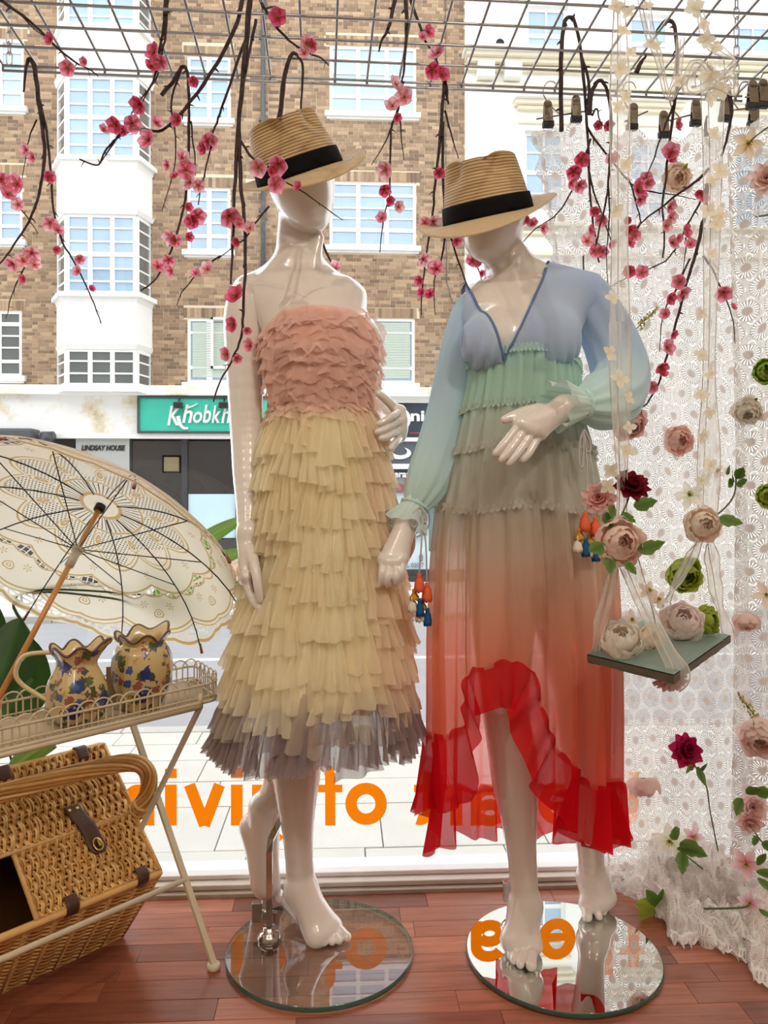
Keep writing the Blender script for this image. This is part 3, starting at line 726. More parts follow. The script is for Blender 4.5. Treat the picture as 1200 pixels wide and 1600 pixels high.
# neck: slim column flaring into the shoulders
B.slices([row(468, 330, 32, 30, 1.80), row(467, 360, 33, 31, 1.80), row(466, 390, 35, 33, 1.81), row(465, 412, 40, 36, 1.81), row(466, 430, 48, 38, 1.812), row(468, 444, 54, 40, 1.81), row(470, 470, 50, 36, 1.81)], .02)
for sx in (-1, 1): B.cone(pA(468+sx*14, 425, 1.80), pA(466+sx*76, 456 if sx < 0 else 462, 1.81), .028, .040, .04)
B.cone(pA(474, 448, 1.752), pA(420, 436, 1.770), .010, .012, .03); B.cone(pA(486, 450, 1.752), pA(540, 444, 1.775), .010, .012, .03)   # collar bones
B.cone(pA(498, 372, 1.775), pA(484, 447, 1.76), .012, .008, .022)                                             # neck sinew
# blank egg head turned a little to the right
B.slices([row(472, 222, 6, 8, 1.80), row(472, 228, 28, 34, 1.80), row(472, 240, 43, 54, 1.795), row(471, 258, 50, 63, 1.79), row(471, 280, 52, 66, 1.785), row(472, 300, 51, 62, 1.775), row(476, 322, 45, 52, 1.765), row(481, 340, 35, 42, 1.758), row(486, 354, 22, 26, 1.75), row(488, 361, 7, 9, 1.748)], .014)
# legs
hipL, hipR = pA(455, 830, 1.81), pA(530, 830, 1.81)
an = P(470, 1388, 1.815)
B.slices([row(490, 800, 94, 70, 1.815), row(490, 850, 86, 58, 1.81), row(488, 885, 50, 40, 1.81)], .02)
B.chain([hipR, P(495, 950, 1.79), P(470, 1075, 1.78), P(463, 1120, 1.785), P(463, 1190, 1.80), P(463, 1240, 1.805), P(466, 1310, 1.81), an], [.088, .074, .054, .051, .053, .047, .034, .031], .03)
B.ell(P(466, 1180, 1.825), (.045, .05, .1), .03)
bk = P(414, 1262, 1.925)
B.chain([hipL, P(450, 950, 1.81), P(452, 1080, 1.81), P(450, 1120, 1.83), P(446, 1180, 1.875), P(436, 1230, 1.91), bk], [.088, .074, .054, .05, .05, .04, .031], .03)
# front foot: raised heel, instep, ball, five toes
def foot(anv, heel, ball, toes, rb, rh=.026):
    B.cone(anv, heel, .030, rh, .025); bc = sum((Vector(b) for b in ball), Vector())/len(ball)
    for b in ball: B.cone(anv, b, .026, rb, .02); B.cone(heel, b, rh*.8, rb*.9, .02)
    for b, (tip, r) in zip(ball, toes):
        mid = (Vector(b)*.45+Vector(tip)*.55)+Vector((0, 0, .003)); B.cone(b, mid, r*1.05, r*.92, .005); B.cone(mid, tip, r*.95, r, .003)
tz = lambda x, y, r: PZ(x, y, FT+r)
foot(an, P(462, 1404, 1.87), [tz(521, 1447, .02), tz(513, 1452, .019), tz(505, 1456, .018), tz(498, 1460, .017), tz(492, 1464, .016)],
     [(tz(542, 1464, .0105), .0105), (tz(530, 1470, .0085), .0085), (tz(519, 1472, .008), .008), (tz(507, 1473, .0078), .0078), (tz(496, 1473, .0075), .0075)], .017)
foot(bk, P(396, 1292, 1.955), [P(424, 1385, 1.935), P(419, 1386, 1.945), P(415, 1386, 1.955), P(412, 1384, 1.96), P(409, 1381, 1.965)],
     [(P(437, 1406, 1.93), .0105), (P(440, 1398, 1.945), .0085), (P(438, 1394, 1.955), .008), (P(434, 1391, 1.962), .0075), (P(428, 1389, 1.968), .007)], .019, .028)
B.cone(P(408, 1320, 1.945), P(414, 1375, 1.945), .024, .022, .02)
piece('body', B, A)
def arm(par, pts, rs, palm, fingers, thumb, h=.0024, pr=.0125, fr=(.0085, .0078, .0072, .0066)):
    allp = list(pts)+[q for f in fingers for q in f]+list(thumb)
    lo, hi = bounds(allp, .065); b = Body(lo, hi, h)
    b.chain(pts, rs, .012)
    wr = pts[-1]
    for f in fingers: b.cone(wr, f[0], rs[-1]*.82, pr, .012)
    for i in range(3): b.cone(fingers[i][0], fingers[i+1][0], pr*.95, pr*.95, .008)
    for f in fingers:
        n = len(f); b.chain(f, [lerp(fr[0], fr[3], i/(n-1)) for i in range(n)], .003)
    n = len(thumb); b.chain(thumb, [.0135, .0105, .009, .0078][:n] if n <= 4 else [.0135]*n, .008)
    return piece('arm', b, par)
arm(A, [pA(388, 470, 1.80), pA(383, 500, 1.80), pA(382, 560, 1.80), pA(384, 640, 1.795), pA(386, 690, 1.785), pA(387, 740, 1.765), pA(388, 790, 1.74), pA(388, 832, 1.715)],
    [.047, .048, .043, .038, .036, .033, .027, .0235], None,
    [[P(384, 902, 1.668), P(396, 940, 1.655), P(413, 955, 1.655), P(429, 963, 1.66)], [P(383, 905, 1.688), P(397, 938, 1.68), P(419, 952, 1.68), P(439, 957, 1.685)],
     [P(383, 904, 1.708), P(398, 933, 1.70), P(421, 946, 1.70), P(441, 950, 1.70)], [P(384, 900, 1.726), P(397, 924, 1.72), P(415, 938, 1.72), P(432, 944, 1.72)]],
    [P(392, 862, 1.685), P(399, 890, 1.655), P(403, 916, 1.645), P(406, 937, 1.648)])
arm(A, [pA(534, 474, 1.815), pA(549, 500, 1.83), pA(557, 550, 1.87), pA(570, 600, 1.91), pA(588, 635, 1.92), pA(612, 652, 1.87), P(624, 655, 1.80)],
    [.044, .042, .037, .034, .034, .029, .023], None,
    [[P(625, 642, 1.735), P(612, 651, 1.70), P(602, 657, 1.69), P(592, 662, 1.685)], [P(627, 656, 1.735), P(610, 666, 1.70), P(599, 672, 1.69), P(589, 675, 1.685)],
     [P(627, 670, 1.74), P(613, 678, 1.705), P(604, 683, 1.695), P(595, 685, 1.69)], [P(625, 682, 1.745), P(619, 690, 1.715), P(614, 696, 1.705), P(611, 701, 1.70)]],
    [P(624, 648, 1.765), P(614, 635, 1.735), P(603, 624, 1.72), P(592, 615, 1.71)])
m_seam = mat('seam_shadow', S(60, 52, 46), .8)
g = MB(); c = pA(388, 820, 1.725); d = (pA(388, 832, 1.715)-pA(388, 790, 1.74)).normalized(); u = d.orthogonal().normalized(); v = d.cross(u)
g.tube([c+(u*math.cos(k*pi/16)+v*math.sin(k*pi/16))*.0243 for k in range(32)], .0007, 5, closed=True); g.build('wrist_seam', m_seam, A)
# ------------------------------------------------------------------ mannequin B (ombre dress)
YBm = 1.74
Bm = thing('mannequin', PZ(879, 1494, 0), 'white mannequin in the long blue to red ombre dress', 'mannequin')
def pB(x, y, Y=YBm): return P(x, y, Y)
k2 = FPX/YBm
lo, hi = bounds([pB(705, 250), pB(960, 250), P(840, 1500, 1.72), P(960, 1400, 1.84)], .03)
B = Body((lo[0]-.02, 1.52, -.01), (hi[0], 2.0, 1.02+530/k2), .003)
B.slices([row(822, 436, 36, 26, 1.75), row(824, 444, 84, 42, 1.75), row(822, 462, 96, 54, 1.75), row(820, 490, 94, 66, 1.745), row(815, 530, 86, 72, 1.735), row(812, 570, 78, 66, 1.735), row(810, 620, 66, 50, 1.74),
          row(812, 680, 78, 60, 1.745), row(815, 740, 92, 70, 1.755), row(818, 790, 97, 72, 1.76), row(820, 830, 94, 64, 1.755)], .02)
B.ell(pB(762, 532, 1.665), (.047, .044, .046), .03); B.ell(pB(860, 527, 1.665), (.047, .044, .046), .03)
B.slices([row(778, 345, 30, 32, 1.75), row(782, 370, 31, 34, 1.755), row(788, 395, 33, 35, 1.76), row(794, 412, 37, 38, 1.76), row(800, 430, 42, 40, 1.76), row(808, 448, 48, 40, 1.755), row(812, 475, 44, 36, 1.755)], .022)
B.cone(pB(795, 446, 1.75), pB(748, 490, 1.75), .028, .042, .04); B.cone(pB(815, 420, 1.755), pB(912, 462, 1.75), .030, .042, .04)
B.cone(pB(790, 470, 1.69), pB(748, 480, 1.70), .010, .012, .03); B.cone(pB(812, 468, 1.69), pB(880, 448, 1.70), .010, .012, .03)
B.cone(pB(810, 395, 1.73), pB(800, 468, 1.69), .013, .008, .022); B.cone(pB(775, 410, 1.725), pB(785, 466, 1.69), .010, .007, .02)
# head bowed and turned to the left
hr = Euler((.20, -.10, -.35))
B.ell(pB(772, 330, 1.74), (.070, .085, .085), .015, hr)
B.ell(pB(762, 345, 1.715), (.058, .072, .085), .03, hr)
B.ell(pB(754, 380, 1.69), (.032, .034, .032), .035, hr)
an1 = P(821, 1415, 1.735); an2 = P(926, 1372, 1.875)
B.slices([row(820, 800, 96, 72, 1.76), row(820, 850, 88, 60, 1.755), row(820, 885, 52, 42, 1.755)], .02)
B.chain([pB(785, 830, 1.75), P(786, 950, 1.72), P(788, 1075, 1.70), P(791, 1120, 1.70), P(800, 1180, 1.715), P(807, 1240, 1.725), P(815, 1330, 1.735), an1], [.088, .074, .054, .051, .051, .046, .033, .030], .03)
B.ell(P(803, 1185, 1.745), (.045, .05, .1), .03)
B.chain([pB(860, 830, 1.755), P(880, 950, 1.75), P(900, 1075, 1.74), P(905, 1120, 1.75), P(912, 1190, 1.80), P(917, 1250, 1.835), P(922, 1320, 1.86), an2], [.088, .074, .054, .051, .05, .044, .033, .030], .03)
foot(an1, P(823, 1428, 1.80), [P(833, 1478, 1.70), P(820, 1478, 1.698), P(810, 1476, 1.70), P(803, 1472, 1.705), P(797, 1468, 1.71)],
     [(tz(830, 1509, .0115), .0115), (tz(813, 1507, .009), .009), (tz(803, 1501, .0085), .0085), (tz(798, 1495, .0082), .0082), (tz(794, 1488, .0078), .0078)], .0165)
foot(an2, P(930, 1384, 1.935), [P(917, 1412, 1.85), P(928, 1411, 1.85), P(937, 1409, 1.855), P(944, 1406, 1.862), P(949, 1402, 1.87)],
     [(tz(918, 1433, .0115), .0115), (tz(936, 1432, .009), .009), (tz(943, 1425, .0085), .0085), (tz(948, 1419, .0082), .0082), (tz(953, 1413, .0078), .0078)], .0165)
piece('body', B, Bm)
arm(Bm, [pB(752, 492, 1.75), pB(733, 520, 1.75), pB(714, 580, 1.745), pB(696, 650, 1.74), pB(685, 690, 1.735), pB(667, 740, 1.715), pB(648, 785, 1.695), P(635, 815, 1.68)],
    [.044, .044, .038, .033, .031, .029, .025, .0225], None,
    [[P(599, 874, 1.655), P(597, 893, 1.64), P(596, 904, 1.64), P(595, 912, 1.645)], [P(608, 879, 1.648), P(606, 899, 1.63), P(605, 909, 1.632), P(606, 914, 1.638)],
     [P(619, 879, 1.645), P(619, 898, 1.628), P(619, 907, 1.63), P(620, 912, 1.636)], [P(629, 873, 1.65), P(628, 890, 1.635), P(627, 900, 1.636), P(626, 906, 1.64)]],
    [P(640, 835, 1.695), P(641, 855, 1.72), P(634, 872, 1.735), P(626, 886, 1.74)])
arm(Bm, [pB(912, 462, 1.75), pB(935, 490, 1.75), pB(958, 540, 1.745), pB(975, 585, 1.73), pB(978, 615, 1.70), pB(955, 630, 1.65), pB(920, 634, 1.60), P(882, 636, 1.555)],
    [.044, .045, .041, .037, .035, .031, .026, .0235], None,
    [[P(812, 662, 1.52), P(792, 688, 1.505), P(781, 701, 1.50), P(774, 709, 1.50)], [P(822, 668, 1.522), P(802, 696, 1.505), P(791, 710, 1.50), P(784, 718, 1.50)],
     [P(833, 673, 1.526), P(814, 701, 1.51), P(803, 715, 1.505), P(795, 724, 1.505)], [P(844, 677, 1.532), P(831, 700, 1.52), P(823, 712, 1.515), P(816, 719, 1.515)]],
    [P(842, 640, 1.55), P(818, 644, 1.535), P(801, 650, 1.525), P(788, 656, 1.52)], pr=.0135)
# ------------------------------------------------------------------ glass bases, rods, calf fittings
m_chrome = mat('chrome', S(200, 198, 195), .12, metal=1.0)
m_edge = mat('green_glass_edge', S(70, 104, 92), .1, coat=1, trans=.3)
def glassbase(): 
    m, nt, b, out = newmat('tinted_glass_plate'); nt.nodes.remove(b)
    tr = N(nt, 'ShaderNodeBsdfTransparent', {'Color': (.80, .84, .80, 1)}); g = N(nt, 'ShaderNodeBsdfGlossy', {'Color': (1, 1, 1, 1), 'Roughness': 0.0})
    lw = N(nt, 'ShaderNodeLayerWeight', {'Blend': .5}); fr = math_(nt, 'MULTIPLY_ADD', math_(nt, 'POWER', lw.outputs['Facing'], 5.0), .84, .16)
    mx = N(nt, 'ShaderNodeMixShader', {0: fr, 1: tr.outputs[0], 2: g.outputs[0]}); nt.links.new(mx.outputs[0], out.inputs[0]); return m
m_gb = glassbase()
m_mir = mat('mirror_plate', S(214, 216, 212), .015, metal=1.0)
def stand(par, c, rad, mtop, rod, bracket):
    b = MB(); b.lathe([(.0001, FT), (rad-.002, FT)], 96, Matrix.Translation((c.x, c.y, 0)), smooth=False); pl = b.build('base_plate', mtop, par)
    e = MB(); e.lathe([(rad-.002, FT), (rad, FT-.002), (rad, .003), (rad-.002, .001)], 96, Matrix.Translation((c.x, c.y, 0)))
    e.build('glass_edge', m_edge, pl)
    r = MB(); r.tube(rod, .0095, 4, twist0=pi/4, smooth=False); r.build('support_rod', m_chrome, par)
    f = rod[0]; g = MB(); g.lathe([(.026, FT), (.027, FT+.006), (.02, FT+.016), (.014, FT+.02), (.014, FT+.03), (.0001, FT+.03)], 24, Matrix.Translation((f.x, f.y, 0))); g.build('rod_socket', m_chrome, par)
    h = MB(); q = bracket; h.bbox((q.x-.012, q.y-.008, q.z-.022), (q.x+.012, q.y+.008, q.z+.022), .002); h.tube([q, q+Vector((.045, 0, -.004))], .005, 8); h.build('clamp', m_chrome, par)
ca = PZ(500, 1488, 0); cb = PZ(879, 1494, 0)
f0 = PZ(421, 1468, FT)
stand(A, ca, .207, m_gb, [f0, P(421, 1330, f0.y+.0), P(423, 1312, f0.y+.003), P(443, 1272, f0.y+.05), P(452, 1245, f0.y+.08)], P(402, 1424, f0.y+.03))
f1 = PZ(800, 1452, FT)
stand(Bm, cb, .211, m_mir, [f1, P(800, 1330, f1.y), P(800, 1290, f1.y), P(803, 1240, f1.y-.03)], P(794, 1392, f1.y+.0))
# ------------------------------------------------------------------ straw hats
def straw(name, cc):
    m, nt, b, out = newmat(name); uv = N(nt, 'ShaderNodeUVMap'); sp = N(nt, 'ShaderNodeSeparateXYZ', {0: uv.outputs[0]})
    wv = math_(nt, 'SINE', math_(nt, 'MULTIPLY', sp.outputs[1], 2*pi)); tw = math_(nt, 'SINE', math_(nt, 'ADD', math_(nt, 'MULTIPLY', sp.outputs[0], 1500.0), math_(nt, 'MULTIPLY', sp.outputs[1], 3.0)))
    h = math_(nt, 'MULTIPLY_ADD', tw, .12, math_(nt, 'MULTIPLY_ADD', wv, .5, .5))
    ns = N(nt, 'ShaderNodeTexNoise', {'Vector': uv.outputs[0], 'Scale': 6.0, 'Detail': 4.0})
    c = ramp(nt, math_(nt, 'MULTIPLY_ADD', ns.outputs['Fac'], .3, math_(nt, 'MULTIPLY', h, .75)), list(zip((.1, .5, .9), cc)))
    nt.links.new(c, b.inputs['Base Color']); b.inputs['Roughness'].default_value = .55; bump(nt, b, h, .7, .002)
    t = N(nt, 'ShaderNodeBsdfTranslucent', {'Color': c}); mx = N(nt, 'ShaderNodeMixShader', {0: .30, 1: b.outputs[0], 2: t.outputs[0]}); nt.links.new(mx.outputs[0], out.inputs[0]); return m
m_straw = straw('woven_straw', (S(166, 126, 76), S(226, 192, 140), S(246, 222, 178))); m_brim = straw('fine_straw', (S(214, 182, 136), S(240, 214, 170), S(250, 234, 200))); m_band = mat('black_ribbon', S(10, 10, 13), .85, spec=.2, bmp=.1, bscale=300)
def hat(loc, E, label, droop, curl, rx=.096, ry=.105, hc=.116, bw=.058):
    h = thing('straw_hat', loc, label, 'hat', 'straw trilby hats on the mannequins'); M = Matrix.Translation(loc) @ E.to_matrix().to_4x4()
    # local: -y is the front of the hat, z up.  crown with pinched front and a teardrop dent on top
    m = MB(); nu, nv = 72, 40
    def crown(u, v):
        a = 2*pi*u; ca, sa = math.cos(a), math.sin(a)      # front at sa = -1
        t = min(v/.74, 1); s = max(0, (v-.74)/.26)
        fr = max(0, -sa)
        z = hc*t*(1+.06*fr); k = 1-.16*t**1.5-.04*t
        if s > 0: k *= math.cos(s*pi/2)**.75; z += hc*.12*math.sin(s*pi/2)
        x, y = rx*k*ca, ry*k*sa
        if s > 0 or t > .85:                                # teardrop crease along the top
            z -= .030*math.exp(-(x/.03)**2)*sstep(.8, 1, t)*sstep(-.11, .02, -y)*(1 if s > .12 else s/.12)
        for sd in (-1, 1):                                  # front pinches
            da = math.atan2(math.sin(a-(-pi/2+sd*.72)), math.cos(a-(-pi/2+sd*.72)))
            dn = .026*math.exp(-(da/.40)**2)*math.exp(-((t+s*.3-.86)/.27)**2)*(1-s*.7); r = math.hypot(x, y)
            if r > 1e-5: x -= x/r*dn; y -= y/r*dn
        return M @ Vector((x, y, z))
    m.grid(crown, nu, nv, wrap=True, uvfn=lambda u, v: (u, v*26)); m.build('crown', m_straw, h)
    m = MB()
    def brim(u, v):
        a = 2*pi*u; ca, sa = math.cos(a), math.sin(a); r = v*bw*(1+.12*max(0, -sa))
        x, y = (rx*.985+r)*ca, (ry*.985+r)*sa
        z = -droop*max(0, -sa)**1.3*v*bw/.055*(.6+.4*v) + curl*max(0, sa)**1.2*v**1.6 + .016*abs(ca)**2*v**1.5
        return M @ Vector((x, y, z))
    m.grid(brim, 96, 12, wrap=True, uvfn=lambda u, v: (u, v*15)); o = m.build('brim', m_brim, h)
    md = o.modifiers.new('t', 'SOLIDIFY'); md.thickness = .002
    m = MB(); hb = .036
    m.grid(lambda u, v: M @ Vector(((rx*(1-.16*(v*hb/hc)**1.5-.04*v*hb/hc)+.0025)*math.cos(2*pi*u), (ry*(1-.16*(v*hb/hc)**1.5-.04*v*hb/hc)+.0025)*math.sin(2*pi*u), .001+v*hb)), 72, 4, wrap=True)
    o = m.build('hat_band', m_band, h); md = o.modifiers.new('t', 'SOLIDIFY'); md.thickness = .002; md.offset = 1
    return h
hat(P(470, 276, 1.775), Euler((.25, -.41, .22)), 'straw trilby with black band on the mannequin in the tulle dress', .030, .03)
hat(P(763, 341, 1.725), Euler((.33, -.09, -.42)), 'straw trilby with black band on the bowed head of the ombre dress mannequin', .030, .03)
# ================================================================== DRESS A: strapless ruffled tulle
def nz(x, y, z=0): return noise.noise(Vector((x, y, z)))
m_tulle = cloth('dyed_tulle', None, sheer=.36, trans=.38)
m_tulle2 = cloth('dyed_tulle_sheer', None, sheer=.30, trans=.38)
m_lining = cloth('dress_lining', None, sheer=.0, trans=.25)
DA = thing('tulle_dress', P(498, 1200, YA), 'strapless tulle dress with peach bodice and cream ruffled skirt with mauve hem', 'dress')
syA = [480, 520, 560, 600, 640, 700, 760, 830, 900, 960, 1020, 1100, 1150, 1230]
slA = [425, 412, 410, 415, 427, 413, 408, 405, 397, 384, 372, 360, 354, 346]; srA = [582, 590, 592, 588, 579, 594, 602, 608, 617, 626, 633, 636, 634, 628]
sbA = [76, 80, 82, 72, 62, 76, 92, 104, 114, 124, 134, 142, 146, 150]
def dA(a, py, out=0.0):
    """point on dress A: angle a (front = -pi/2), image row py, offset outwards (m)"""
    l, r, b = interp(py, syA, slA), interp(py, syA, srA), interp(py, syA, sbA)
    c = P((l+r)/2, py, YA); ra = px((r-l)/2, YA)+out; rb = px(b, YA)+out
    return Vector((c.x+ra*math.cos(a), c.y-.01+rb*math.sin(a), c.z))
cream, peach, mauve = S(252, 245, 218), S(248, 222, 212), S(176, 157, 155)
def mixc(a, b, t): return tuple(lerp(a[i], b[i], t) for i in range(3))+(1,)
def topA(a):
    f = max(0, -math.sin(a)); return 548-52*f**.6 if f > 0 else 548
mb = MB()
mb.grid(lambda u, v: dA(2*pi*u, lerp(topA(2*pi*u), 655, v), .004*nz(u*20, v*9)), 72, 24, wrap=True, colfn=lambda u, v: peach)
mb.build('bodice', m_lining, DA)
mb = MB()
mb.grid(lambda u, v: dA(2*pi*u, lerp(640, 1082, v), -.004+.014*v*math.sin(2*pi*u*17)+.006*nz(u*30, v*3)), 136, 30, wrap=True, colfn=lambda u, v: mixc(cream, mauve, sstep(.92, 1, v)*.6))
mb.build('skirt_lining', m_lining, DA)
# gathered frills of the bodice, arching over its middle
for r in range(17):
    t = r/16
    for rep in range(2):
        mb = MB(); ph = R_.uniform(0, 50); a0 = -pi/2+R_.uniform(-.25, .25); w_ = R_.uniform(1.25, 1.75) if rep == 0 else R_.uniform(.45, .9)
        if rep: a0 += R_.uniform(-.9, .9)
        yb = lerp(492, 640, t)+R_.uniform(-4, 4); arch = R_.uniform(14, 34)*(1 if t > .25 else 1.5); hh = R_.uniform(17, 26); fl = R_.uniform(.006, .012)
        def fr(u, v):
            a = a0+(u-.5)*2*w_; e = abs(u-.5)*2
            yy = yb+arch*e**2+7*nz(u*7, ph)+v*hh*(1+.5*nz(u*13, ph+9))*(1-.6*e**4)
            o = .004+fl*v**.8*(1+.6*nz(u*17, ph+3, v))+.004*v*math.sin(u*w_*40+ph+3*nz(u*6, ph))+.002*nz(u*30, v*2, ph)
            return dA(a, max(yy, topA(a)-7), max(o, .002))
        tone = mixc(peach, S(250, 220, 206), R_.random())
        mb.grid(fr, int(60*w_), 5, colfn=lambda u, v: mixc(tone, cream, sstep(.82, 1, t)*.35)); mb.build('bodice_frill', m_tulle, DA)
# skirt: columns of flared square-cornered ruffles, staggered
ncol = 21
for c in range(ncol):
    ac = -pi/2+2*pi*(c+.5)/ncol; back = math.sin(ac) > .35; yy = 640+R_.uniform(-18, 14); first = True; tw = R_.uniform(-.05, .05)
    while yy < 1108:
        step = R_.uniform(44, 56)*(1.5 if back else 1); last = yy+step > 1104
        hh = R_.uniform(66, 84) if not last else R_.uniform(50, 66)
        wa = 2*pi/ncol*R_.uniform(.50, .64); a0 = ac+tw+R_.uniform(-.045, .045); ph = R_.uniform(0, 90); nf = R_.choice((2, 2.5, 3, 3.5)); sk = R_.uniform(-.16, .16)
        flare = R_.uniform(.012, .028)+(.012 if last else 0); t0 = mixc(cream, S(248, 232, 194), R_.random()*.7); sh = R_.uniform(-4, 4)
        mv = sstep(1030, 1084, yy+12)
        if math.cos(a0) > .55: t0 = mixc(t0, S(248, 222, 200), .55)
        mb = MB()
        def rf(u, v):
            e = (u-.5)*2; a = a0+e*wa*(.80+.55*v)+sk*v*.6
            o = .003+flare*v**.9*(1-.25*e*e)+(.010*v+.002)*math.cos(2*pi*nf*u+ph)+.003*nz(u*8, v*4, ph)
            return dA(a, yy+v*hh*(1+.06*nz(u*3, ph))+sh*e*v, o)
        def rc(u, v): return mixc(mixc(t0, (1, .97, .88, 1), .25*v), mauve, mv)
        mb.grid(rf, 14, 5, colfn=rc); mb.build('ruffle', m_tulle2 if last else m_tulle, DA)
        yy += step
# sheer mauve under-hem of gathered net
for c in range(26):
    ac = 2*pi*(c+.5)/26; ph = R_.uniform(0, 60); y0 = R_.uniform(1068, 1084); hh = R_.uniform(68, 94) if math.sin(ac) < .3 else 70; wa = 2*pi/26*.62
    mb = MB()
    mb.grid(lambda u, v: dA(ac+(u-.5)*2*wa*(.8+.35*v), y0+v*hh+3*nz(u*4, ph), .0+.016*v+(.003+.012*v)*math.cos(2*pi*3*u+ph)), 16, 5, colfn=lambda u, v: mixc(mauve, S(190, 172, 172), v*.5))
    mb.build('hem_net', m_tulle2, DA)
# waist seam
mb = MB(); mb.tube([dA(2*pi*k/48, 648, .004) for k in range(48)], .003, 6, closed=True, col=peach); mb.build('waist_seam', m_lining, DA)

# ================================================================== DRESS B: ombre chiffon
m_chif = cloth('ombre_chiffon', None, sheer=.12, trans=.38)
m_chif2 = cloth('ombre_chiffon_sheer', None, sheer=.24, trans=.42)
DB = thing('ombre_dress', P(817, 1230, YBm), 'long-sleeved ombre chiffon dress from blue through mint and peach to red', 'dress')
dyeY = [430, 545, 556, 625, 640, 690, 780, 850, 930, 1000, 1060, 1150, 1240]
dyeC = [S(166, 200, 242), S(170, 204, 242), S(172, 232, 210), S(168, 230, 208), S(184, 212, 192), S(190, 196, 176), S(198, 192, 172), S(214, 188, 160), S(232, 172, 136), S(242, 154, 116), S(244, 138, 102), S(242, 122, 96), S(238, 80, 74)]
def dye(py):
    return tuple(lerp(float(np.interp(py, dyeY, [c[i] for c in dyeC])), 1, interp(py, [600, 800, 1000, 1150], [.38, .24, .06, .02])) for i in range(3))+(1,)
syB = [540, 580, 600, 650, 700, 750, 800, 850, 900, 1000, 1100, 1200, 1340]
slB = [733, 730, 728, 716, 704, 697, 690, 685, 682, 679, 680, 680, 677]; srB = [890, 894, 897, 906, 918, 928, 936, 945, 950, 954, 954, 951, 953]
sbB = [80, 80, 79, 80, 86, 92, 98, 104, 108, 114, 118, 122, 126]
def lB(py): return interp(py, syB, slB)
def rB(py): return interp(py, syB, srB)
def dB(a, py, out=0.0):
    l, r, b = lB(py), rB(py), interp(py, syB, sbB); c = P((l+r)/2, py, YBm)
    ra, rb = px((r-l)/2, YBm)+out, px(b, YBm)+out
    return Vector((c.x+ra*math.cos(a), c.y-.005+rb*math.sin(a), c.z))
def folds(a, k, amp, ph): return amp*(.6*math.cos(k*a+ph+1.3*math.sin(3*a+ph))+.3*math.cos(k*1.7*a+ph*2.1)+.5*nz(math.cos(a)*3, math.sin(a)*3, ph))
def seam(base, lift, wob=0):
    """image row of a seam around the dress, lifted at the front"""
    return lambda a: base-lift*max(0, -math.sin(a))**.8-(6*max(0, math.sin(a)))+wob*math.cos(a*5+base)
seams = [seam(590, 32), seam(657, 24, 2), seam(716, 22, 4), seam(797, 8, 4)]
def tier(name, top, bot, k, amp, ph, nv, amp0=.002, m=m_chif, nu=240, out0=.004):
    mb = MB()
    def f(u, v):
        a = 2*pi*u; y = lerp(top(a), bot(a), v)
        return dB(a, y, out0+folds(a, k, lerp(amp0, amp, v**.7), ph)+.003*math.cos(k*3*a)*(1-v)**2)
    mb.grid(f, nu, nv, wrap=True, colfn=lambda u, v: dye(lerp(top(2*pi*u), bot(2*pi*u), v))); return mb.build(name, m, DB)
tier('tier', seams[0], lambda a: seams[1](a)+4, 36, .006, 1.0, 10, .0045, out0=.010)
tier('tier', seams[1], lambda a: seams[2](a)+4, 24, .010, 2.2, 10, .004)
tier('tier', seams[2], lambda a: seams[3](a)+4, 19, .014, 3.1, 12, .005)
# little gathered frills over each seam
for i, (sm, kk, am) in enumerate(zip(seams, (36, 36, 24, 19), (0, .006, .010, .014))):
    mb = MB(); ph = (0, 1.0, 2.2, 3.1)[i]
    def fr(u, v):
        a = 2*pi*u; w_ = math.sin(a*95+4*nz(math.cos(a)*4, math.sin(a)*4))
        return dB(a, sm(a)-5+v*11+1.5*w_, .006+(.9*folds(a, kk, am, ph) if i else .007)+.004*abs(v-.5)*2*(1+w_)+.003*(1-abs(v-.5)*2))
    mb.grid(fr, 420, 4, wrap=True, colfn=lambda u, v: mixc(dye(sm(2*pi*u)-4), (1, 1, 1, 1), .12)); mb.build('seam_frill', m_chif, DB)
# skirt with its high-low edge
tt = [-1.0, -.92, -.84, -.78, -.73, -.62, -.45, -.25, -.10, -.04, .04, .18, .34, .5, .73, .9, 1.0]
ye = [1150, 1140, 1128, 1104, 1042, 1026, 1017, 1013, 1024, 1072, 1102, 1143, 1166, 1190, 1206, 1212, 1222]
def edge(a):
    """image row (on the surface) of the skirt edge at angle a"""
    x = math.cos(a)
    if math.sin(a) <= 0: return interp(x, tt, ye)
    return lerp(interp(x, tt, ye), 1278, sstep(0, .45, math.sin(a)))
def skirtpt(a, y):
    v = max(0, (y-790)/420); return dB(a, y, .004+folds(a, 13, .014+.016*min(v, 1), 4.0)+.006*math.cos(47*a+2*math.sin(5*a))*max(0, 1-v*1.2))
mb = MB()
mb.grid(lambda u, v: skirtpt(2*pi*u, lerp(seams[3](2*pi*u), edge(2*pi*u), v)), 360, 26, wrap=True, colfn=lambda u, v: dye(lerp(seams[3](2*pi*u), edge(2*pi*u), v)))
mb.build('skirt', m_chif2, DB)
red, red2 = S(222, 14, 30), S(236, 44, 52)
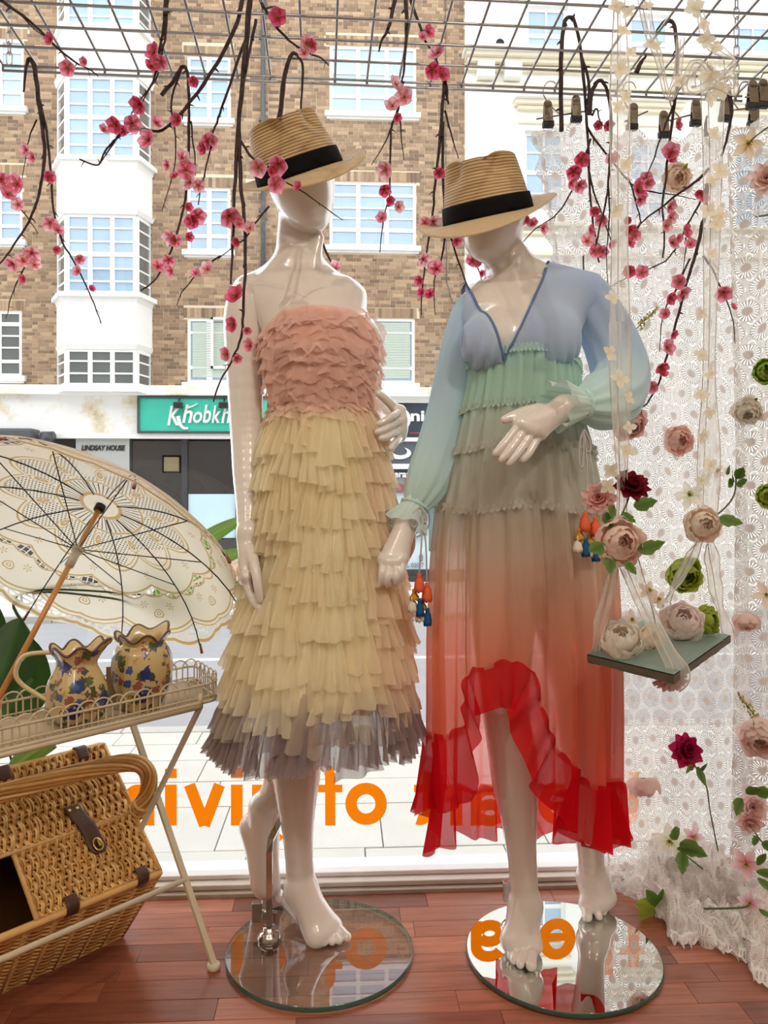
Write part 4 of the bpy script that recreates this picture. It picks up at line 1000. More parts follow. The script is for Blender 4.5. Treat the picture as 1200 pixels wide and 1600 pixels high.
# red ruffle along the edge: sample the edge by arc length
aa = [2*pi*k/1440 for k in range(1441)]; ep = [skirtpt(a, edge(a)) for a in aa]; sl_ = [0]
for p, q in zip(ep, ep[1:]): sl_.append(sl_[-1]+(q-p).length)
NE = 620; es = [sl_[-1]*k/NE for k in range(NE)]; ea = [float(np.interp(s_, sl_, aa)) for s_ in es]; E_ = [skirtpt(a, edge(a)) for a in ea]
mb = MB(); vs = []; NV = 7
for i, (a, p) in enumerate(zip(ea, E_)):
    q0, q1 = E_[(i-4) % NE], E_[(i+4) % NE]; t = (q1-q0).normalized(); n = Vector((math.cos(a), math.sin(a), 0)); dn = t.cross(n); 
    if dn.z > 0: dn = -dn
    steep = abs(t.z); s_ = es[i]
    side = n.cross(Vector((0, 0, 1)))
    d = (dn*(.35+.5*steep)+Vector((0, 0, -1))*(.75)).normalized(); L = (interp(math.cos(a), [-1, -.84, -.78, -.66, 0, .3, 1], [.16, .155, .085, .09, .092, .118, .135]) if math.sin(a) < .1 else .125)*(1+.12*nz(s_*9, 3))
    w_ = math.sin(s_*105+2.2*nz(s_*11, 1)); w2 = math.sin(s_*44+3*nz(s_*6, 7))
    for j in range(NV+1):
        v = j/NV; amp = .004+.016*v
        pt = p+d*L*(v-.10)+n*(.006+amp*(.55*w_+.75*w2)+.02*v*steep)+t*(.010*v*math.cos(s_*44+3*nz(s_*6, 7)))
        if j == 0: pt += n*.005*w_+Vector((0, 0, .004*w_))
        vs.append(pt)
fs = [(i*(NV+1)+j, ((i+1) % NE)*(NV+1)+j, ((i+1) % NE)*(NV+1)+j+1, i*(NV+1)+j+1) for i in range(NE) for j in range(NV)]
mb.add(vs, fs, red, True); mb.c = [mixc(red, red2, .25+.25*nz(p[0]*9, p[2]*9)) for p in mb.v]; mb.build('hem_ruffle', m_chif, DB)
# bodice: a fitted shell over the bust, opened by a V neck
lo, hi = bounds([pB(690, 420), pB(970, 620)], .02)
T = Body((lo[0], 1.52, pB(800, 625).z), (hi[0], 1.95, pB(800, 400).z), .0035)
T.slices([row(824, 428, 62, 30, 1.75), row(824, 442, 92, 50, 1.75), row(822, 460, 104, 62, 1.75), row(820, 490, 98, 72, 1.745), row(815, 530, 90, 78, 1.735), row(812, 570, 83, 76, 1.735), row(810, 620, 84, 76, 1.74), row(810, 660, 82, 74, 1.74)], .02)
T.ell(pB(760, 533, 1.655), (.058, .056, .056), .045); T.ell(pB(862, 530, 1.655), (.060, .058, .060), .045)
T.cone(pB(792, 446, 1.75), pB(740, 490, 1.75), .036, .052, .04); T.cone(pB(822, 428, 1.755), pB(918, 462, 1.75), .038, .052, .04)
me = T.mesh('bodice', (0, 0, 0)); bm = bmesh.new(); bm.from_mesh(me); bpy.data.meshes.remove(me)
def vplane(p, q):
    """plane through the camera-facing line p-q, running front to back"""
    d = (q-p).normalized(); return p, d.cross(Vector((0, 1, 0))).normalized()
vb = P(787, 562, 1.62); cuts = [vplane(vb, P(746, 466, 1.66)), vplane(vb, P(852, 426, 1.68)), (pB(810, 588, 1.70), Vector((0, .0, 1))), vplane(pB(722, 470), pB(704, 600)), vplane(pB(934, 440), pB(914, 600)), (pB(820, 412, 1.75), Vector((0, 0, 1)))]
for c_, n_ in cuts: bmesh.ops.bisect_plane(bm, geom=bm.verts[:]+bm.edges[:]+bm.faces[:], plane_co=c_, plane_no=n_, dist=1e-5)
def sd(i, p): return (p-cuts[i][0]).dot(cuts[i][1])
s0 = 1 if sd(0, P(800, 470, 1.64)) > 0 else -1; s1 = 1 if sd(1, P(790, 470, 1.64)) > 0 else -1
s3 = 1 if sd(3, P(800, 500, YBm)) > 0 else -1; s4 = 1 if sd(4, P(800, 500, YBm)) > 0 else -1
kill = []
for f in bm.faces:
    c_ = f.calc_center_median()
    if sd(2, c_) < 0 or (sd(0, c_)*s0 > 0 and sd(1, c_)*s1 > 0 and c_.y < 1.80) or sd(5, c_) > 0 or sd(3, c_)*s3 < 0 or sd(4, c_)*s4 < 0: kill.append(f)
bmesh.ops.delete(bm, geom=kill, context='FACES')
bmesh.ops.remove_doubles(bm, verts=bm.verts, dist=2e-4)
for v in bm.verts:         # soft gathers towards the waist seam
    ipy = ipx(v.co)[1]; g = sstep(520, 575, ipy); n = v.normal
    sa_ = math.atan2(v.co.y-1.735, v.co.x-pB(812, 560).x); v.co -= Vector((math.cos(sa_), math.sin(sa_), 0))*(.022*sstep(2, 16, ipy-seams[0](sa_)))
    v.co += n*(.0035*g*math.sin(v.co.x*260+3*nz(v.co.x*9, v.co.z*9)))
bm.verts.index_update()
mb = MB(); mb.add([v.co.copy() for v in bm.verts], [tuple(v.index for v in f.verts) for f in bm.faces], smooth=True)
mb.c = [dye(min(ipx(v.co)[1], 500)) for v in bm.verts]; bod = mb.build('bodice', m_chif, DB)
# binding along the V edges
be = [e for e in bm.edges if e.is_boundary]
tr_ = MB()
for k, sgn_ in ((0, s0), (1, s1)):
    pts = [v.co.copy() for e in be for v in e.verts if abs(sd(k, v.co)) < 4e-4 and v.co.y < 1.80 and sd(1-k, v.co)*(s1 if k == 0 else s0) > -.002]
    pts = sorted({tuple(round(c, 4) for c in p) for p in pts}, key=lambda p: p[2])
    if len(pts) > 4: tr_.tube([Vector(p)+Vector((0, -.001, 0)) for p in pts[::2]], .0028, 6, col=S(140, 165, 205))
tr_.build('neck_binding', m_chif, DB); bm.free()
# sleeves
m_slv = cloth('sleeve_chiffon', None, sheer=.10, trans=.45)
def sleeve(pts, rs, gather, frill, col0, col1, fz=10):
    q = spline([tuple(p)+(r,) for p, r in zip(pts, rs)], 8); L = len(q); path = [Vector(p[:3]) for p in q]
    mb = MB(); n = 64; fr = None; vs = []; cs = []
    for i, p in enumerate(path):
        t = (path[min(i+1, L-1)]-path[max(i-1, 0)]).normalized(); u = Vector((0, 1, 0)) if fr is None else fr; u = (u-t*u.dot(t)).normalized(); fr = u; w_ = t.cross(u); f = i/(L-1)
        for k in range(n):
            a = 2*pi*k/n; wr = .09*math.cos(fz*a+2*f)*(.25+f**2)+.10*nz(math.cos(a)*2, math.sin(a)*2, f*4)+.02*math.cos(fz*3*a)*f**4+.05*math.cos(f*34+2*math.cos(a))*sstep(.45, .8, f)*(1-f)
            vs.append(path[i]+(u*math.cos(a)+w_*math.sin(a))*q[i][3]*(1+wr)); cs.append(mixc(col0, col1, sstep(.25, .95, f)))
    fs = [(i*n+k, i*n+(k+1) % n, (i+1)*n+(k+1) % n, (i+1)*n+k) for i in range(L-1) for k in range(n)]
    mb.add(vs, fs, cs, True); o = mb.build('sleeve', m_slv, DB)
    g0, g1 = frill; ax = (g1-g0).normalized(); u = ax.orthogonal().normalized(); w_ = ax.cross(u); mb = MB()
    def cf(uu, v):
        a = 2*pi*uu; r = lerp(gather, gather*1.75, v**.8)*(1+.16*v*math.cos(7*a+1)+.05*math.cos(19*a)); return g0+ax*((g1-g0).length*v*(1+.12*math.cos(3*a)))+(u*math.cos(a)+w_*math.sin(a))*r
    mb.grid(cf, 72, 6, wrap=True, colfn=lambda a, b: mixc(col1, (1, 1, 1, 1), .06)); mb.build('cuff_frill', m_chif2, o)
    mb = MB(); mb.tube([g0+(u*math.cos(2*pi*k/40)+w_*math.sin(2*pi*k/40))*(gather+.003+.002*math.cos(k*2.3)) for k in range(40)], .0045, 6, closed=True, col=col1); mb.build('cuff_elastic', m_chif, o)
    return o
sb, sg_ = S(212, 238, 255), S(230, 252, 250)
slL = sleeve([pB(764, 474, 1.75), pB(741, 494, 1.75), pB(727, 534, 1.75), pB(714, 590, 1.745), pB(700, 650, 1.74), pB(687, 700, 1.73), pB(671, 745, 1.71), pB(658, 772, 1.70), pB(649, 790, 1.695)],
             [.040, .050, .050, .048, .046, .047, .046, .038, .025], .025, (P(648, 790, 1.695), P(634, 822, 1.68)), sb, sg_)
slR = sleeve([pB(888, 452, 1.75), pB(914, 464, 1.75), pB(936, 497, 1.75), pB(957, 540, 1.745), pB(970, 580, 1.73), pB(966, 612, 1.69), pB(945, 626, 1.645), pB(925, 631, 1.61), pB(908, 633, 1.59)],
             [.044, .054, .058, .060, .062, .062, .060, .045, .027], .027, (P(908, 633, 1.59), P(868, 634, 1.545)), S(206, 224, 246), sg_)
m_cord = mat('grey_cord', S(190, 188, 184), .8)
tco = {'coral': S(238, 104, 62), 'mustard': S(206, 150, 40), 'ivory': S(236, 224, 208), 'blue': S(10, 84, 140)}
m_tas = {k: mat(k+'_thread', c, .8, bmp=.3, bscale=400) for k, c in tco.items()}
def tassel(par, top, col, L=.036, r=.0095):
    mb = MB(); mb.lathe([(.001, .002), (.0045, 0), (.005, -.004), (.0038, -.008), (r*.75, -.014), (r, -L*.75), (r*.96, -L), (.001, -L+.003)], 14, Matrix.Translation(top), fun=lambda p, a, i: p*1 if i < 3 else Vector((p.x*(1+.12*math.cos(7*a)), p.y*(1+.12*math.cos(7*a)), p.z+.002*math.cos(5*a))))
    return mb.build('tassel', m_tas[col], par)
def tie(par, knot, ends, loops):
    o = MB(); o.tube(spline(loops, 8), .0022, 6)
    for e in ends:
        m1 = (knot+e)/2+Vector((.004, -.006, .01)); o.tube(spline([knot, m1, e], 8), .0018, 6)
    c = o.build('tie_cord', m_cord, par)
    for e in ends:
        tassel(c, e, 'coral', .040, .0105); tassel(c, e+Vector((-.010, .004, -.034)), 'mustard', .024, .0095); tassel(c, e+Vector((-.014, .002, -.050)), 'ivory', .032, .0105); tassel(c, e+Vector((.001, -.003, -.054)), 'blue', .036, .0085)
kn = P(656, 792, 1.665)
tie(slL, kn, [P(655, 896, 1.655), P(667, 911, 1.66)], [kn, P(648, 800, 1.65), P(642, 815, 1.65), P(648, 824, 1.65), P(655, 808, 1.66), kn, P(664, 800, 1.66), P(667, 812, 1.66), P(661, 815, 1.66), kn])
kn = P(912, 672, 1.58)
tie(slR, kn, [P(914, 800, 1.575), P(930, 808, 1.585)], [kn, P(906, 690, 1.57), P(905, 720, 1.57), P(910, 730, 1.57), P(912, 700, 1.575), kn, P(922, 690, 1.575), P(922, 705, 1.575), P(916, 702, 1.575), kn])
# ================================================================== FLOWERS
def petal_mesh(name, w_, h_, cup, curl, c0, c1, nu=6, nv=6, ruf=0, tip=.5):
    """one petal: base at the origin, growing along +z and leaning outwards (+x)"""
    m = MB()
    def f(u, v):
        e = (u-.5)*2; wd = w_*(.22+.78*math.sin(pi/2*v/.55)) if v < .55 else w_*math.sqrt(max(.10, 1-((v-.55)/.45)**2))
        x = cup*math.sin(v*pi*.82)-curl*v**3-e*e*abs(cup)*.6*math.sin(v*pi*.8+.2); y = e*wd*.5
        return Vector((x+ruf*math.sin(e*9+v*5)*v*v, y, h_*(v-.10*e*e*v+(.05*math.sin(e*14) if ruf > .04 and v > .9 else 0))))
    m.grid(f, nu, nv, colfn=lambda u, v: mixc(c0, c1, v**.7)); return m
def fabric_petal(name):
    m, nt, b, out = newmat(name); at = N(nt, 'ShaderNodeAttribute', attribute_name='dye')
    b.inputs['Roughness'].default_value = .7; nt.links.new(at.outputs['Color'], b.inputs['Base Color'])
    t = N(nt, 'ShaderNodeBsdfTranslucent', {'Color': at.outputs['Color']}); mx = N(nt, 'ShaderNodeMixShader', {0: .5, 1: b.outputs[0], 2: t.outputs[0]}); nt.links.new(mx.outputs[0], out.inputs[0]); return m
m_pet = fabric_petal('silk_petal')
m_leaf = mat('silk_leaf', S(84, 118, 44), .5, vcol=True, trans=.3, var=.12, scale=30)
m_stem = mat('green_stem', S(72, 92, 48), .6)
m_wire = mat('dark_wire', S(40, 42, 36), .5)
def leaf_mesh(L, W, bend, c0=S(66, 104, 40), c1=S(120, 150, 62), lobed=0):
    m = MB()
    def f(u, v):
        e = (u-.5)*2; wd = W*.5*math.sin(pi*min(.985, .03+.97*v)**.8)**.9*(1+lobed*abs(math.sin(v*pi*3.2)))
        return Vector((e*wd, -.18*wd*abs(e)+bend*v*v*L, v*L))
    m.grid(f, 6, 8, colfn=lambda u, v: mixc(c0, c1, abs(u-.5)*1.2+.2*v)); me = m.mesh('leaf'); me.materials.append(m_leaf); return me
LEAF = {'plain': leaf_mesh(1, .36, .25), 'lobed': leaf_mesh(1, .5, .2, lobed=.35), 'lime': leaf_mesh(1, .45, .3, S(130, 150, 40), S(188, 196, 84)), 'olive': leaf_mesh(1, .36, .15, S(88, 84, 40), S(120, 112, 56))}
PETC = {}
def petals(kind, c0, c1):
    c0, c1 = mixc(c0, (1, 1, 1, 1), .30 if min(c0) > .2 else 0), mixc(c1, (1, 1, 1, 1), .5 if min(c1) > .25 else .0); k = (kind, c0, c1)
    if k not in PETC:
        if kind == 'peony': ms = [petal_mesh('p', .85, .80, .22, .10, c0, c1), petal_mesh('p', 1.0, .98, .36, .16, c0, c1, ruf=.02), petal_mesh('p', 1.15, 1.05, .46, .14, c0, c1, ruf=.03)]
        elif kind == 'carnation': ms = [petal_mesh('p', .75, .9, .12, -.1, c0, c1, 8, 5, ruf=.05, tip=.35), petal_mesh('p', .8, .95, .30, -.25, c0, c1, 8, 5, ruf=.06, tip=.35), petal_mesh('p', .85, 1.0, .45, -.45, c0, c1, 8, 5, ruf=.07, tip=.35)]
        elif kind == 'open': ms = [petal_mesh('p', .62, 1.0, .25, -.35, c0, c1, ruf=.02)]
        PETC[k] = []
        for m in ms: me = m.mesh('petal'); me.materials.append(m_pet); PETC[k].append(me)
    return PETC[k]
def basis(d, roll=0):
    """rotation taking +z to d"""
    return d.normalized().to_track_quat('Z', 'Y').to_matrix().to_4x4() @ Matrix.Rotation(roll, 4, 'Z')
def put_leaf(par, base, d, L, kind='plain', roll=0, name='leaf'):
    z = d.normalized(); y = -FW+Vector((0, 0, .35)); y = (y-z*y.dot(z)).normalized(); x = y.cross(z)
    M = Matrix((tuple(x)+(0,), tuple(y)+(0,), tuple(z)+(0,), (0, 0, 0, 1))).transposed()
    return inst(name, LEAF[kind], par, Matrix.Translation(base) @ M @ Matrix.Rotation(roll, 4, 'Z') @ Matrix.Scale(L, 4))
def flower(px_, py_, Y, dia, kind, c0, c1, label, cat='flower', group=None, face=(-.1, -1, -.1), name='silk_flower', calyx=True, leaves=(), stem=None, stemw=.0016):
    """artificial flower; dia in image pixels; face = direction it looks"""
    ctr = P(px_, py_, Y); r = px(dia, Y)/2; d = Vector(face).normalized(); base = ctr-d*r*.55
    t = thing(name, base, label, cat, group); B0 = Matrix.Translation(base) @ basis(d, R_.uniform(0, 6))
    ms = petals(kind, c0, c1)
    if kind == 'peony': spec = [(0, 0, 4, .80), (0, 10, 5, 1.0), (1, 16, 6, 1.14), (1, 28, 6, 1.2), (2, 42, 6, 1.22), (2, 60, 5, 1.16)]
    elif kind == 'carnation': spec = [(0, 6, 5, .8), (0, 20, 7, .9), (1, 36, 8, 1.0), (2, 54, 9, 1.05)]
    else: spec = [(0, 58, 5, 1.2)]
    for mi, tilt, n, sc in spec:
        o = R_.uniform(0, 6)
        for k in range(n):
            a = o+2*pi*k/n+R_.uniform(-.12, .12); s = sc*r*R_.uniform(.92, 1.06)
            M = B0 @ Matrix.Rotation(a, 4, 'Z') @ Matrix.Translation((r*.05, 0, 0)) @ Matrix.Rotation(math.radians(tilt+R_.uniform(-5, 5)), 4, 'Y') @ Matrix.Scale(s, 4)
            inst('petal', ms[mi], t, M)
    if kind == 'open':
        m = MB()
        for k in range(7):
            a = k*.9; m.tube([base, base+(B0.to_3x3() @ Vector((.25*r*math.cos(a), .25*r*math.sin(a), .75*r)))], .0012, 4, col=S(196, 190, 90))
        m.build('stamens', m_leaf, t)
    if calyx and kind != 'open':
        for k in range(4): inst('sepal', LEAF['plain'], t, B0 @ Matrix.Translation((0, 0, -.06*r)) @ Matrix.Rotation(k*1.57+.4, 4, 'Z') @ Matrix.Rotation(1.75, 4, 'Y') @ Matrix.Rotation(1.57, 4, 'Z') @ Matrix.Scale(r*.85, 4))
    if stem:
        m = MB(); m.tube(spline([base]+[P(*q) for q in stem], 6), stemw, 6); m.build('stem', m_stem, t)
    for (lx, ly, ldx, ldy, L, kd) in leaves:
        b = P(lx, ly, Y-.01); e = P(lx+ldx, ly+ldy, Y-.03); put_leaf(t, b, e-b, px(L, Y), kd, R_.uniform(-.5, .5))
    return t
pe, pe2 = S(244, 190, 158), S(252, 226, 206)
cr0, cr1 = S(246, 222, 196), S(252, 244, 230)
pk0, pk1 = S(236, 150, 140), S(250, 206, 196)
gr0, gr1 = S(140, 160, 34), S(190, 204, 84)
dr0, dr1 = S(96, 6, 26), S(142, 14, 40); mg0, mg1 = S(140, 10, 60), S(196, 30, 90)
# ================================================================== LACE CURTAIN
def lace(name='eyelet_lace', amt=1.0, top=.93):
    m, nt, b, out = newmat(name); nt.nodes.remove(b)
    uv = N(nt, 'ShaderNodeUVMap'); sp = N(nt, 'ShaderNodeSeparateXYZ', {0: uv.outputs[0]}); u, v = sp.outputs[0], sp.outputs[1]
    def cells(cu, cv, shift, ou=0.0, ov=0.0):
        vv = math_(nt, 'MULTIPLY_ADD', v, 1/cv, ov); row = math_(nt, 'FLOOR', vv); par = math_(nt, 'MULTIPLY', math_(nt, 'FLOORED_MODULO', row, 2.0), shift)
        uu = math_(nt, 'ADD', math_(nt, 'MULTIPLY_ADD', u, 1/cu, ou), par)
        x = math_(nt, 'SUBTRACT', math_(nt, 'FRACT', uu), .5); y = math_(nt, 'SUBTRACT', math_(nt, 'FRACT', vv), .5)
        y = math_(nt, 'MULTIPLY', y, cv/cu)
        r = math_(nt, 'SQRT', math_(nt, 'ADD', math_(nt, 'MULTIPLY', x, x), math_(nt, 'MULTIPLY', y, y))); return r, math_(nt, 'ARCTAN2', y, x)
    def band(r, a, c): return math_(nt, 'MULTIPLY', math_(nt, 'GREATER_THAN', r, a), math_(nt, 'LESS_THAN', r, c))
    r, th = cells(.062, .054, .5)
    spk = math_(nt, 'GREATER_THAN', math_(nt, 'SINE', math_(nt, 'MULTIPLY', th, 22.0)), .25)
    h1 = math_(nt, 'MULTIPLY', spk, band(r, .18, .40))
    r2, t2 = cells(.031, .027, .5, .25, .5); h2 = band(r2, .16, .24)
    h2 = math_(nt, 'MULTIPLY', h2, math_(nt, 'GREATER_THAN', r, .46))
    net = N(nt, 'ShaderNodeTexVoronoi', {'Vector': uv.outputs[0], 'Scale': 420.0}, feature='DISTANCE_TO_EDGE'); hn = math_(nt, 'MULTIPLY', math_(nt, 'GREATER_THAN', net.outputs['Distance'], .16), math_(nt, 'GREATER_THAN', r, .42))
    hn = math_(nt, 'MULTIPLY', hn, .55*amt)
    hole = math_(nt, 'MINIMUM', math_(nt, 'ADD', math_(nt, 'ADD', h1, h2), hn), top)
    dense = math_(nt, 'LESS_THAN', r, .15)
    cm = N(nt, 'ShaderNodeMix', {0: dense, 6: S(240, 238, 235) if amt else S(250, 248, 244), 7: S(216, 204, 196)}, data_type='RGBA')
    cm2 = N(nt, 'ShaderNodeMix', {0: band(r, .165, .425), 6: cm.outputs[2], 7: S(212, 207, 203) if amt else S(246, 243, 238)}, data_type='RGBA')
    d = N(nt, 'ShaderNodeBsdfDiffuse', {'Color': cm2.outputs[2]}); t = N(nt, 'ShaderNodeBsdfTranslucent', {'Color': cm2.outputs[2]})
    m1 = N(nt, 'ShaderNodeMixShader', {0: .45, 1: d.outputs[0], 2: t.outputs[0]}); tr = N(nt, 'ShaderNodeBsdfTransparent')
    m2 = N(nt, 'ShaderNodeMixShader', {0: hole, 1: m1.outputs[0], 2: tr.outputs[0]}); nt.links.new(m2.outputs[0], out.inputs[0]); return m
m_lace = lace(); m_lace2 = lace('heavy_eyelet_lace', .0, .50)
CU = thing('lace_curtain', P(1050, 1392, 1.96), 'white eyelet lace curtain hanging from clips beside the ombre dress', 'curtain')
def curtain(name, xl, xr, ytop, ybot, Yf, wl, amp, ph, nu=170, nv=110, zb=.004):
    """xl(py), xr(py): image columns of its edges; Yf(u): depth; folds of wavelength wl (m)"""
    m = MB(); W = (P(xr(700), 700, Yf(1)).x-P(xl(700), 700, Yf(0)).x)*1.22
    def f(u, v):
        Yd = Yf(u); zt = P(900, ytop(u), Yd).z; z = lerp(zt, zb if ybot is None else P(900, ybot, Yd).z, v); py = HOR-(z-CAMZ)/Yd*FPX
        x = lerp(P(xl(py), py, Yd).x, P(xr(py), py, Yd).x, u)
        fo = amp*(.35+.65*v**.6)*(math.sin(2*pi*u*W/wl+ph+.8*math.sin(u*9+ph)+.5*nz(u*4, v*2, ph))+.4*nz(u*14, v*3, ph))
        return Vector((x+.25*fo, Yd+fo-.008*v, z+.004*nz(u*30, v*4)))
    m.grid(f, nu, nv, uvfn=lambda u, v: (u*W, (1-v)*2.0)); return m.build(name, m_lace, CU)
clipx = [842, 856, 900, 945, 988, 1037, 1088, 1135]; clipy = [203, 190, 186, 196, 192, 206, 187, 190]
def ytop1(u):
    x = lerp(842, 1135, u); y = interp(x, clipx, clipy)
    d = min(abs(x-q) for q in clipx[1:]); return y+min(22, d*.75)
curtain('lace_panel', lambda y: interp(y, [180, 240, 420, 800, 1390], [838, 846, 872, 905, 952]), lambda y: interp(y, [180, 700, 1390], [1138, 1165, 1180]), ytop1, None, lambda u: 1.965-.03*u, .16, .018, .6)
def ytop2(u): return 186-30*u+12*abs(math.sin(u*7))
curtain('lace_panel', lambda y: interp(y, [180, 700, 1340, 1500], [1136, 1150, 1140, 1120]), lambda y: 1262, ytop2, None, lambda u: 1.80-.06*u, .12, .022, 2.1, 90, 110)
# gathered lace edging down the free edge and the scalloped hem
m = MB()
def edg(u, v):
    py = lerp(205, 1385, u); x = interp(py, [180, 240, 420, 800, 1390], [838, 846, 872, 905, 952]); w_ = math.sin(u*150)
    return P(x+4-v*(13+5*w_), py, 1.962+.018*v*math.sin(u*150+1.2))
m.grid(edg, 420, 4, uvfn=lambda u, v: (v*.05, u*2)); m.build('lace_edging', m_lace, CU)
# hem pooled on the floor: crumpled folds spilling towards the room
m = MB()
def pool(u, v):
    bx = interp(u, [0, .25, .5, .75, 1], [962, 1010, 1075, 1140, 1215]); by = interp(u, [0, .25, .5, .75, 1], [1388, 1390, 1396, 1420, 1450])
    fx = interp(u, [0, .12, .25, .35, .5, .62, .7, .8, .9, 1], [956, 985, 1030, 1048, 1078, 1118, 1122, 1168, 1178, 1215]); fy = interp(u, [0, .12, .25, .35, .5, .62, .7, .8, .9, 1], [1392, 1399, 1432, 1476, 1482, 1474, 1492, 1504, 1538, 1552])
    a, b = PZ(bx, by, 0), PZ(fx, fy, 0); p = a.lerp(b, v); h = .12*(1-v)**1.6*sstep(0, .3, u)+.050*sstep(.05, .3, u)*(abs(math.sin(v*6+3*nz(u*4, 2)))*(.5+.5*abs(nz(u*5, v*2, 4))))*(1-v**3)+.010*abs(math.sin(u*38+3*nz(u*5, 9)))*(1-abs(2*v-1)**2)
    return Vector((p.x+.012*nz(u*22, v*5, 1), p.y+.016*nz(u*20, v*6, 5)+.006*math.sin(u*70)*v, .003+h+.004*(1+math.sin(u*95))*v**2))
m.grid(pool, 260, 30, uvfn=lambda u, v: (u*1.2, v*.30)); m.build('pooled_hem', m_lace2, CU)
m = MB()
def pool2(u, v):
    c = PZ(lerp(1035, 1150, u), lerp(1410, 1450, u), 0); a = 2*pi*v; r = .055*(.8+.4*nz(u*7, v*4, 2))*math.sin(pi*(.08+.84*u))**.5
    return Vector((c.x+.02*nz(u*12, 3), c.y+r*math.cos(a), .045+.9*r*math.sin(a)*(1+.3*nz(u*15, v*6))+.05*nz(u*5, 8)+.03))
m.grid(pool2, 90, 22, uvfn=lambda u, v: (u*.4, v*.3)); m.build('crumpled_lace', m_lace, CU)
m_edg = cloth('white_cotton_edging', S(250, 248, 244), sheer=.06, trans=.35)
m = MB()
def sc(u, v):
    p = pool(u, lerp(.90, 1.0, v)); q = pool(u, 1.0); d = Vector((q.x-p.x, q.y-p.y, 0)); s_ = abs(math.sin(u*150))
    return Vector((p.x, p.y, p.z+.004))+Vector((-.3, -.95, 0))*(.012*v*s_)+Vector((0, 0, .006*math.sin(u*90+2)*v))
m.grid(sc, 420, 4, keep=lambda u, v: u > .08 and not (.3 < v < .7 and (u*110) % 1 < .45)); m.build('scalloped_edging', m_edg, CU)
m = MB()
def heap(u, v):
    c = PZ(lerp(1040, 1200, u), lerp(1436, 1492, u)+14*nz(u*6, 2), 0); a_ = pi*v; r = .078*(.75+.5*nz(u*9, v*3, 6))*math.sin(pi*(.06+.88*u))**.5
    return Vector((c.x+.012*nz(u*18, v*4), c.y-r*math.cos(a_)*1.2, .004+.8*r*math.sin(a_)*(1+.6*nz(u*22, v*5, 3))+.006*math.sin(v*26+5*nz(u*8, 4))))
m.grid(heap, 160, 22, uvfn=lambda u, v: (u*.4, v*.2)); m.build('crumpled_lace', m_lace2, CU)
# ================================================================== CLIP HANGERS
m_clip = mat('tarnished_steel', S(150, 140, 124), .3, metal=1)
m_rub = mat('black_rubber', S(24, 24, 26), .6)
def hanger(x0, y0, x1, y1, Y, hook, clips, label):
    a, b = P(x0, y0, Y), P(x1, y1, Y); t = thing('clip_hanger', (a+b)/2, label, 'hanger', 'clip hangers holding the lace curtain')
    m = MB(); m.tube([a, b], .0022, 8); m.build('bar', m_clip, t)
    for e in (a, b): pass
    h = MB(); hx, hy = hook; mid = (a+b)/2; q = P(hx, hy, Y); h.tube(spline([mid, mid.lerp(q, .35)+Vector((-.02, 0, .0)), q+Vector((-.022, 0, -.02)), q+Vector((-.012, 0, .006)), q+Vector((.006, 0, .008)), q+Vector((.014, 0, -.006))], 6), .0016, 6); h.build('hook', m_clip, t)
    for cx, cy in clips:
        c = P(cx, cy, Y-.004); k = MB(); tl = R_.uniform(-.12, .12); M = Matrix.Translation(c) @ Matrix.Rotation(tl, 4, 'Y')
        for s in (-1, 1):
            k.bbox((-.011, s*.005-.0012, -.026), (.011, s*.005+.0012, .020), .001, M=M @ Matrix.Rotation(s*.16, 4, 'X'))
            k.lathe([(.0105, -.0012), (.0105, .0012)], 16, M @ Matrix.Rotation(s*.16, 4, 'X') @ Matrix.Translation((0, s*.005, .020)) @ Matrix.Rotation(pi/2, 4, 'X'), caps=True, smooth=False)
        k.tube([M @ Vector((-.012, 0, .0)), M @ Vector((.012, 0, 0))], .004, 8); cl = k.build('clip', m_clip, t)
        g = MB(); g.bbox((-.014, -.008, -.037), (.014, .008, -.022), .002, M=M); g.build('grip', m_rub, cl)
hanger(838, 186, 914, 174, 1.955, (862, 133), [(856, 176), (900, 168)], 'steel clip hanger at the curtain corner nearest the straw hat')
hanger(976, 190, 1012, 174, 1.95, (985, 134), [(989, 180)], 'steel clip hanger behind the organza ribbon that holds the swing front')
hanger(1030, 192, 1094, 176, 1.945, (1060, 136), [(1037, 192), (1087, 174)], 'steel clip hanger between the two organza ribbons')
hanger(1124, 174, 1184, 168, 1.90, (1166, 134), [(1133, 166), (1178, 176)], 'steel clip hanger under the right-hand end of the wire grid')
hanger(1164, 152, 1240, 146, 1.79, (1200, 120), [(1176, 146), (1192, 144)], 'steel clip hanger carrying the front curtain panel')

# ================================================================== SWING
m_bteal = mat('sage_paint', S(116, 138, 126), .45, var=.18, scale=14, bmp=.1)
m_bedge = mat('worn_board_edge', S(92, 84, 66), .7, var=.3, scale=30)
def organza():
    m, nt, b, out = newmat('organza'); nt.nodes.remove(b)
    c = S(250, 246, 238); d = N(nt, 'ShaderNodeBsdfDiffuse', {'Color': c}); t = N(nt, 'ShaderNodeBsdfTranslucent', {'Color': c}); tr = N(nt, 'ShaderNodeBsdfTransparent')
    m1 = N(nt, 'ShaderNodeMixShader', {0: .55, 1: d.outputs[0], 2: t.outputs[0]}); lw = N(nt, 'ShaderNodeLayerWeight', {'Blend': .4})
    m2 = N(nt, 'ShaderNodeMixShader', {0: math_(nt, 'MULTIPLY_ADD', lw.outputs['Facing'], -.5, .62), 1: m1.outputs[0], 2: tr.outputs[0]}); nt.links.new(m2.outputs[0], out.inputs[0]); return m
m_org = organza(); m_orge = mat('ribbon_edge', S(226, 220, 208), .6, trans=.3)
ZB = .73
cor = [PZ(918, 1022, ZB), PZ(1053, 1054, ZB), PZ(1141, 992, ZB), PZ(985, 966, ZB)]
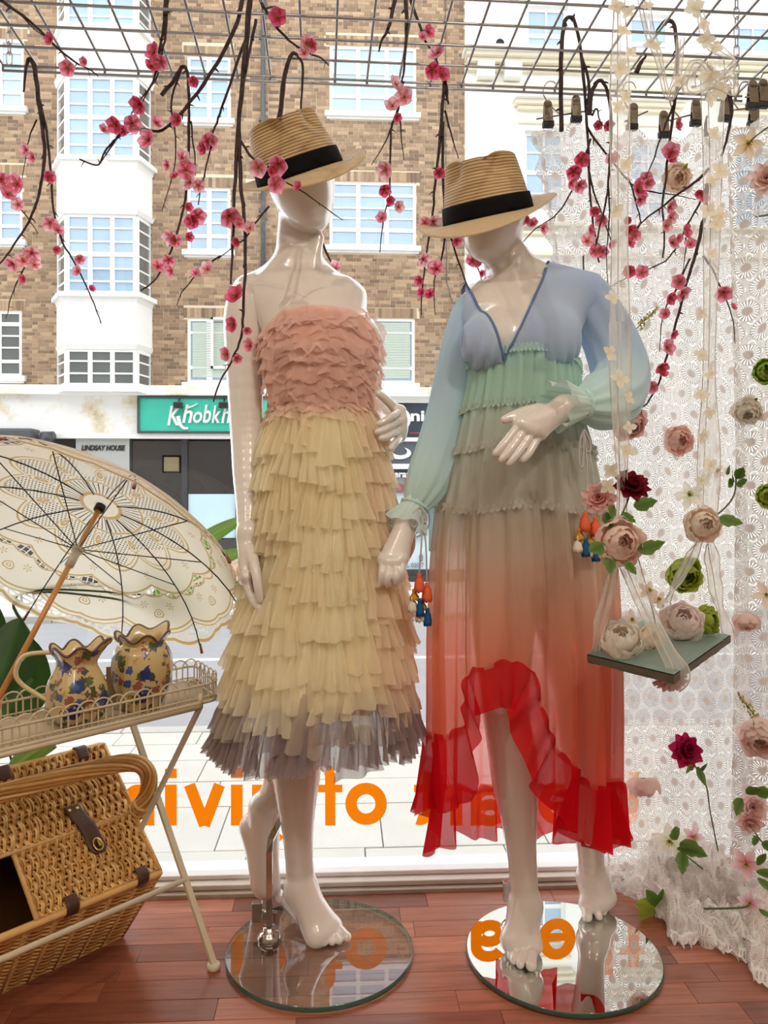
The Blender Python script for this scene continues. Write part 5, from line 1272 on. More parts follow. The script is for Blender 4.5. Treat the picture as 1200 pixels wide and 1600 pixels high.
SWG = thing('swing', sum(cor, Vector())/4-Vector((0, 0, .02)), 'small sage green swing seat hung on organza ribbons', 'swing')
m = MB(); th = .014; vs = [c.copy() for c in cor]+[c-Vector((0, 0, th)) for c in cor]
def sub(a, b, n): return [a.lerp(b, k/n) for k in range(n)]
ring = []
for i in range(4):
    for p in sub(cor[i], cor[(i+1) % 4], 14): ring.append(p)
n = len(ring); vs = [p for p in ring]+[p+Vector((R_.uniform(-.002, .002), R_.uniform(-.002, .002), -th+R_.uniform(-.002, .002))) for p in ring]
m.add(vs, [tuple(range(n))]+[tuple(range(2*n-1, n-1, -1))]); m.build('seat', m_bteal, SWG)
m = MB(); out_ = [(p-SWG.location) for p in ring]; vs = []
for p, q in zip(ring, out_):
    k = Vector((q.x, q.y, 0)).normalized()*.0015; vs += [p+k-Vector((0, 0, .0015)), p+k-Vector((0, 0, th+R_.uniform(-.001, .002)))]
m.add(vs, [(2*i, 2*((i+1) % n), 2*((i+1) % n)+1, 2*i+1) for i in range(n)]); m.build('worn_edge', m_bedge, SWG)
def ribbon(name, pts, w_, par, twist=.6, nfold=2):
    q = spline(pts, 10); L = len(q); m = MB(); ph = R_.uniform(0, 9)
    def f(u, v):
        i = min(int(v*(L-1)), L-1); p = Vector(q[i]); t = Vector(q[min(i+1, L-1)])-Vector(q[max(i-1, 0)]); t.normalize()
        s = t.cross(Vector((0, 1, 0))).normalized(); b = t.cross(s); e = (u-.5)*2; a = twist*math.sin(v*9+ph)
        return p+(s*math.cos(a)+b*math.sin(a))*w_*.5*e*(1+.15*math.sin(v*17+ph))+b*.004*math.cos(nfold*pi*e+v*6)
    m.grid(f, 10, L-1); o = m.build(name, m_org, par)
    e_ = MB()
    for u in (0.02, .34, .98): e_.tube([f(u, k/(L-1)) for k in range(0, L, 2)], .0009, 5)
    e_.build('ribbon_edge', m_orge, o); return o
def rib(name, px_pts, w_, **k): return ribbon(name, [P(*q) for q in px_pts], w_, SWG, **k)
rib('ribbon', [(966, -60, 1.37), (968, 60, 1.37), (969, 300, 1.37), (970, 550, 1.37), (972, 760, 1.365), (968, 850, 1.36)], .034)
rib('ribbon', [(964, 858, 1.36), (948, 940, 1.37), (930, 1018, 1.40)], .024); rib('ribbon', [(975, 862, 1.36), (1005, 940, 1.33), (1040, 1010, 1.29), (1060, 1050, 1.262), (1050, 1078, 1.268)], .034)
rib('ribbon', [(1112, 95, 1.60), (1113, 300, 1.60), (1110, 550, 1.60), (1108, 700, 1.60), (1104, 832, 1.60)], .042)
rib('ribbon', [(1092, 845, 1.60), (1062, 905, 1.67), (1034, 952, 1.74)], .022); rib('ribbon', [(1108, 848, 1.60), (1120, 920, 1.60), (1134, 990, 1.60)], .028)
m = MB(); k = PZ(1030, 952, ZB); m.lathe([(.0001, -.006), (.008, -.003), (.008, .003), (.0001, .006)], 12, Matrix.Translation(k+Vector((0, -.01, .01)))); m.build('button', m_rub, SWG)
# white petal garlands tied along the ribbons: small silk florets
PETF = petal_mesh('p', .78, 1.0, .12, -.2, S(240, 228, 196), S(250, 246, 234), 4, 4).mesh('petal'); PETF.materials.append(m_pet)
def floret(px_, py_, Y, dia, label, grp='cream florets along the ribbons'):
    c = P(px_, py_, Y); r = px(dia, Y)/2; d = Vector((R_.uniform(-.4, .4), -1, R_.uniform(-.3, .5)))
    t = thing('ribbon_floret', c, label, 'flower', grp); B0 = Matrix.Translation(c) @ basis(d, R_.uniform(0, 6))
    for k in range(4): inst('petal', PETF, t, B0 @ Matrix.Rotation(k*1.5708+R_.uniform(-.2, .2), 4, 'Z') @ Matrix.Rotation(R_.uniform(1.0, 1.4), 4, 'Y') @ Matrix.Scale(r*R_.uniform(.9, 1.1), 4))
FL, FRt = 'cream silk floret on the ribbon that carries the front of the swing', 'cream silk floret on the ribbon that carries the back of the swing'
ORD = 'first second third fourth fifth sixth seventh eighth ninth tenth eleventh twelfth thirteenth fourteenth fifteenth sixteenth seventeenth eighteenth'.split(); NF = 0
for x, y, dd in ((962, 10, 30), (982, 20, 26), (975, 48, 26), (985, 82, 24), (968, 108, 34), (978, 152, 26), (966, 168, 24), (977, 258, 28), (962, 332, 30), (956, 466, 28), (953, 552, 30), (968, 592, 34), (982, 622, 24), (983, 668, 24), (980, 704, 30), (954, 736, 28), (950, 760, 28)): NF += 1; floret(x, y, 1.352, dd, ORD[NF-1]+' cream floret from the top on the front swing ribbon')
NF = 0
for x, y, dd in ((1108, 118, 36), (1126, 142, 32), (1110, 155, 28), (1114, 210, 30), (1125, 268, 34), (1112, 282, 26), (1106, 330, 30), (1126, 338, 34), (1118, 352, 30), (1112, 396, 22), (1096, 490, 24), (1095, 556, 26), (1110, 585, 20), (1096, 618, 28), (1108, 645, 22), (1098, 682, 24), (1110, 728, 26), (1096, 752, 30)): NF += 1; floret(x, y, 1.582, dd, ORD[NF-1]+' cream floret from the top on the rear swing ribbon')
# garland draped from the grid to the bow
GAR = thing('organza_garland', P(1060, 60, 1.62), 'twisted organza garland with florets draped over the wire grid', 'garland')
ribbon('ribbon', [P(1000, -40, 1.62), P(1012, 40, 1.61), P(1030, 90, 1.60), P(1045, 150, 1.60), P(1058, 120, 1.60), P(1062, 60, 1.61)], .022, GAR); ribbon('ribbon', [P(1085, -30, 1.62), P(1096, 30, 1.61), P(1108, 66, 1.61), P(1130, 80, 1.60), P(1148, 96, 1.60), P(1128, 125, 1.59)], .018, GAR)
for s in (-1, 1): ribbon('bow_loop', [P(1113, 128, 1.59), P(1113+s*28, 110+8*s, 1.58), P(1113+s*34, 140, 1.57), P(1113, 132, 1.58)], .026, GAR)
NF = 0
for x, y, dd in ((1020, 72, 34), (1084, 14, 34), (1100, 40, 26), (1104, 62, 30), (1118, 74, 28), (1062, 128, 30), (1010, 10, 26)): floret(x, y, 1.59, dd, 'cream silk floret on the grid garland, '+ORD[NF]+' one counting from its open end', 'cream florets on the garland'); NF += 1

# ================================================================== FLOWERS OF THE SWING AND THE CURTAIN
fl_ = flower
fl_(970, 848, 1.33, 74, 'peony', S(240, 172, 134), S(250, 216, 192), 'large peach peony tied where the front ribbon divides', face=(.0, -1, .15), leaves=[(945, 850, -32, 18, 40, 'lobed'), (955, 868, -6, 36, 36, 'lobed'), (996, 858, 40, -6, 44, 'lobed'), (980, 876, 12, 26, 30, 'lobed')])
fl_(991, 750, 1.36, 50, 'carnation', dr0, dr1, 'dark red carnation above the large peach peony', face=(.1, -.75, .7), stem=[(980, 785, 1.36), (966, 815, 1.36)], leaves=[(990, 790, 36, -6, 38, 'lobed'), (960, 790, -10, 26, 30, 'lobed'), (975, 800, 18, 22, 28, 'lobed')])
fl_(934, 775, 1.37, 46, 'carnation', S(224, 120, 104), S(244, 176, 160), 'coral pink carnation beside the dark red one', face=(-.5, -1, .3), leaves=[(948, 800, 6, 34, 34, 'lobed')])
fl_(1100, 820, 1.57, 56, 'peony', S(246, 206, 168), S(252, 236, 214), 'cream and peach peony where the rear ribbon divides', face=(-.1, -1, .1), leaves=[(1124, 808, 34, 12, 36, 'lobed')])
fl_(1078, 772, 1.59, 38, 'open', S(236, 236, 190), S(252, 250, 240), 'white open blossom above the cream and peach peony', face=(-.3, -1, .3))
fl_(1122, 735, 1.60, 22, 'open', S(240, 190, 190), S(250, 244, 240), 'small white blossom tinged pink near the leafy twig', face=(-.1, -1, .3))
fl_(972, 996, 1.36, 64, 'peony', cr0, cr1, 'cream peony lying at the front end of the swing seat', face=(-.25, -.7, .75))
fl_(1018, 996, 1.44, 46, 'peony', S(248, 214, 176), S(252, 236, 208), 'yellowish cream rose on the swing seat behind the ribbon', face=(.2, -1, .5))
fl_(1068, 968, 1.52, 62, 'peony', S(248, 214, 204), S(252, 236, 230), 'pale blush peony in the middle of the swing seat', face=(-.2, -.8, .6))
fl_(1108, 968, 1.56, 46, 'peony', gr0, gr1, 'lime green peony on the swing seat beside the blush peony', face=(.6, -.8, .3))
fl_(1072, 900, 1.80, 56, 'peony', gr0, gr1, 'lime green peony on the curtain above the swing seat', face=(.1, -1, -.2))
fl_(1015, 922, 1.56, 28, 'open', S(246, 196, 156), S(252, 226, 200), 'small apricot blossom standing at the back of the swing seat', face=(.1, -1, .4), stem=[(1020, 955, 1.6), (1024, 975, 1.6)])
fl_(1030, 936, 1.57, 24, 'open', S(246, 196, 156), S(252, 226, 200), 'smaller apricot blossom beside the swing ribbon button', face=(-.2, -1, .2))
fl_(988, 968, 1.58, 26, 'open', S(244, 200, 186), S(252, 230, 222), 'pale pink blossom at the rear edge of the swing seat', face=(-.2, -1, .4))
fl_(1050, 1074, 1.42, 46, 'carnation', S(236, 150, 156), S(248, 196, 196), 'pink carnation hanging under the swing seat', face=(0, -.6, -.8))
fl_(1058, 278, 1.93, 44, 'peony', S(244, 206, 160), S(250, 224, 188), 'peach rose with yellow leaf high on the lace curtain', face=(0, -1, -.3), leaves=[(1044, 268, -14, -4, 17, 'lime'), (1068, 264, 10, -10, 14, 'lime')])
fl_(1198, 275, 1.70, 44, 'carnation', S(226, 160, 140), S(246, 206, 188), 'dusty pink flower beside the frame edge high on the front curtain panel', face=(-.4, -1, 0))
fl_(1170, 224, 1.72, 40, 'open', S(238, 196, 120), S(250, 236, 206), 'cream orchid blossom below the clips of the front curtain panel', face=(-.3, -1, -.3), stem=[(1182, 212, 1.72), (1204, 196, 1.72)])
fl_(986, 664, 1.92, 52, 'peony', S(190, 40, 60), S(248, 196, 184), 'pink rose with crimson heart behind the front ribbon', face=(.2, -1, -.6))
fl_(1062, 688, 1.93, 46, 'peony', S(246, 176, 148), S(252, 204, 184), 'peach pink rose pinned alone on the lace', face=(0, -1, 0), calyx=False)
fl_(1168, 644, 1.77, 44, 'peony', S(244, 226, 196), S(250, 242, 226), 'ivory rose hanging by its green calyx on the curtain', face=(-.3, -.8, -.7), leaves=[(1178, 628, 8, -10, 14, 'plain')])
fl_(1198, 580, 1.68, 40, 'peony', S(120, 160, 40), S(176, 200, 90), 'fresh green bud high at the edge of the front curtain panel', face=(-.3, -1, 0))
fl_(1200, 775, 1.68, 36, 'peony', S(140, 170, 40), S(190, 206, 90), 'yellowish green bud lower at the edge of the front curtain panel', face=(-.3, -1, 0))
fl_(1166, 975, 1.76, 40, 'peony', S(244, 186, 158), S(250, 214, 194), 'drooping peach rose with green calyx beside the swing', face=(-.1, -.5, -.9))
fl_(1198, 930, 1.70, 36, 'open', S(246, 206, 170), S(252, 230, 208), 'apricot blossom at the edge of the front curtain panel', face=(-.4, -1, 0))
fl_(1188, 1156, 1.70, 66, 'peony', S(246, 196, 178), S(252, 224, 210), 'large blush rose low on the front curtain panel', face=(-.4, -.8, -.4), leaves=[(1180, 1132, -10, -8, 22, 'plain')])
fl_(1078, 1172, 1.86, 46, 'carnation', mg0, mg1, 'magenta carnation on a long stem against the lace', face=(.1, -.9, .35), stem=[(1088, 1200, 1.86), (1103, 1226, 1.86), (1110, 1270, 1.86), (1122, 1330, 1.85)], leaves=[(1090, 1198, 10, 26, 32, 'plain'), (1084, 1196, -22, 14, 26, 'plain'), (1096, 1208, 8, -26, 26, 'plain')])
fl_(1006, 1232, 1.92, 48, 'peony', S(246, 190, 170), S(252, 218, 204), 'blush peony hanging head down beside the red hem', face=(0, -.35, -1))
fl_(1046, 1316, 1.88, 42, 'open', S(230, 236, 170), S(252, 246, 240), 'white blossom with pink edge above the pooled lace', face=(-.4, -1, .2), leaves=[(1058, 1312, -10, -30, 34, 'lobed'), (1062, 1318, 34, 14, 42, 'lobed'), (1068, 1330, -4, 30, 36, 'lobed'), (1058, 1326, 44, 4, 36, 'plain')], stem=[(1070, 1335, 1.88), (1106, 1364, 1.84)])
fl_(1086, 1308, 1.87, 32, 'open', S(224, 120, 150), S(252, 236, 238), 'white and pink lily blossom right above the lobed leaves', face=(.2, -1, .3))
fl_(1178, 1262, 1.72, 40, 'carnation', S(226, 150, 142), S(246, 196, 188), 'upper dusty pink sweet pea at the front curtain panel', face=(-.3, -1, .4), leaves=[(1160, 1248, -14, 26, 34, 'lobed'), (1166, 1240, 20, -8, 30, 'lobed'), (1180, 1238, 24, 0, 30, 'lobed')])
fl_(1172, 1290, 1.71, 34, 'carnation', S(226, 140, 130), S(244, 184, 172), 'lower dusty pink sweet pea at the front curtain panel', face=(-.4, -1, -.3), leaves=[(1186, 1312, -20, 4, 26, 'lobed'), (1190, 1318, 20, 6, 28, 'lobed')], stem=[(1186, 1310, 1.71), (1206, 1330, 1.71)])
fl_(1166, 1352, 1.70, 40, 'open', S(214, 90, 110), S(246, 206, 206), 'pink bell blossom with dark leaves near the floor', face=(-.5, -1, .1), leaves=[(1184, 1352, 14, -26, 34, 'plain'), (1182, 1362, 28, 4, 38, 'plain'), (1184, 1372, 24, 20, 38, 'plain')])
fl_(1172, 1412, 1.70, 30, 'open', S(200, 80, 130), S(248, 224, 230), 'pale pink blossom resting on the pooled lace', face=(-.5, -1, .4), leaves=[(1186, 1420, 16, 12, 28, 'plain')], stem=[(1160, 1418, 1.69), (1100, 1420, 1.67)], stemw=.0022)
def sprig(name, pts, lv, label, cat='foliage', kind='plain', Y=1.8, w_=.0018):
    a = P(*pts[-1]); t = thing(name, a, label, cat); m = MB(); m.tube(spline([P(*q) for q in pts], 6), w_, 6); m.build('stem', m_stem, t)
    for (x, y, dx, dy, L) in lv:
        b = P(x, y, Y); e = P(x+dx, y+dy, Y-.03); put_leaf(t, b, e-b, px(L, Y), kind, R_.uniform(-.4, .4))
sprig('leafy_twig', [(1150, 740, 1.66), (1148, 770, 1.66), (1136, 790, 1.63), (1118, 806, 1.6)], [(1148, 752, -12, -22, 28), (1150, 748, 16, -22, 28), (1146, 758, -20, -14, 26), (1150, 756, 20, -4, 26), (1140, 740, -8, -22, 24), (1156, 738, 6, -16, 20)], 'green twig with pointed leaves rising beside the cream and peach peony', kind='lobed', Y=1.66)
sprig('olive_leaf_sprig', [(1186, 338, 1.70), (1200, 336, 1.70)], [(1184, 338, -18, 2, 20), (1186, 336, -4, -20, 20), (1188, 338, 18, -4, 20)], 'brownish olive leaf sprig on the front curtain panel', kind='olive', Y=1.70)
for (x0, y0, x1, y1, Y, lab) in ((992, 516, 1028, 480, 1.93, 'pale yellow flower spike high on the lace curtain'), (1188, 1130, 1152, 1082, 1.72, 'greenish yellow flower spike above the large blush rose')):
    a, b = P(x0, y0, Y), P(x1, y1, Y); t = thing('flower_spike', a, lab, 'flower'); m = MB(); m.tube([a, b], .0012, 5); m.build('stem', m_stem, t)
    m = MB()
    for k in range(46):
        f = k/46; p = a.lerp(b, .15+.85*f)+Vector((R_.uniform(-1, 1), R_.uniform(-1, 1), R_.uniform(-1, 1)))*.010*(1-.75*f); m.lathe([(.0001, -.004), (.0034*(1-.5*f), 0), (.0001, .004)], 6, Matrix.Translation(p), col=mixc(S(196, 190, 96), S(232, 224, 150), R_.random()))
    m.build('florets', m_leaf, t, kind='stuff')
# fallen leaf sprig on the floor
t = thing('fallen_leaf_sprig', PZ(1030, 1412, 0), 'sprig of yellowish green leaves lying on the wooden floor by the lace', 'foliage')
for (x, y, dx, dy, L, z) in ((1032, 1430, -50, -22, 42, .012), (1032, 1430, -30, -46, 40, .02), (1034, 1430, -4, -48, 34, .02), (1036, 1430, 6, -22, 34, .01), (1030, 1430, -42, 2, 34, .006)):
    b = PZ(x, y, 0)+Vector((0, 0, z)); e = P(x+dx, y+dy, b.y-.01); e.z = max(e.z, .008); put_leaf(t, b, e-b, (e-b).length, 'lime' if dx < -35 else 'plain', R_.uniform(-.3, .3))
# ================================================================== LEFT SIDE: wire table, parasol, jugs, hamper, plants
def cam_pt(x, z, Z): return EYE*0+RT*x+FW*z+Vector((0, 0, Z))          # right / forward / height in the room
m_iron = mat('cream_iron', S(206, 192, 164), .45, var=.12, scale=20, bmp=.1)
ZT = .56
TB = thing('folding_table', PZ(335, 1508, 0), 'cream painted iron folding table with a hooped gallery round its tray', 'table')
def onT(px_, py_, Z=ZT): return PZ(px_, py_, Z)
C1 = onT(343, 1091); C2 = onT(303, 1064); dT = (onT(0, 1173)-C1); LT = .72; dT = dT.normalized(); C0 = C1+dT*LT; C3 = C2+dT*LT
eT = (C2-C1); Wt = eT.length; eT = eT.normalized()
# tray: wire grid floor
m = MB(); n = 26
for k in range(1, n): a = C1.lerp(C2, k/n); m.tube([a, a+dT*LT], .0016, 5)
for k in range(1, 8): a = C1+dT*LT*k/8; m.tube([a+Vector((0, 0, -.003)), a+eT*Wt+Vector((0, 0, -.003))], .0022, 5)
m.build('tray_wire', m_iron, TB, kind='stuff')
m = MB(); rc = .03
def rring(z, r): 
    out = []
    cs = [C1, C2, C3, C0]
    for i in range(4):
        p, q0, q1 = cs[i], (cs[i-1]-cs[i]).normalized(), (cs[(i+1) % 4]-cs[i]).normalized()
        for k in range(5):
            t = k/4; a = p+q0*rc*(1-t)**2+q1*rc*t**2; out.append(a+Vector((0, 0, z)))
    return out
m.tube(rring(.0, 0), .0045, 6, closed=True); m.tube(rring(.011, 0), .002, 5, closed=True); m.build('tray_rim', m_iron, TB)
def along(loop, s):
    L = [0]
    for p, q in zip(loop, loop[1:]+loop[:1]): L.append(L[-1]+(q-p).length)
    s %= L[-1]
    for i in range(len(loop)):
        if L[i+1] >= s: return loop[i].lerp(loop[(i+1) % len(loop)], (s-L[i])/max(1e-9, L[i+1]-L[i]))
lp = rring(0, 0); TOT = sum((q-p).length for p, q in zip(lp, lp[1:]+lp[:1])); nh = int(TOT/.030); hs = TOT/nh
m = MB(); m.tube(rring(.038, 0), .0028, 6, closed=True); m.build('gallery_rail', m_iron, TB)
zz = MB(); pz = [along(lp, TOT*k/(nh*6))+Vector((0, 0, .0055+.0055*(1 if k % 2 else -1))) for k in range(nh*6)]; zz.tube(pz, .0013, 4, closed=True); zz.build('zigzag_wire', m_iron, TB)
hm = {}
for k in range(nh):
    g = MB(); s0 = k*hs; w_ = hs*1.45; pts = []
    for j in range(17):
        t = j/16; a = pi*(1-t)
        if t < .25: z, u = lerp(0, .034, t/.25), 0
        elif t > .75: z, u = lerp(.034, 0, (t-.75)/.25), 1
        else: an_ = pi*(t-.25)/.5; z, u = .034+.021*math.sin(an_), .5-.5*math.cos(an_)
        pts.append(along(lp, s0+w_*u)+Vector((0, 0, z+.001)))
    g.tube(pts, .0019, 5); g.build('hoop', m_iron, TB)
# legs
tp1, tp2 = P(313, 1104, 1.742), P(196, 1098, 1.90)
ft2 = PZ(334, 1506, .012); ft1 = PZ(150, 1440, .012)
for a, b in ((tp1, ft1), (tp2, ft2)):
    g = MB(); g.tube([a+Vector((0, 0, .0)), b], .0085, 4, flat=(1.15, .62), twist0=pi/4, smooth=False); lg = g.build('leg', m_iron, TB)
    f = MB(); f.lathe([(.001, .0), (.013, 0), (.0145, .006), (.013, .013), (.001, .014)], 18, Matrix.Translation((b.x, b.y, 0))); f.build('foot', m_iron, lg)
for a, b in ((tp1+dT*LT*.97, ft1+dT*LT*.97), (tp2+dT*LT*.97, ft2+dT*LT*.97)):
    g = MB(); g.tube([a, b], .0085, 4, flat=(1.15, .62), twist0=pi/4, smooth=False); lg = g.build('leg', m_iron, TB)
    f = MB(); f.lathe([(.001, .0), (.013, 0), (.0145, .006), (.013, .013), (.001, .014)], 18, Matrix.Translation((b.x, b.y, 0))); f.build('foot', m_iron, lg)
cb_ = tp2.lerp(ft2, .70)
for a, L in ((tp1, LT*.97), (tp2, LT*.97), (cb_, LT*.97)):
    g = MB(); g.tube([a, a+dT*L], .0062, 8); g.build('cross_bar', m_iron, TB)
g = MB(); g.tube([tp1+dT*.0+Vector((0, 0, .0)), tp1+Vector((0, 0, .028))], .006, 6); g.tube([tp2, tp2+Vector((0, 0, .02))], .006, 6); g.build('tray_support', m_iron, TB)
# ------------------------------------------------------------------ jugs
def jugmat():
    m, nt, b, out = newmat('printed_earthenware'); tc = N(nt, 'ShaderNodeTexCoord')
    def spots(sc, seed, th, zc=None):
        mp = N(nt, 'ShaderNodeMapping', {'Vector': tc.outputs['Object'], 'Location': (seed, seed*.7, seed*.3)})
        vo = N(nt, 'ShaderNodeTexVoronoi', {'Vector': mp.outputs[0], 'Scale': sc, 'Randomness': 1.0}); ns = N(nt, 'ShaderNodeTexNoise', {'Vector': mp.outputs[0], 'Scale': sc*5, 'Detail': 2.0})
        return math_(nt, 'LESS_THAN', math_(nt, 'MULTIPLY_ADD', ns.outputs['Fac'], .55, vo.outputs['Distance']), th)
    base = S(204, 178, 126); layers = [(30, 1.3, .60, S(84, 96, 54)), (38, 8.1, .57, S(70, 76, 44)), (22, 4.2, .60, S(40, 54, 112)), (30, 5.5, .52, S(66, 88, 150)), (26, 6.6, .52, S(150, 88, 74)), (46, 2.8, .47, S(196, 156, 60))]
    cur = None
    for sc, sd_, th, c in layers:
        mx = N(nt, 'ShaderNodeMix', {0: spots(sc, sd_, th), 6: cur or base, 7: c}, data_type='RGBA'); cur = mx.outputs[2]
    nt.links.new(mx.outputs[2], b.inputs['Base Color']); b.inputs['Roughness'].default_value = .2; b.inputs['Coat Weight'].default_value = .6; return m
m_jug = jugmat(); m_glaze = mat('cream_glaze', S(210, 186, 136), .2, coat=.6); m_brown = mat('brown_rim', S(96, 66, 60), .3, coat=.5)
def jug(px_, pyb, prof, label, handle, lipdir, square=0):
    c = onT(px_, pyb, ZT+.004); t = thing('jug', c, label, 'jug'); Mj = Matrix.Translation(c)
    pr = spline(prof, 5); zt = prof[-1][1]
    def fn(p, a, i):
        f = sstep(zt*.78, zt, p.z); k = 1+(square*.10*math.cos(4*a)*(1-f)); k *= 1+.07*f*math.cos(6*a)
        z = p.z+.008*f*math.cos(6*a+.5)+f*.012*max(0, math.cos(a-lipdir))**2; k *= 1+.30*f*max(0, math.cos(a-lipdir))**4
        return Vector((p.x*k, p.y*k, z))
    o = MB(); o.lathe([(.001, 0)]+[(r, z) for r, z in pr], 48, Mj, fun=fn); bd = o.build('body', m_jug, t)
    i_ = MB(); i_.lathe([(r-.004, z) for r, z in pr[::-1]]+[(.001, .006)], 48, Mj, fun=fn); i_.build('inside', m_glaze, t)
    n = 96; e = MB(); e.tube([Mj @ fn(Vector((pr[-1][0]-.002)*1 if False else Vector(((pr[-1][0]-.002)*math.cos(2*pi*k/n), (pr[-1][0]-.002)*math.sin(2*pi*k/n), zt))), 2*pi*k/n, 0) for k in range(n)], .0028, 6, closed=True); e.build('rim', m_brown, t)
    if handle:
        a = lipdir+pi; r_ = Vector((math.cos(a), math.sin(a), 0)); z0, z1 = prof[1][1]+.035, zt-.006
        h = MB(); h.tube(spline([c+r_*(prof[-1][0]*.98)+Vector((0, 0, z1)), c+r_*(prof[-1][0]+.045)+Vector((0, 0, z1-.004)), c+r_*(prof[-1][0]+.062)+Vector((0, 0, z1-.035)), c+r_*(prof[-1][0]+.050)+Vector((0, 0, lerp(z0, z1, .35))), c+r_*.055+Vector((0, 0, z0))], 8), .0065, 8, flat=(1, .7)); h.build('handle', m_glaze, t)
    return t
vR = math.atan2(RT.y, RT.x)
jug(120, 1128, [(.036, .0), (.050, .012), (.055, .045), (.053, .075), (.043, .100), (.036, .118), (.043, .136), (.050, .147)], 'flowered earthenware milk jug with handle and wavy lip', True, vR+.25, 1)
jug(222, 1104, [(.044, .0), (.047, .012), (.060, .055), (.064, .090), (.058, .120), (.047, .135), (.049, .144), (.055, .152)], 'flowered earthenware jug without visible handle, beside the milk jug', False, vR+1.2, 0)
tg = thing('price_tag', P(172, 1100, 1.70), 'beige card label leaning between the two jugs', 'card'); g = MB(); a, b = P(166, 1042, 1.70), P(182, 1100, 1.70); g.box((a.x, a.y-.001, b.z), (b.x, a.y+.001, a.z)); g.build('card', mat('kraft_card', S(168, 148, 116), .8), tg)
# ------------------------------------------------------------------ lace parasol
H = P(158, 790, 1.86); ax = (RT*-.19+Vector((0, 0, -.74))-FW*.58).normalized()
bx_ = (RT-ax*RT.dot(ax)).normalized(); by_ = ax.cross(bx_).normalized()
PS = thing('parasol', H, 'open ivory lace parasol lying on its side with a bamboo handle', 'parasol')
NR = 10; RP = .395; DP = .150; TH0 = .32
def canopy(th, r, lift=0.0):
    """th angle, r 0..1 ; ribs at multiples of 36 degrees"""
    k = (th-TH0)*NR/(2*pi); f = abs(k-round(k))*2            # 0 on a rib, 1 between ribs
    rr = RP*math.sin(r*1.15)/math.sin(1.15)*(1-.055*f**1.5*r**1.5); d = DP*(1-math.cos(r*1.15))/(1-math.cos(1.15))
    return H+ax*(d+lift-.010*f*f*r)+bx_*rr*math.cos(th)+by_*rr*math.sin(th)
def parmat():
    m, nt, b, out = newmat('battenburg_lace'); nt.nodes.remove(b)
    uv = N(nt, 'ShaderNodeUVMap'); sp = N(nt, 'ShaderNodeSeparateXYZ', {0: uv.outputs[0]}); u, v = sp.outputs[0], sp.outputs[1]      # u: sectors 0..10, v: radius 0..1
    def lobes(n, ph=0): return math_(nt, 'ABSOLUTE', math_(nt, 'SINE', math_(nt, 'MULTIPLY_ADD', u, pi*n, ph)))
    def lt_(a, c): return math_(nt, 'LESS_THAN', a, c)
    def gt_(a, c): return math_(nt, 'GREATER_THAN', a, c)
    mul = lambda *a: a[0] if len(a) == 1 else math_(nt, 'MULTIPLY', a[0], mul(*a[1:]))
    mx_ = lambda *a: a[0] if len(a) == 1 else math_(nt, 'MAXIMUM', a[0], mx_(*a[1:]))
    ri = math_(nt, 'MULTIPLY_ADD', lobes(1, pi/2), .10, .36)       # medallion lobes end
    ro = math_(nt, 'MULTIPLY_ADD', lobes(1, pi/2), .05, .57)      # end of the cloth petals
    re = math_(nt, 'MULTIPLY_ADD', lobes(3), .030, .625)          # eyelet band end
    rp = math_(nt, 'MULTIPLY_ADD', lobes(1, 0), .10, .80)         # end of cloth panels
    def line(r, w_=.0065): return lt_(math_(nt, 'ABSOLUTE', math_(nt, 'SUBTRACT', v, r)), w_)
    cord = mx_(line(ri), line(ro), line(re, .005), line(rp), line(math_(nt, 'ADD', rp, .03), .004), line(math_(nt, 'MULTIPLY_ADD', lobes(3), .02, .965), .012), line(.075, .01), line(.19, .006), line(math_(nt, 'SUBTRACT', ri, .03), .004))
    # net ground of the open-work
    gx = math_(nt, 'MULTIPLY', v, math_(nt, 'COSINE', math_(nt, 'MULTIPLY', u, 2*pi/NR))); gy = math_(nt, 'MULTIPLY', v, math_(nt, 'SINE', math_(nt, 'MULTIPLY', u, 2*pi/NR)))
    wn = lambda s, f, t: lt_(math_(nt, 'ABSOLUTE', math_(nt, 'SUBTRACT', math_(nt, 'FRACT', math_(nt, 'MULTIPLY', s, f)), .5)), t)
    net = mx_(wn(math_(nt, 'ADD', gx, gy), 44, .27), wn(math_(nt, 'SUBTRACT', gx, gy), 44, .27))
    spokes = wn(u, 5, .38)
    z1 = mul(gt_(v, .085), lt_(v, .18)); z2 = mul(gt_(v, .20), math_(nt, 'LESS_THAN', v, math_(nt, 'SUBTRACT', ri, .035)), gt_(lobes(1, pi/2), .28))
    z3 = mul(math_(nt, 'GREATER_THAN', v, math_(nt, 'ADD', ro, .012)), math_(nt, 'LESS_THAN', v, math_(nt, 'SUBTRACT', re, .006)), gt_(lobes(3), .25))
    z4 = mul(math_(nt, 'GREATER_THAN', v, math_(nt, 'ADD', rp, .035)), lt_(v, .955))
    fan = mx_(wn(math_(nt, 'ADD', u, math_(nt, 'MULTIPLY', v, 1.2)), 6, .10), wn(math_(nt, 'SUBTRACT', u, math_(nt, 'MULTIPLY', v, 1.2)), 6, .10), wn(v, 30, .12))
    op = mx_(mul(z1, math_(nt, 'SUBTRACT', 1.0, spokes)), mul(z2, math_(nt, 'SUBTRACT', 1.0, net)), mul(z3, math_(nt, 'SUBTRACT', 1.0, mx_(wn(u, 12, .12), wn(v, 26, .08)))), mul(z4, math_(nt, 'SUBTRACT', 1.0, fan)))
    op = mul(op, math_(nt, 'SUBTRACT', 1.0, cord))
    # embroidered sprigs on the cloth panels: little rosette and stars
    su = math_(nt, 'SUBTRACT', math_(nt, 'FRACT', u), .5)
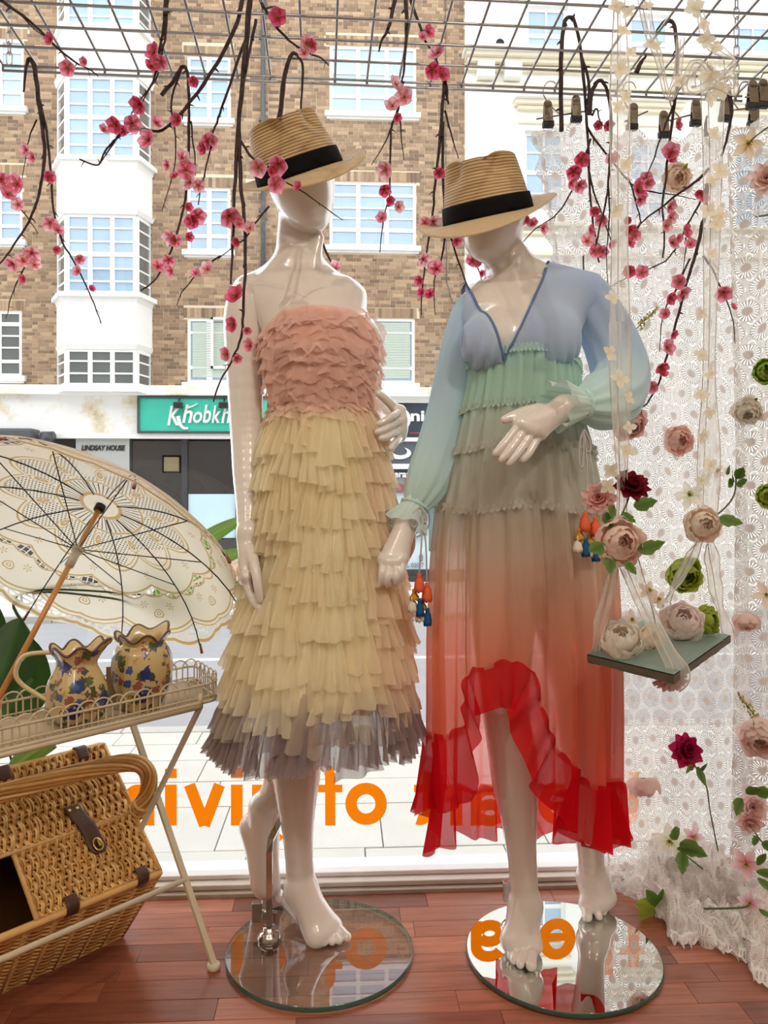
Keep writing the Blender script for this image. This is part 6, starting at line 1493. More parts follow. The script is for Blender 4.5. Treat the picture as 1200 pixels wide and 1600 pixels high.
    def ros(cu, cv, R, w_, n=0):
        dx = math_(nt, 'MULTIPLY', math_(nt, 'SUBTRACT', su, cu), .46); dy = math_(nt, 'SUBTRACT', v, cv); r = math_(nt, 'SQRT', math_(nt, 'ADD', math_(nt, 'MULTIPLY', dx, dx), math_(nt, 'MULTIPLY', dy, dy)))
        if n:
            th = math_(nt, 'ARCTAN2', dy, dx); return mul(lt_(r, R), gt_(math_(nt, 'COSINE', math_(nt, 'MULTIPLY', th, float(n))), .55))
        return mx_(lt_(math_(nt, 'ABSOLUTE', math_(nt, 'SUBTRACT', r, R)), w_), lt_(math_(nt, 'ABSOLUTE', math_(nt, 'SUBTRACT', r, R*.4)), w_*.8))
    emb = mx_(ros(0, .785, .030, .004), ros(-.2, .70, .028, 0, 6), ros(.2, .715, .028, 0, 6), ros(0, .50, .03, 0, 6), ros(.0, .275, .030, .006), ros(.0, .275, .055, .004))
    cl = N(nt, 'ShaderNodeMix', {0: mx_(cord, emb), 6: S(244, 238, 222), 7: S(206, 178, 130)}, data_type='RGBA').outputs[2]
    d = N(nt, 'ShaderNodeBsdfDiffuse', {'Color': cl}); t = N(nt, 'ShaderNodeBsdfTranslucent', {'Color': cl}); m1 = N(nt, 'ShaderNodeMixShader', {0: .5, 1: d.outputs[0], 2: t.outputs[0]})
    tr = N(nt, 'ShaderNodeBsdfTransparent'); m2 = N(nt, 'ShaderNodeMixShader', {0: op, 1: m1.outputs[0], 2: tr.outputs[0]}); nt.links.new(m2.outputs[0], out.inputs[0]); return m
g = MB(); g.grid(lambda u, v: canopy(2*pi*u+TH0, .02+.98*v), 200, 44, uvfn=lambda u, v: (u*NR, v)); g.build('canopy', parmat(), PS)
m_steel = mat('dark_steel', S(52, 48, 46), .35, metal=.8); m_bam = mat('bamboo', S(198, 136, 66), .35, var=.12, scale=12, coat=.3); m_tip = mat('wooden_tip', S(128, 72, 44), .4)
run = H+ax*.125
for k in range(NR):
    th = TH0+2*pi*k/NR; r = MB(); r.tube([canopy(th, v/10*.99, .004) for v in range(1, 11)], .0016, 5); rb = r.build('rib', m_steel, PS)
    s_ = MB(); s_.tube([run, canopy(th, .56, .006)], .0013, 5); s_.build('stretcher', m_steel, rb)
    e = canopy(th, 1.0); d_ = (canopy(th, 1.0)-canopy(th, .95)).normalized(); t_ = MB(); t_.tube([e-d_*.004, e+d_*.022], [.0030, .0038], 8); t_.build('tip', m_tip, rb)
hub = MB(); hub.tube([H+ax*-.004, H+ax*.016], .012, 16); hub.build('hub', m_steel, PS)
sh = MB(); sh.tube([H, H+ax*.49], .0062, 12); sh.build('shaft', m_bam, PS)
rn = MB(); rn.tube([run-ax*.006, run+ax*.004], .0125, 16); rn.tube([run+ax*.004, run+ax*.045], .0098, 16); rn.build('runner', mat('pale_sleeve', S(206, 198, 186), .4), PS)
hd = MB(); q0 = H+ax*.485; hd.tube([q0, q0+ax*.006, q0+ax*.02, q0+ax*.035, q0+ax*.06, q0+ax*.10], [.008, .012, .0135, .011, .0125, .013], 16); hd.build('handle', m_bam, PS)
# ------------------------------------------------------------------ wicker hamper
dh = (RT*-.66-FW*.75).normalized(); eh = (RT*-.75+FW*.66).normalized()
th_ = (eh*.733+Vector((0, 0, .68))).normalized(); nh_ = (eh*.68-Vector((0, 0, .733))).normalized()
O = cam_pt(-.498, 1.75, .178)
def hp(d, t, n): return O+dh*d+th_*t+nh_*n
HB = thing('wicker_hamper', PZ(140, 1490, 0), 'golden wicker picnic hamper with lids, leather strap and thick twisted handle', 'basket')
m_wick = mat('golden_wicker', S(196, 142, 76), .4, vcol=True, var=.18, scale=40, coat=.15)
m_wickd = mat('dark_wicker', S(112, 66, 28), .6, var=.2, scale=30)
m_lthr = mat('brown_leather', S(74, 46, 34), .45, bmp=.1, bscale=200); m_brass = mat('brass', S(214, 186, 120), .25, metal=1)
wc = [S(222, 176, 108), S(206, 154, 86), S(232, 192, 128), S(190, 138, 72)]
TL, LH = .34, .60
def lid(name, t0, t1, d0, d1, n0, rows, ph):
    b = MB(); q = [hp(d0, t0, n0+.006), hp(d1, t0, n0+.006), hp(d1, t1, n0+.006), hp(d0, t1, n0+.006)]; q += [p+nh_*.004 for p in q]
    b.add(q, [(0, 1, 2, 3), (7, 6, 5, 4), (0, 4, 5, 1), (1, 5, 6, 2), (2, 6, 7, 3), (3, 7, 4, 0)]); lo_ = b.build(name, m_wickd, HB)
    w_ = MB(); nw = int((d1-d0)/.0043); rh = (t1-t0)/rows
    for i in range(nw):
        d = d0+(d1-d0)*(i+.5)/nw; s = 1 if (i//2) % 2 == 0 else -1; c = R_.choice(wc); j = R_.uniform(-.001, .001)
        pts = [hp(d+.004*math.sin(k/ (rows*5)*rows*pi*1.0+(i % 2)*.6)*.5+j, t0+(t1-t0)*k/(rows*5), n0-.0055*s*math.cos(k/5*pi)) for k in range(rows*5+1)]
        w_.tube(pts, .0027, 5, col=c, cap=False)
    w_.build('weave', m_wick, lo_, kind='stuff')
    st = MB()
    for k in range(rows+1): tt_ = lerp(t0, t1, k/rows); st.tube([hp(d0-.004, tt_, n0), hp(d1+.004, tt_, n0)], .0032 if 0 < k < rows else .0055, 6, col=R_.choice(wc))
    for dd in (d0, d1): st.tube([hp(dd, t0, n0-.002), hp(dd, t1, n0-.002)], .0055, 6, col=wc[0])
    st.build('border', m_wick, lo_); return lo_
lid('front_lid', .004, .145, .0, .275, .0, 7, 0); lid('rear_lid', .152, TL-.004, -.002, LH, .0, 8, 1)
# body: woven tapering sides
DN = .215
def bodyc(d, t, n):
    k = n/DN; return hp(lerp(d, LH/2+(d-LH/2)*(1-.10), k), lerp(t, t*.95-.035, k), n)
bd = MB(); cs = [(0, 0), (LH, 0), (LH, TL), (0, TL)]
vs = [bodyc(d, t, .010)+nh_*0 for d, t in cs]+[bodyc(d, t, DN) for d, t in cs]
cen = hp(LH/2, TL/2, .1); vs = [v+(cen-v).normalized()*.008 for v in vs]
bd.add(vs, [(0, 1, 5, 4), (1, 2, 6, 5), (2, 3, 7, 6), (3, 0, 4, 7), (4, 5, 6, 7)]); bo = bd.build('body', m_wickd, HB)
wv = MB(); rows = 34; per = []
for (a, b) in ((cs[0], cs[1]), (cs[1], cs[2]), (cs[2], cs[3]), (cs[3], cs[0])):
    n_ = int(math.hypot(b[0]-a[0], b[1]-a[1])/.006); per += [(lerp(a[0], b[0], k/n_), lerp(a[1], b[1], k/n_), math.atan2(b[0]-a[0], -(b[1]-a[1]))) for k in range(n_)]
for r in range(rows):
    n = .012+(DN-.012)*(r+.5)/rows; pts = []
    for i, (d, t, an_) in enumerate(per):
        o = .004*math.cos(pi*i/5+(r % 2)*pi); p = bodyc(d, t, n); q = (dh*(d-LH/2)*(TL/LH)+th_*(t-TL/2)).normalized(); pts.append(p+q*o)
    wv.tube(pts, .0033, 5, col=wc[r % 4], closed=True)
wv.build('weave', m_wick, bo, kind='stuff')
rm = MB()
for n, rr in ((.004, .0085), (.016, .006), (DN, .009)): rm.tube([bodyc(d, t, n) for d, t, _ in per], rr, 6, col=wc[0], closed=True)
rm.build('rim', m_wick, bo)
stk = MB()
for i in range(0, len(per), 10): stk.tube([bodyc(per[i][0], per[i][1], n)+(dh*(per[i][0]-LH/2)*(TL/LH)+th_*(per[i][1]-TL/2)).normalized()*.004 for n in (.004, .1, DN)], .004, 5, col=wc[1])
stk.build('stake', m_wick, bo, kind='stuff')
# handle of twisted willow from the right end, over the lids
hr_ = .150; hpts = [hp(-.006, hr_, .03), hp(-.010, hr_, -.02), hp(-.012, hr_+.01, -.075), hp(.004, hr_+.03, -.125), hp(.05, hr_+.045, -.155), hp(.14, hr_+.05, -.165), hp(.30, hr_+.05, -.17), hp(.44, hr_+.05, -.165), hp(.55, hr_+.04, -.145), hp(.60, hr_+.02, -.10), hp(.606, hr_, -.02)]
cp = spline(hpts, 12); hn = MB(); L = len(cp); hn.tube(cp, .0135, 10, col=wc[1])
fr = None; F_ = []
for i in range(L):
    t = Vector(cp[min(i+1, L-1)]-cp[max(i-1, 0)]).normalized(); u = (th_ if fr is None else fr); u = (u-t*u.dot(t)).normalized(); fr = u; F_.append((Vector(cp[i]), u, t.cross(u)))
for s in range(12):
    hn.tube([c+(u*math.cos(2*pi*s/12+i*.085)+w_*math.sin(2*pi*s/12+i*.085))*.0150 for i, (c, u, w_) in enumerate(F_)], .0044, 5, col=wc[s % 4], cap=False)
hd_ = hn.build('handle', m_wick, HB)
wr = MB(); c0 = Vector(hpts[1]); 
for k in range(4): wr.tube([c0+nh_*(.012*k-.012)+dh*.0175*math.cos(2*pi*j/16)+th_*.0175*math.sin(2*pi*j/16) for j in range(16)], .0045, 6, col=wc[k % 4], closed=True)
wr.build('handle_binding', m_wick, hd_)
# leather strap with turn lock, hinges
def lstrip(name, pts, w_, par, thk=.0016):
    q = spline(pts, 8); s = MB(); L = len(q)
    def f(u, v): i = int(round(v*(L-1))); wd = w_*(1 if v < .85 else math.sqrt(max(0.05, 1-((v-.85)/.15)**2*.9))); return Vector(q[i])+dh*wd*(u-.5)
    s.grid(f, 6, L-1); o = s.build(name, m_lthr, par); md = o.modifiers.new('t', 'SOLIDIFY'); md.thickness = thk*2; md.offset = 0; return o
dS = .118
strp = lstrip('strap', [hp(dS+.016, .205, -.012), hp(dS+.012, .185, -.014), hp(dS+.004, .155, -.016), hp(dS, .140, -.014), hp(dS-.003, .105, -.013), hp(dS-.006, .082, -.013)], .036, HB)
k = MB(); c0 = hp(dS-.004, .100, -.017); M = Matrix.Translation(c0) @ Matrix((tuple(dh)+(0,), tuple(th_)+(0,), tuple(-nh_)+(0,), (0, 0, 0, 1))).transposed()
k.tube([M @ Vector((.0095*math.cos(a*pi/12), .014*math.sin(a*pi/12), .001)) for a in range(24)], .0022, 6, closed=True); k.bbox((-.003, -.008, 0), (.003, .008, .010), .002, M=M); k.build('turn_lock', m_brass, strp)
k = MB()
for o_ in (-.008, .010): k.lathe([(.0001, -.003), (.0035, -.0025), (.0045, 0)], 12, Matrix.Translation(hp(dS+.014+o_, .195, -.013)) @ (-nh_).to_track_quat('Z', 'Y').to_matrix().to_4x4() @ Matrix.Rotation(pi, 4, 'X'))
k.build('rivet', m_brass, strp)
for dd in (.045, .205): lstrip('leather_hinge', [hp(dd, .022, -.010), hp(dd, .004, -.013), hp(dd, -.006, -.004), hp(dd, -.008, .012), hp(dd, -.004, .022)], .026, HB)
for dd in (.06, .24): lstrip('leather_hinge', [hp(dd, TL-.03, -.010), hp(dd, TL-.006, -.013), hp(dd, TL+.006, -.004), hp(dd, TL+.006, .012)], .026, HB)
# ------------------------------------------------------------------ plants behind the table
m_plant = mat('rubber_leaf', S(52, 96, 36), .28, vcol=True, var=.1, scale=12, coat=.3, trans=.25)
def bigleaf(par, a, b, w_, sag, c0, c1, turn=0.0):
    g = MB(); L = (b-a).length; ax_ = (b-a).normalized(); sd_ = ax_.cross(FW).normalized(); nn = sd_.cross(ax_); sd_, nn = sd_*math.cos(turn)+nn*math.sin(turn), nn*math.cos(turn)-sd_*math.sin(turn)
    def f(u, v):
        e = (u-.5)*2; wd = w_*math.sin(pi*min(.99, .02+.98*v)**.8)**.62; return a.lerp(b, v)+sd_*e*wd*.5+nn*(.12*wd*abs(e))+Vector((0, 0, sag*4*v*(1-v)))
    g.grid(f, 8, 14, colfn=lambda u, v: mixc(c0, c1, .6*abs(math.sin(v*40+abs(u-.5)*16))*.5+(.5 if abs(u-.5) < .05 else 0))); return g.build('leaf', m_plant, par)
dg0, dg1, lg0, lg1 = S(34, 74, 30), S(58, 104, 40), S(96, 140, 58), S(150, 182, 98)
m_pot = mat('terracotta', S(168, 96, 66), .8, var=.1)
def plant(x, y, label, leaves, rad=.06):
    c = PZ(x, y, 0); t = thing('potted_plant', c, label, 'plant'); g = MB(); g.lathe([(.001, 0), (rad*.75, 0), (rad, .11), (rad*1.08, .11), (rad*1.08, .13), (rad*.95, .13), (rad*.9, .115), (.001, .112)], 28, Matrix.Translation(c)); g.build('pot', m_pot, t)
    for (ax0, ay0, bx0, by0, Y, w_, sag, cc, trn) in leaves:
        a, b = P(ax0, ay0, Y), P(bx0, by0, Y-(0 if ax0 > 150 else .02)); g = MB(); top = c+Vector((0, 0, .11)); g.tube(spline([top, P(x+30 if x > 0 else 60, 1050, Y), P(28, 930, Y), a] if ax0 > 150 else [top, top.lerp(a, .5)+Vector((0, .0, .06)), a], 8), .003, 6); g.build('stalk', m_stem, t)
        bigleaf(t, a, b, w_, sag, *((dg0, dg1) if cc == 0 else (lg0, lg1)), turn=trn)
plant(55, 1418, 'dark green plant with broad glossy leaves behind the wire table', [(-10, 1080, 30, 968, 1.90, .14, 0, 0, .3), (40, 1120, 50, 1000, 1.93, .10, 0, 0, -.4), (-30, 1170, 52, 1062, 1.90, .13, .01, 0, .2), (10, 1215, 88, 1166, 1.86, .05, .02, 1, .0), (-40, 1030, -20, 930, 1.95, .13, 0, 0, .2)])
plant(-30, 1436, 'bright green strap-leaved plant whose leaf tips show beside the parasol', [(250, 905, 392, 806, 2.06, .045, .02, 1, .0), (240, 930, 392, 858, 2.055, .05, .015, 1, -.0), (250, 945, 384, 912, 2.06, .045, .01, 1, .0)])
# ================================================================== WIRE GRID OVERHEAD
m_gw = mat('galvanised_wire', S(176, 176, 178), .35, metal=.75)
ZG = 2.03; GA = math.radians(1.6); gc = Vector((P(600, 120, 1.93).x, 1.93, ZG))
GR = thing('wire_grid', gc, 'galvanised wire grid panel hung overhead on chains', 'grid')
gu, gv = Vector((math.cos(GA), -math.sin(GA)*-1*-1, 0)), Vector((math.sin(GA), math.cos(GA), 0))
gu = Vector((math.cos(GA), -math.sin(GA), 0)) if False else Vector((math.cos(GA), math.sin(GA), 0)); gv = Vector((-math.sin(GA), math.cos(GA), 0))
def gp(a, b, dz=0.0): return gc+gu*a+gv*b+Vector((0, 0, dz))
A0, A1 = -.905, .915; B0_ = -.92
for k in range(12):
    g = MB(); b = -.0835*k; g.tube([gp(A0, b), gp(A1, b)], .0031, 8); g.build('cross_wire', m_gw, GR)
g = MB(); g.tube([gp(A0, .0, -.012), gp(A1, .0, -.012)], .0032, 8); g.build('edge_wire', m_gw, GR)
k = 0; a = A0
while a < A1+.001:
    g = MB(); g.tube([gp(a, B0_, .005), gp(a, .004, .005), gp(a, .004, -.010)], .0031, 8); g.build('long_wire', m_gw, GR); a += .0785
def chain(a, b, label):
    t = thing('hanging_chain', a, label, 'chain', 'chains holding up the wire grid'); L = (b-a).length; n = int(L/.024); q = (b-a).normalized().to_track_quat('Z', 'Y').to_matrix().to_4x4()
    mm = MB(); mm.tube([Vector((.0065*math.cos(2*pi*j/20), 0, (.0085 if math.sin(2*pi*j/20) > 0 else -.0085)+.0065*math.sin(2*pi*j/20))) for j in range(20)], .0017, 6, closed=True); me = mm.mesh('link'); me.materials.append(m_gw)
    for i in range(n): inst('link', me, t, Matrix.Translation(a.lerp(b, (i+.5)/n)) @ q @ Matrix.Rotation(pi/2*(i % 2), 4, 'Z'))
chain(gp(A0+.02, -.01, .0), gp(A0+.02, -.01, 1.06), 'steel chain at the end of the grid above the brown bay windows')
chain(gp(A1-.02, -.01, .0), gp(A1-.02, -.01, 1.06), 'steel chain at the end of the grid above the lace curtain')
# ================================================================== BLOSSOM BRANCHES
m_bark = mat('dark_bark', S(58, 38, 36), .7, var=.25, scale=60, bmp=.5, bscale=120)
def blossom_mesh(c0, c1, c2, open_=1.0):
    m = MB(); pt = petal_mesh('p', .96, 1.0, .30, .06, c0, c1, 5, 6)
    for k in range(5):
        M = Matrix.Rotation(2*pi*k/5, 4, 'Z') @ Matrix.Rotation(lerp(.45, 1.0, open_), 4, 'Y'); vs = [M @ Vector(p) for p in pt.v]
        cs = [mixc(c0, c1, min(1, Vector(p).length**1.2)) if Vector(p).length < .9 else mixc(c1, c2, .6) for p in pt.v]; o = len(m.v); m.v += [tuple(p) for p in vs]; m.c += cs
        for f in pt.f: m.f.append(tuple(i+o for i in f)); m.sm.append(True); m.mi.append(0)
    for k in range(9):
        a = k*2.4; r = .12+.10*(k % 3); m.tube([(0, 0, .05), (r*math.cos(a)*1.3, r*math.sin(a)*1.3, .34)], .022, 4, col=S(206, 176, 84)); m.lathe([(.0001, -.04), (.045, 0), (.0001, .04)], 6, Matrix.Translation((r*math.cos(a)*1.3, r*math.sin(a)*1.3, .36)), col=S(170, 140, 50))
    m.lathe([(.0001, -.22), (.10, -.16), (.13, -.02), (.05, .06)], 8, col=S(120, 40, 50)); me = m.mesh('blossom'); me.materials.append(m_pet); return me
BL_ = [blossom_mesh(S(228, 96, 136), S(252, 190, 208), S(255, 230, 236)), blossom_mesh(S(204, 44, 96), S(244, 126, 162), S(252, 186, 206)), blossom_mesh(S(240, 140, 160), S(254, 224, 230), S(255, 246, 248)), blossom_mesh(S(176, 20, 66), S(232, 70, 116), S(240, 110, 150), .15)]
def branch(label, Y, lines, blooms, dark=0):
    """lines: (radius_px, [(x, y[, dY])...]); blooms: (x, y, dia_px, type)"""
    p0 = lines[0][1][0]; t = thing('blossom_branch', P(p0[0], p0[1], Y), label, 'branch', 'cherry blossom branches hung from the grid')
    segs = []
    for (r, pts) in lines:
        q = spline([tuple(P(p[0], p[1], Y+(p[2] if len(p) > 2 else 0)))for p in pts], 6); q = [Vector(p) for p in q]; ph = R_.uniform(0, 60); L = len(q)
        q = [p+Vector((nz(i*.35, ph), nz(i*.35, ph, 7), nz(i*.35, ph, 3)))*.0022 for i, p in enumerate(q)]
        rr = [px(r, Y)*.86*lerp(1, .34, i/(L-1))*(1+.22*max(0, nz(i*.9, ph))) for i in range(L)]
        g = MB(); g.tube(q, rr, 6)
        for i in range(3, L-1, 5):                     # little spurs
            if r < 4.5 and R_.random() < .75:
                d = Vector((R_.uniform(-1, 1), R_.uniform(-.6, .6), R_.uniform(-1, .5))).normalized(); g.tube([q[i], q[i]+d*.007, q[i]+d*.012+Vector((0, 0, -.003))], [rr[i]*.7, rr[i]*.5, rr[i]*.25], 5)
        g.build('twig', m_bark, t); segs += q
    for (x, y, dia, ty) in blooms:
        c = P(x, y, Y-.012); near = min(segs, key=lambda s: (s-c).length); c = c+Vector((0, max(-.05, min(.06, near.y-.012-c.y)), 0)); c = P(x, y, c.y)
        d = Vector((R_.uniform(-1, 1), -1, R_.uniform(-1.1, .6))); r = px(dia, Y)/2*1.15
        o = inst('blossom', BL_[ty], t, Matrix.Translation(c) @ basis(d, R_.uniform(0, 6)) @ Matrix.Scale(r, 4))
    return t
branch('thin bare blossom branch slanting in from the top left corner', 1.62, [(2.8, [(-6, -4), (45, 32), (90, 75), (120, 99), (140, 109), (154, 119)]), (1.6, [(30, 22), (62, 52), (80, 64)])], [(79, 62, 20, 1), (106, 107, 26, 0), (132, 97, 16, 0)])
branch('forked blossom branch hanging from the grid corner beside the chain', 1.78, [(4.2, [(54, 104), (60, 150), (66, 200), (69, 240), (65, 285), (54, 325), (40, 355), (15, 392), (-6, 418)]), (2.6, [(60, 150), (73, 205), (80, 275), (84, 330), (98, 380), (112, 402), (132, 440), (148, 478), (158, 505)]), (1.8, [(57, 188), (48, 208), (41, 240), (34, 285)]), (1.8, [(-4, 282), (20, 310), (36, 330), (48, 348), (60, 364)]), (1.6, [(42, 412), (26, 442), (14, 475), (10, 498)]), (4.5, [(54, 104), (46, 92), (40, 110), (37, 144)])],
       [(42, 235, 24, 0), (52, 246, 18, 0), (27, 288, 32, 0), (12, 304, 26, 0), (2, 280, 26, 0), (29, 320, 22, 2), (76, 277, 20, 1), (78, 348, 26, 2), (90, 360, 20, 0), (88, 390, 14, 1), (50, 395, 28, 2), (20, 412, 24, 0), (36, 408, 26, 2), (54, 414, 20, 2), (37, 436, 16, 1), (124, 404, 18, 0), (122, 424, 18, 0), (143, 451, 12, 1)])
branch('blossom branch sweeping left across the upper bay window', 1.68, [(3.2, [(258, -8), (256, 40), (250, 75), (247, 100), (238, 130), (222, 152), (205, 178)]), (4.0, [(380, -6), (367, 43), (340, 97), (307, 147), (280, 180), (253, 203), (213, 203), (188, 212), (165, 236), (153, 258), (124, 249)]), (2.0, [(188, 206), (172, 232), (154, 258)]), (2.6, [(262, -8), (259, 50), (254, 80), (245, 118), (228, 150), (214, 180)])],
       [(241, 82, 28, 1), (252, 97, 26, 0), (236, 104, 22, 1), (218, 163, 30, 1), (206, 193, 30, 0), (181, 195, 28, 1), (162, 203, 18, 0), (232, 219, 32, 0), (244, 192, 22, 0), (277, 188, 22, 1), (303, 127, 18, 1), (194, 204, 18, 1)])
branch('stub-ended blossom branch hooked over the grid beside the smaller windows', 1.74, [(3.6, [(252, 149), (274, 122), (284, 105), (292, 110), (295, 135), (295, 180), (295, 233), (293, 283), (288, 320), (277, 363), (267, 393), (258, 412), (240, 440), (220, 454)]), (2.2, [(284, 105), (268, 160), (273, 205), (273, 258), (253, 328)]), (2.8, [(384, 58), (367, 107), (350, 160), (341, 185), (333, 207), (326, 245), (315, 290), (310, 320)]), (1.8, [(345, 400), (315, 420), (285, 456), (276, 478)]), (1.8, [(298, 190), (304, 240), (306, 275)])],
       [(324, 220, 30, 0), (318, 232, 20, 1), (333, 222, 18, 2), (284, 247, 26, 2), (290, 266, 32, 0), (297, 285, 28, 2), (273, 276, 16, 1), (262, 258, 18, 0), (310, 290, 22, 2), (308, 337, 28, 0), (300, 346, 24, 1), (294, 324, 16, 1), (295, 370, 16, 1), (268, 370, 28, 2), (274, 376, 22, 0), (247, 417, 24, 0), (264, 406, 20, 0), (268, 424, 20, 0), (325, 421, 26, 2), (306, 427, 16, 0)])
branch('long thick blossom branch hanging in front of the peach dress mannequin shoulder', 1.56, [(5.2, [(392, -8), (385, 60), (377, 150), (371, 213), (367, 283), (366, 330), (363, 390), (360, 445)]), (3.6, [(373, 205), (377, 290), (382, 350), (384, 410), (381, 460), (379, 500), (377, 527), (368, 550), (359, 570), (343, 597), (334, 627)]), (2.6, [(373, 218), (395, 247), (420, 268), (443, 282), (470, 298), (505, 322), (536, 344)]), (2.0, [(420, 322), (396, 352), (384, 372), (362, 388), (340, 406)]), (3.0, [(400, 30), (388, 90), (378, 150), (372, 205)])],
       [(404, 262, 30, 2), (436, 256, 32, 0), (424, 268, 20, 1), (430, 288, 30, 0), (466, 292, 17, 1), (358, 338, 36, 0), (374, 350, 18, 0), (391, 357, 22, 2), (370, 378, 16, 1), (369, 463, 34, 1), (365, 507, 26, 1), (386, 516, 16, 0), (355, 553, 24, 0), (391, 540, 24, 0), (370, 560, 18, 0)])
branch('brown looped twig end standing up behind the straw hat of the peach dress', 1.83, [(4.6, [(436, 190), (443, 130), (450, 96), (458, 84), (466, 88), (473, 105), (471, 150), (469, 192)])], [])
branch('short blossom branch with two flowers above the first straw hat', 1.64, [(3.2, [(402, -6), (418, 20), (430, 40), (452, 64), (478, 80), (500, 90), (514, 102)]), (1.6, [(412, 14), (428, 12), (440, 24)])], [(434, 28, 30, 1), (478, 68, 26, 2), (489, 70, 24, 0), (476, 84, 22, 2)])
branch('blossom branch dangling free between the two straw hats', 1.70, [(4.2, [(634, -6), (635, 40), (632, 90), (628, 132)]), (4.0, [(619, -6), (608, 40), (598, 62), (592, 80)]), (2.6, [(630, 127), (620, 177), (612, 197), (610, 235), (609, 277), (608, 310), (600, 340), (593, 395)]), (1.7, [(612, 197), (600, 225), (580, 258)]), (1.6, [(625, 188), (628, 222), (631, 251)]), (1.5, [(606, 322), (614, 318), (622, 324)])],
       [(617, 133, 28, 2), (632, 152, 30, 2), (613, 166, 26, 2), (620, 183, 16, 1), (603, 265, 30, 2), (600, 297, 22, 1), (609, 313, 16, 1), (622, 323, 20, 2), (597, 341, 20, 0)])
branch('drooping blossom branch right of the brick wall edge above the second straw hat', 1.80, [(3.2, [(640, -6), (655, 38), (665, 65), (680, 88), (692, 128)]), (4.4, [(694, 118), (698, 145), (700, 163)]), (3.2, [(693, 130), (690, 187), (683, 255), (678, 300), (676, 333), (667, 395), (661, 442), (658, 492)]), (2.2, [(695, 173), (706, 212), (716, 248)]), (3.0, [(692, 190), (691, 250), (694, 320), (703, 366), (721, 420), (732, 450), (742, 474)]), (2.0, [(696, 362), (690, 405), (678, 443), (680, 492)]), (1.6, [(733, 400), (750, 428), (756, 463)])],
       [(669, 50, 22, 1), (660, 58, 16, 0), (685, 84, 30, 0), (675, 110, 28, 1), (691, 117, 24, 1), (686, 269, 20, 1), (664, 348, 18, 0), (676, 346, 22, 2), (661, 404, 24, 2), (656, 438, 18, 1), (659, 457, 16, 1), (682, 420, 28, 0), (672, 460, 18, 1), (713, 376, 18, 1), (738, 408, 24, 0), (748, 412, 18, 0), (752, 427, 12, 1), (520, 432, 20, 0), (545, 436, 14, 1)][:-2])
branch('thin blossom twig behind the neck of the peach dress mannequin', 1.93, [(2.4, [(494, 355), (510, 395), (524, 420), (538, 440), (556, 470), (575, 508)])], [(497, 366, 22, 0), (525, 420, 26, 2), (546, 437, 16, 0)])
branch('tall hooked blossom branch before the white building left of the ribbons', 1.78, [(4.4, [(877, 205), (877, 130), (878, 70), (882, 36), (890, 27), (898, 34), (907, 78), (913, 147), (918, 205), (920, 267), (925, 333), (930, 370), (936, 410)]), (3.0, [(908, 84), (920, 133), (916, 187), (928, 216), (960, 257), (985, 288), (996, 325), (1000, 350), (984, 382)]), (2.0, [(923, 217), (908, 262), (893, 300), (868, 336), (834, 360), (807, 391)]), (2.4, [(916, 240), (925, 290), (944, 345), (956, 380)]), (1.6, [(912, 400), (911, 450), (911, 506)]), (1.8, [(985, 288), (1020, 300), (1050, 304), (1088, 312)])],
       [(908, 250, 26, 1), (896, 268, 26, 1), (892, 286, 22, 0), (905, 290, 24, 0), (848, 357, 20, 0), (832, 350, 20, 0), (820, 342, 16, 1), (930, 330, 18, 1), (940, 344, 22, 0), (917, 377, 26, 2), (928, 392, 24, 0), (941, 393, 22, 0), (955, 380, 16, 1), (922, 360, 18, 1), (912, 440, 14, 1), (996, 298, 34, 1), (1000, 312, 20, 0), (1010, 280, 24, 0), (935, 196, 16, 1), (950, 195, 20, 1), (958, 250, 24, 0)])
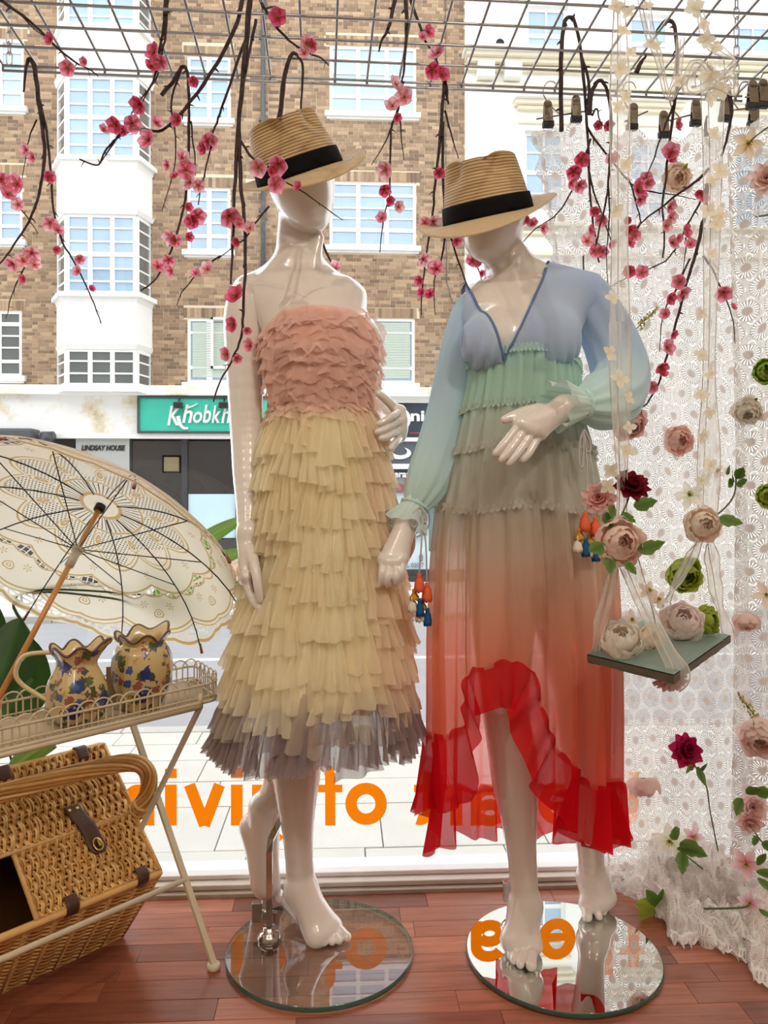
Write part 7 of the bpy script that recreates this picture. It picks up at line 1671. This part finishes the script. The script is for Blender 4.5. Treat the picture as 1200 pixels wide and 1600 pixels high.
branch('second hooked blossom branch just left of the front organza ribbon', 1.74, [(4.2, [(921, 180), (924, 147), (933, 129), (943, 129), (952, 155), (955, 200), (953, 250), (949, 300), (942, 335), (931, 384)]), (2.0, [(925, 180), (932, 170), (938, 190), (945, 200)]), (1.8, [(950, 290), (952, 340), (948, 390), (950, 450)])], [(982, 345, 14, 1), (985, 360, 22, 1), (992, 368, 20, 0), (984, 380, 18, 1)])
branch('hooked blossom branch between the two organza ribbons', 1.72, [(5.0, [(994, 114), (1002, 98), (1009, 86)]), (4.0, [(1028, 50), (1040, 34), (1053, 38), (1057, 77), (1058, 133), (1053, 170), (1047, 217), (1040, 277), (1035, 320), (1038, 370), (1036, 402)]), (2.4, [(1052, 165), (1038, 200), (1024, 240), (1008, 284)])], [(1058, 195, 20, 1), (1048, 238, 30, 0), (1048, 246, 20, 1), (1012, 286, 22, 0), (1046, 323, 24, 0), (1048, 340, 22, 2), (1040, 353, 22, 2)])
branch('long blossom branch slanting down the lace from the rear ribbon', 1.76, [(3.2, [(1108, 264), (1084, 286), (1056, 306), (1030, 326), (1000, 350), (982, 374)]), (4.0, [(1104, 288), (1103, 330), (1097, 352), (1088, 390), (1078, 426), (1067, 463), (1053, 517), (1040, 562), (1030, 597), (1013, 627), (996, 642)]), (2.2, [(1104, 290), (1092, 320), (1074, 352), (1063, 374), (1052, 394), (1038, 408), (1014, 420), (980, 434), (948, 452)]), (2.0, [(1078, 404), (1058, 448), (1042, 478), (1034, 500), (1030, 550)]), (2.0, [(1098, 400), (1112, 418), (1125, 447), (1137, 474), (1146, 505), (1148, 538)]), (1.5, [(1072, 372), (1070, 398), (1067, 428)])],
       [(1093, 302, 16, 1), (1100, 312, 18, 0), (1071, 362, 24, 1), (1050, 380, 24, 0), (1060, 372, 16, 0), (1079, 382, 20, 0), (1003, 426, 24, 0), (984, 424, 22, 1), (1062, 440, 26, 0), (1065, 457, 28, 0), (1047, 466, 22, 1), (1040, 491, 20, 0), (1052, 522, 16, 1), (1042, 543, 28, 0), (1033, 573, 24, 1), (1035, 584, 18, 1), (1020, 605, 22, 0), (1130, 457, 30, 0), (1145, 480, 14, 1)])
branch('thick dark bare branch end curving down beside the rear ribbon bow', 1.80, [(4.4, [(1103, 212), (1103, 195), (1104, 182)]), (4.8, [(1136, 138), (1142, 160), (1142, 185), (1135, 218), (1128, 244)])], [])
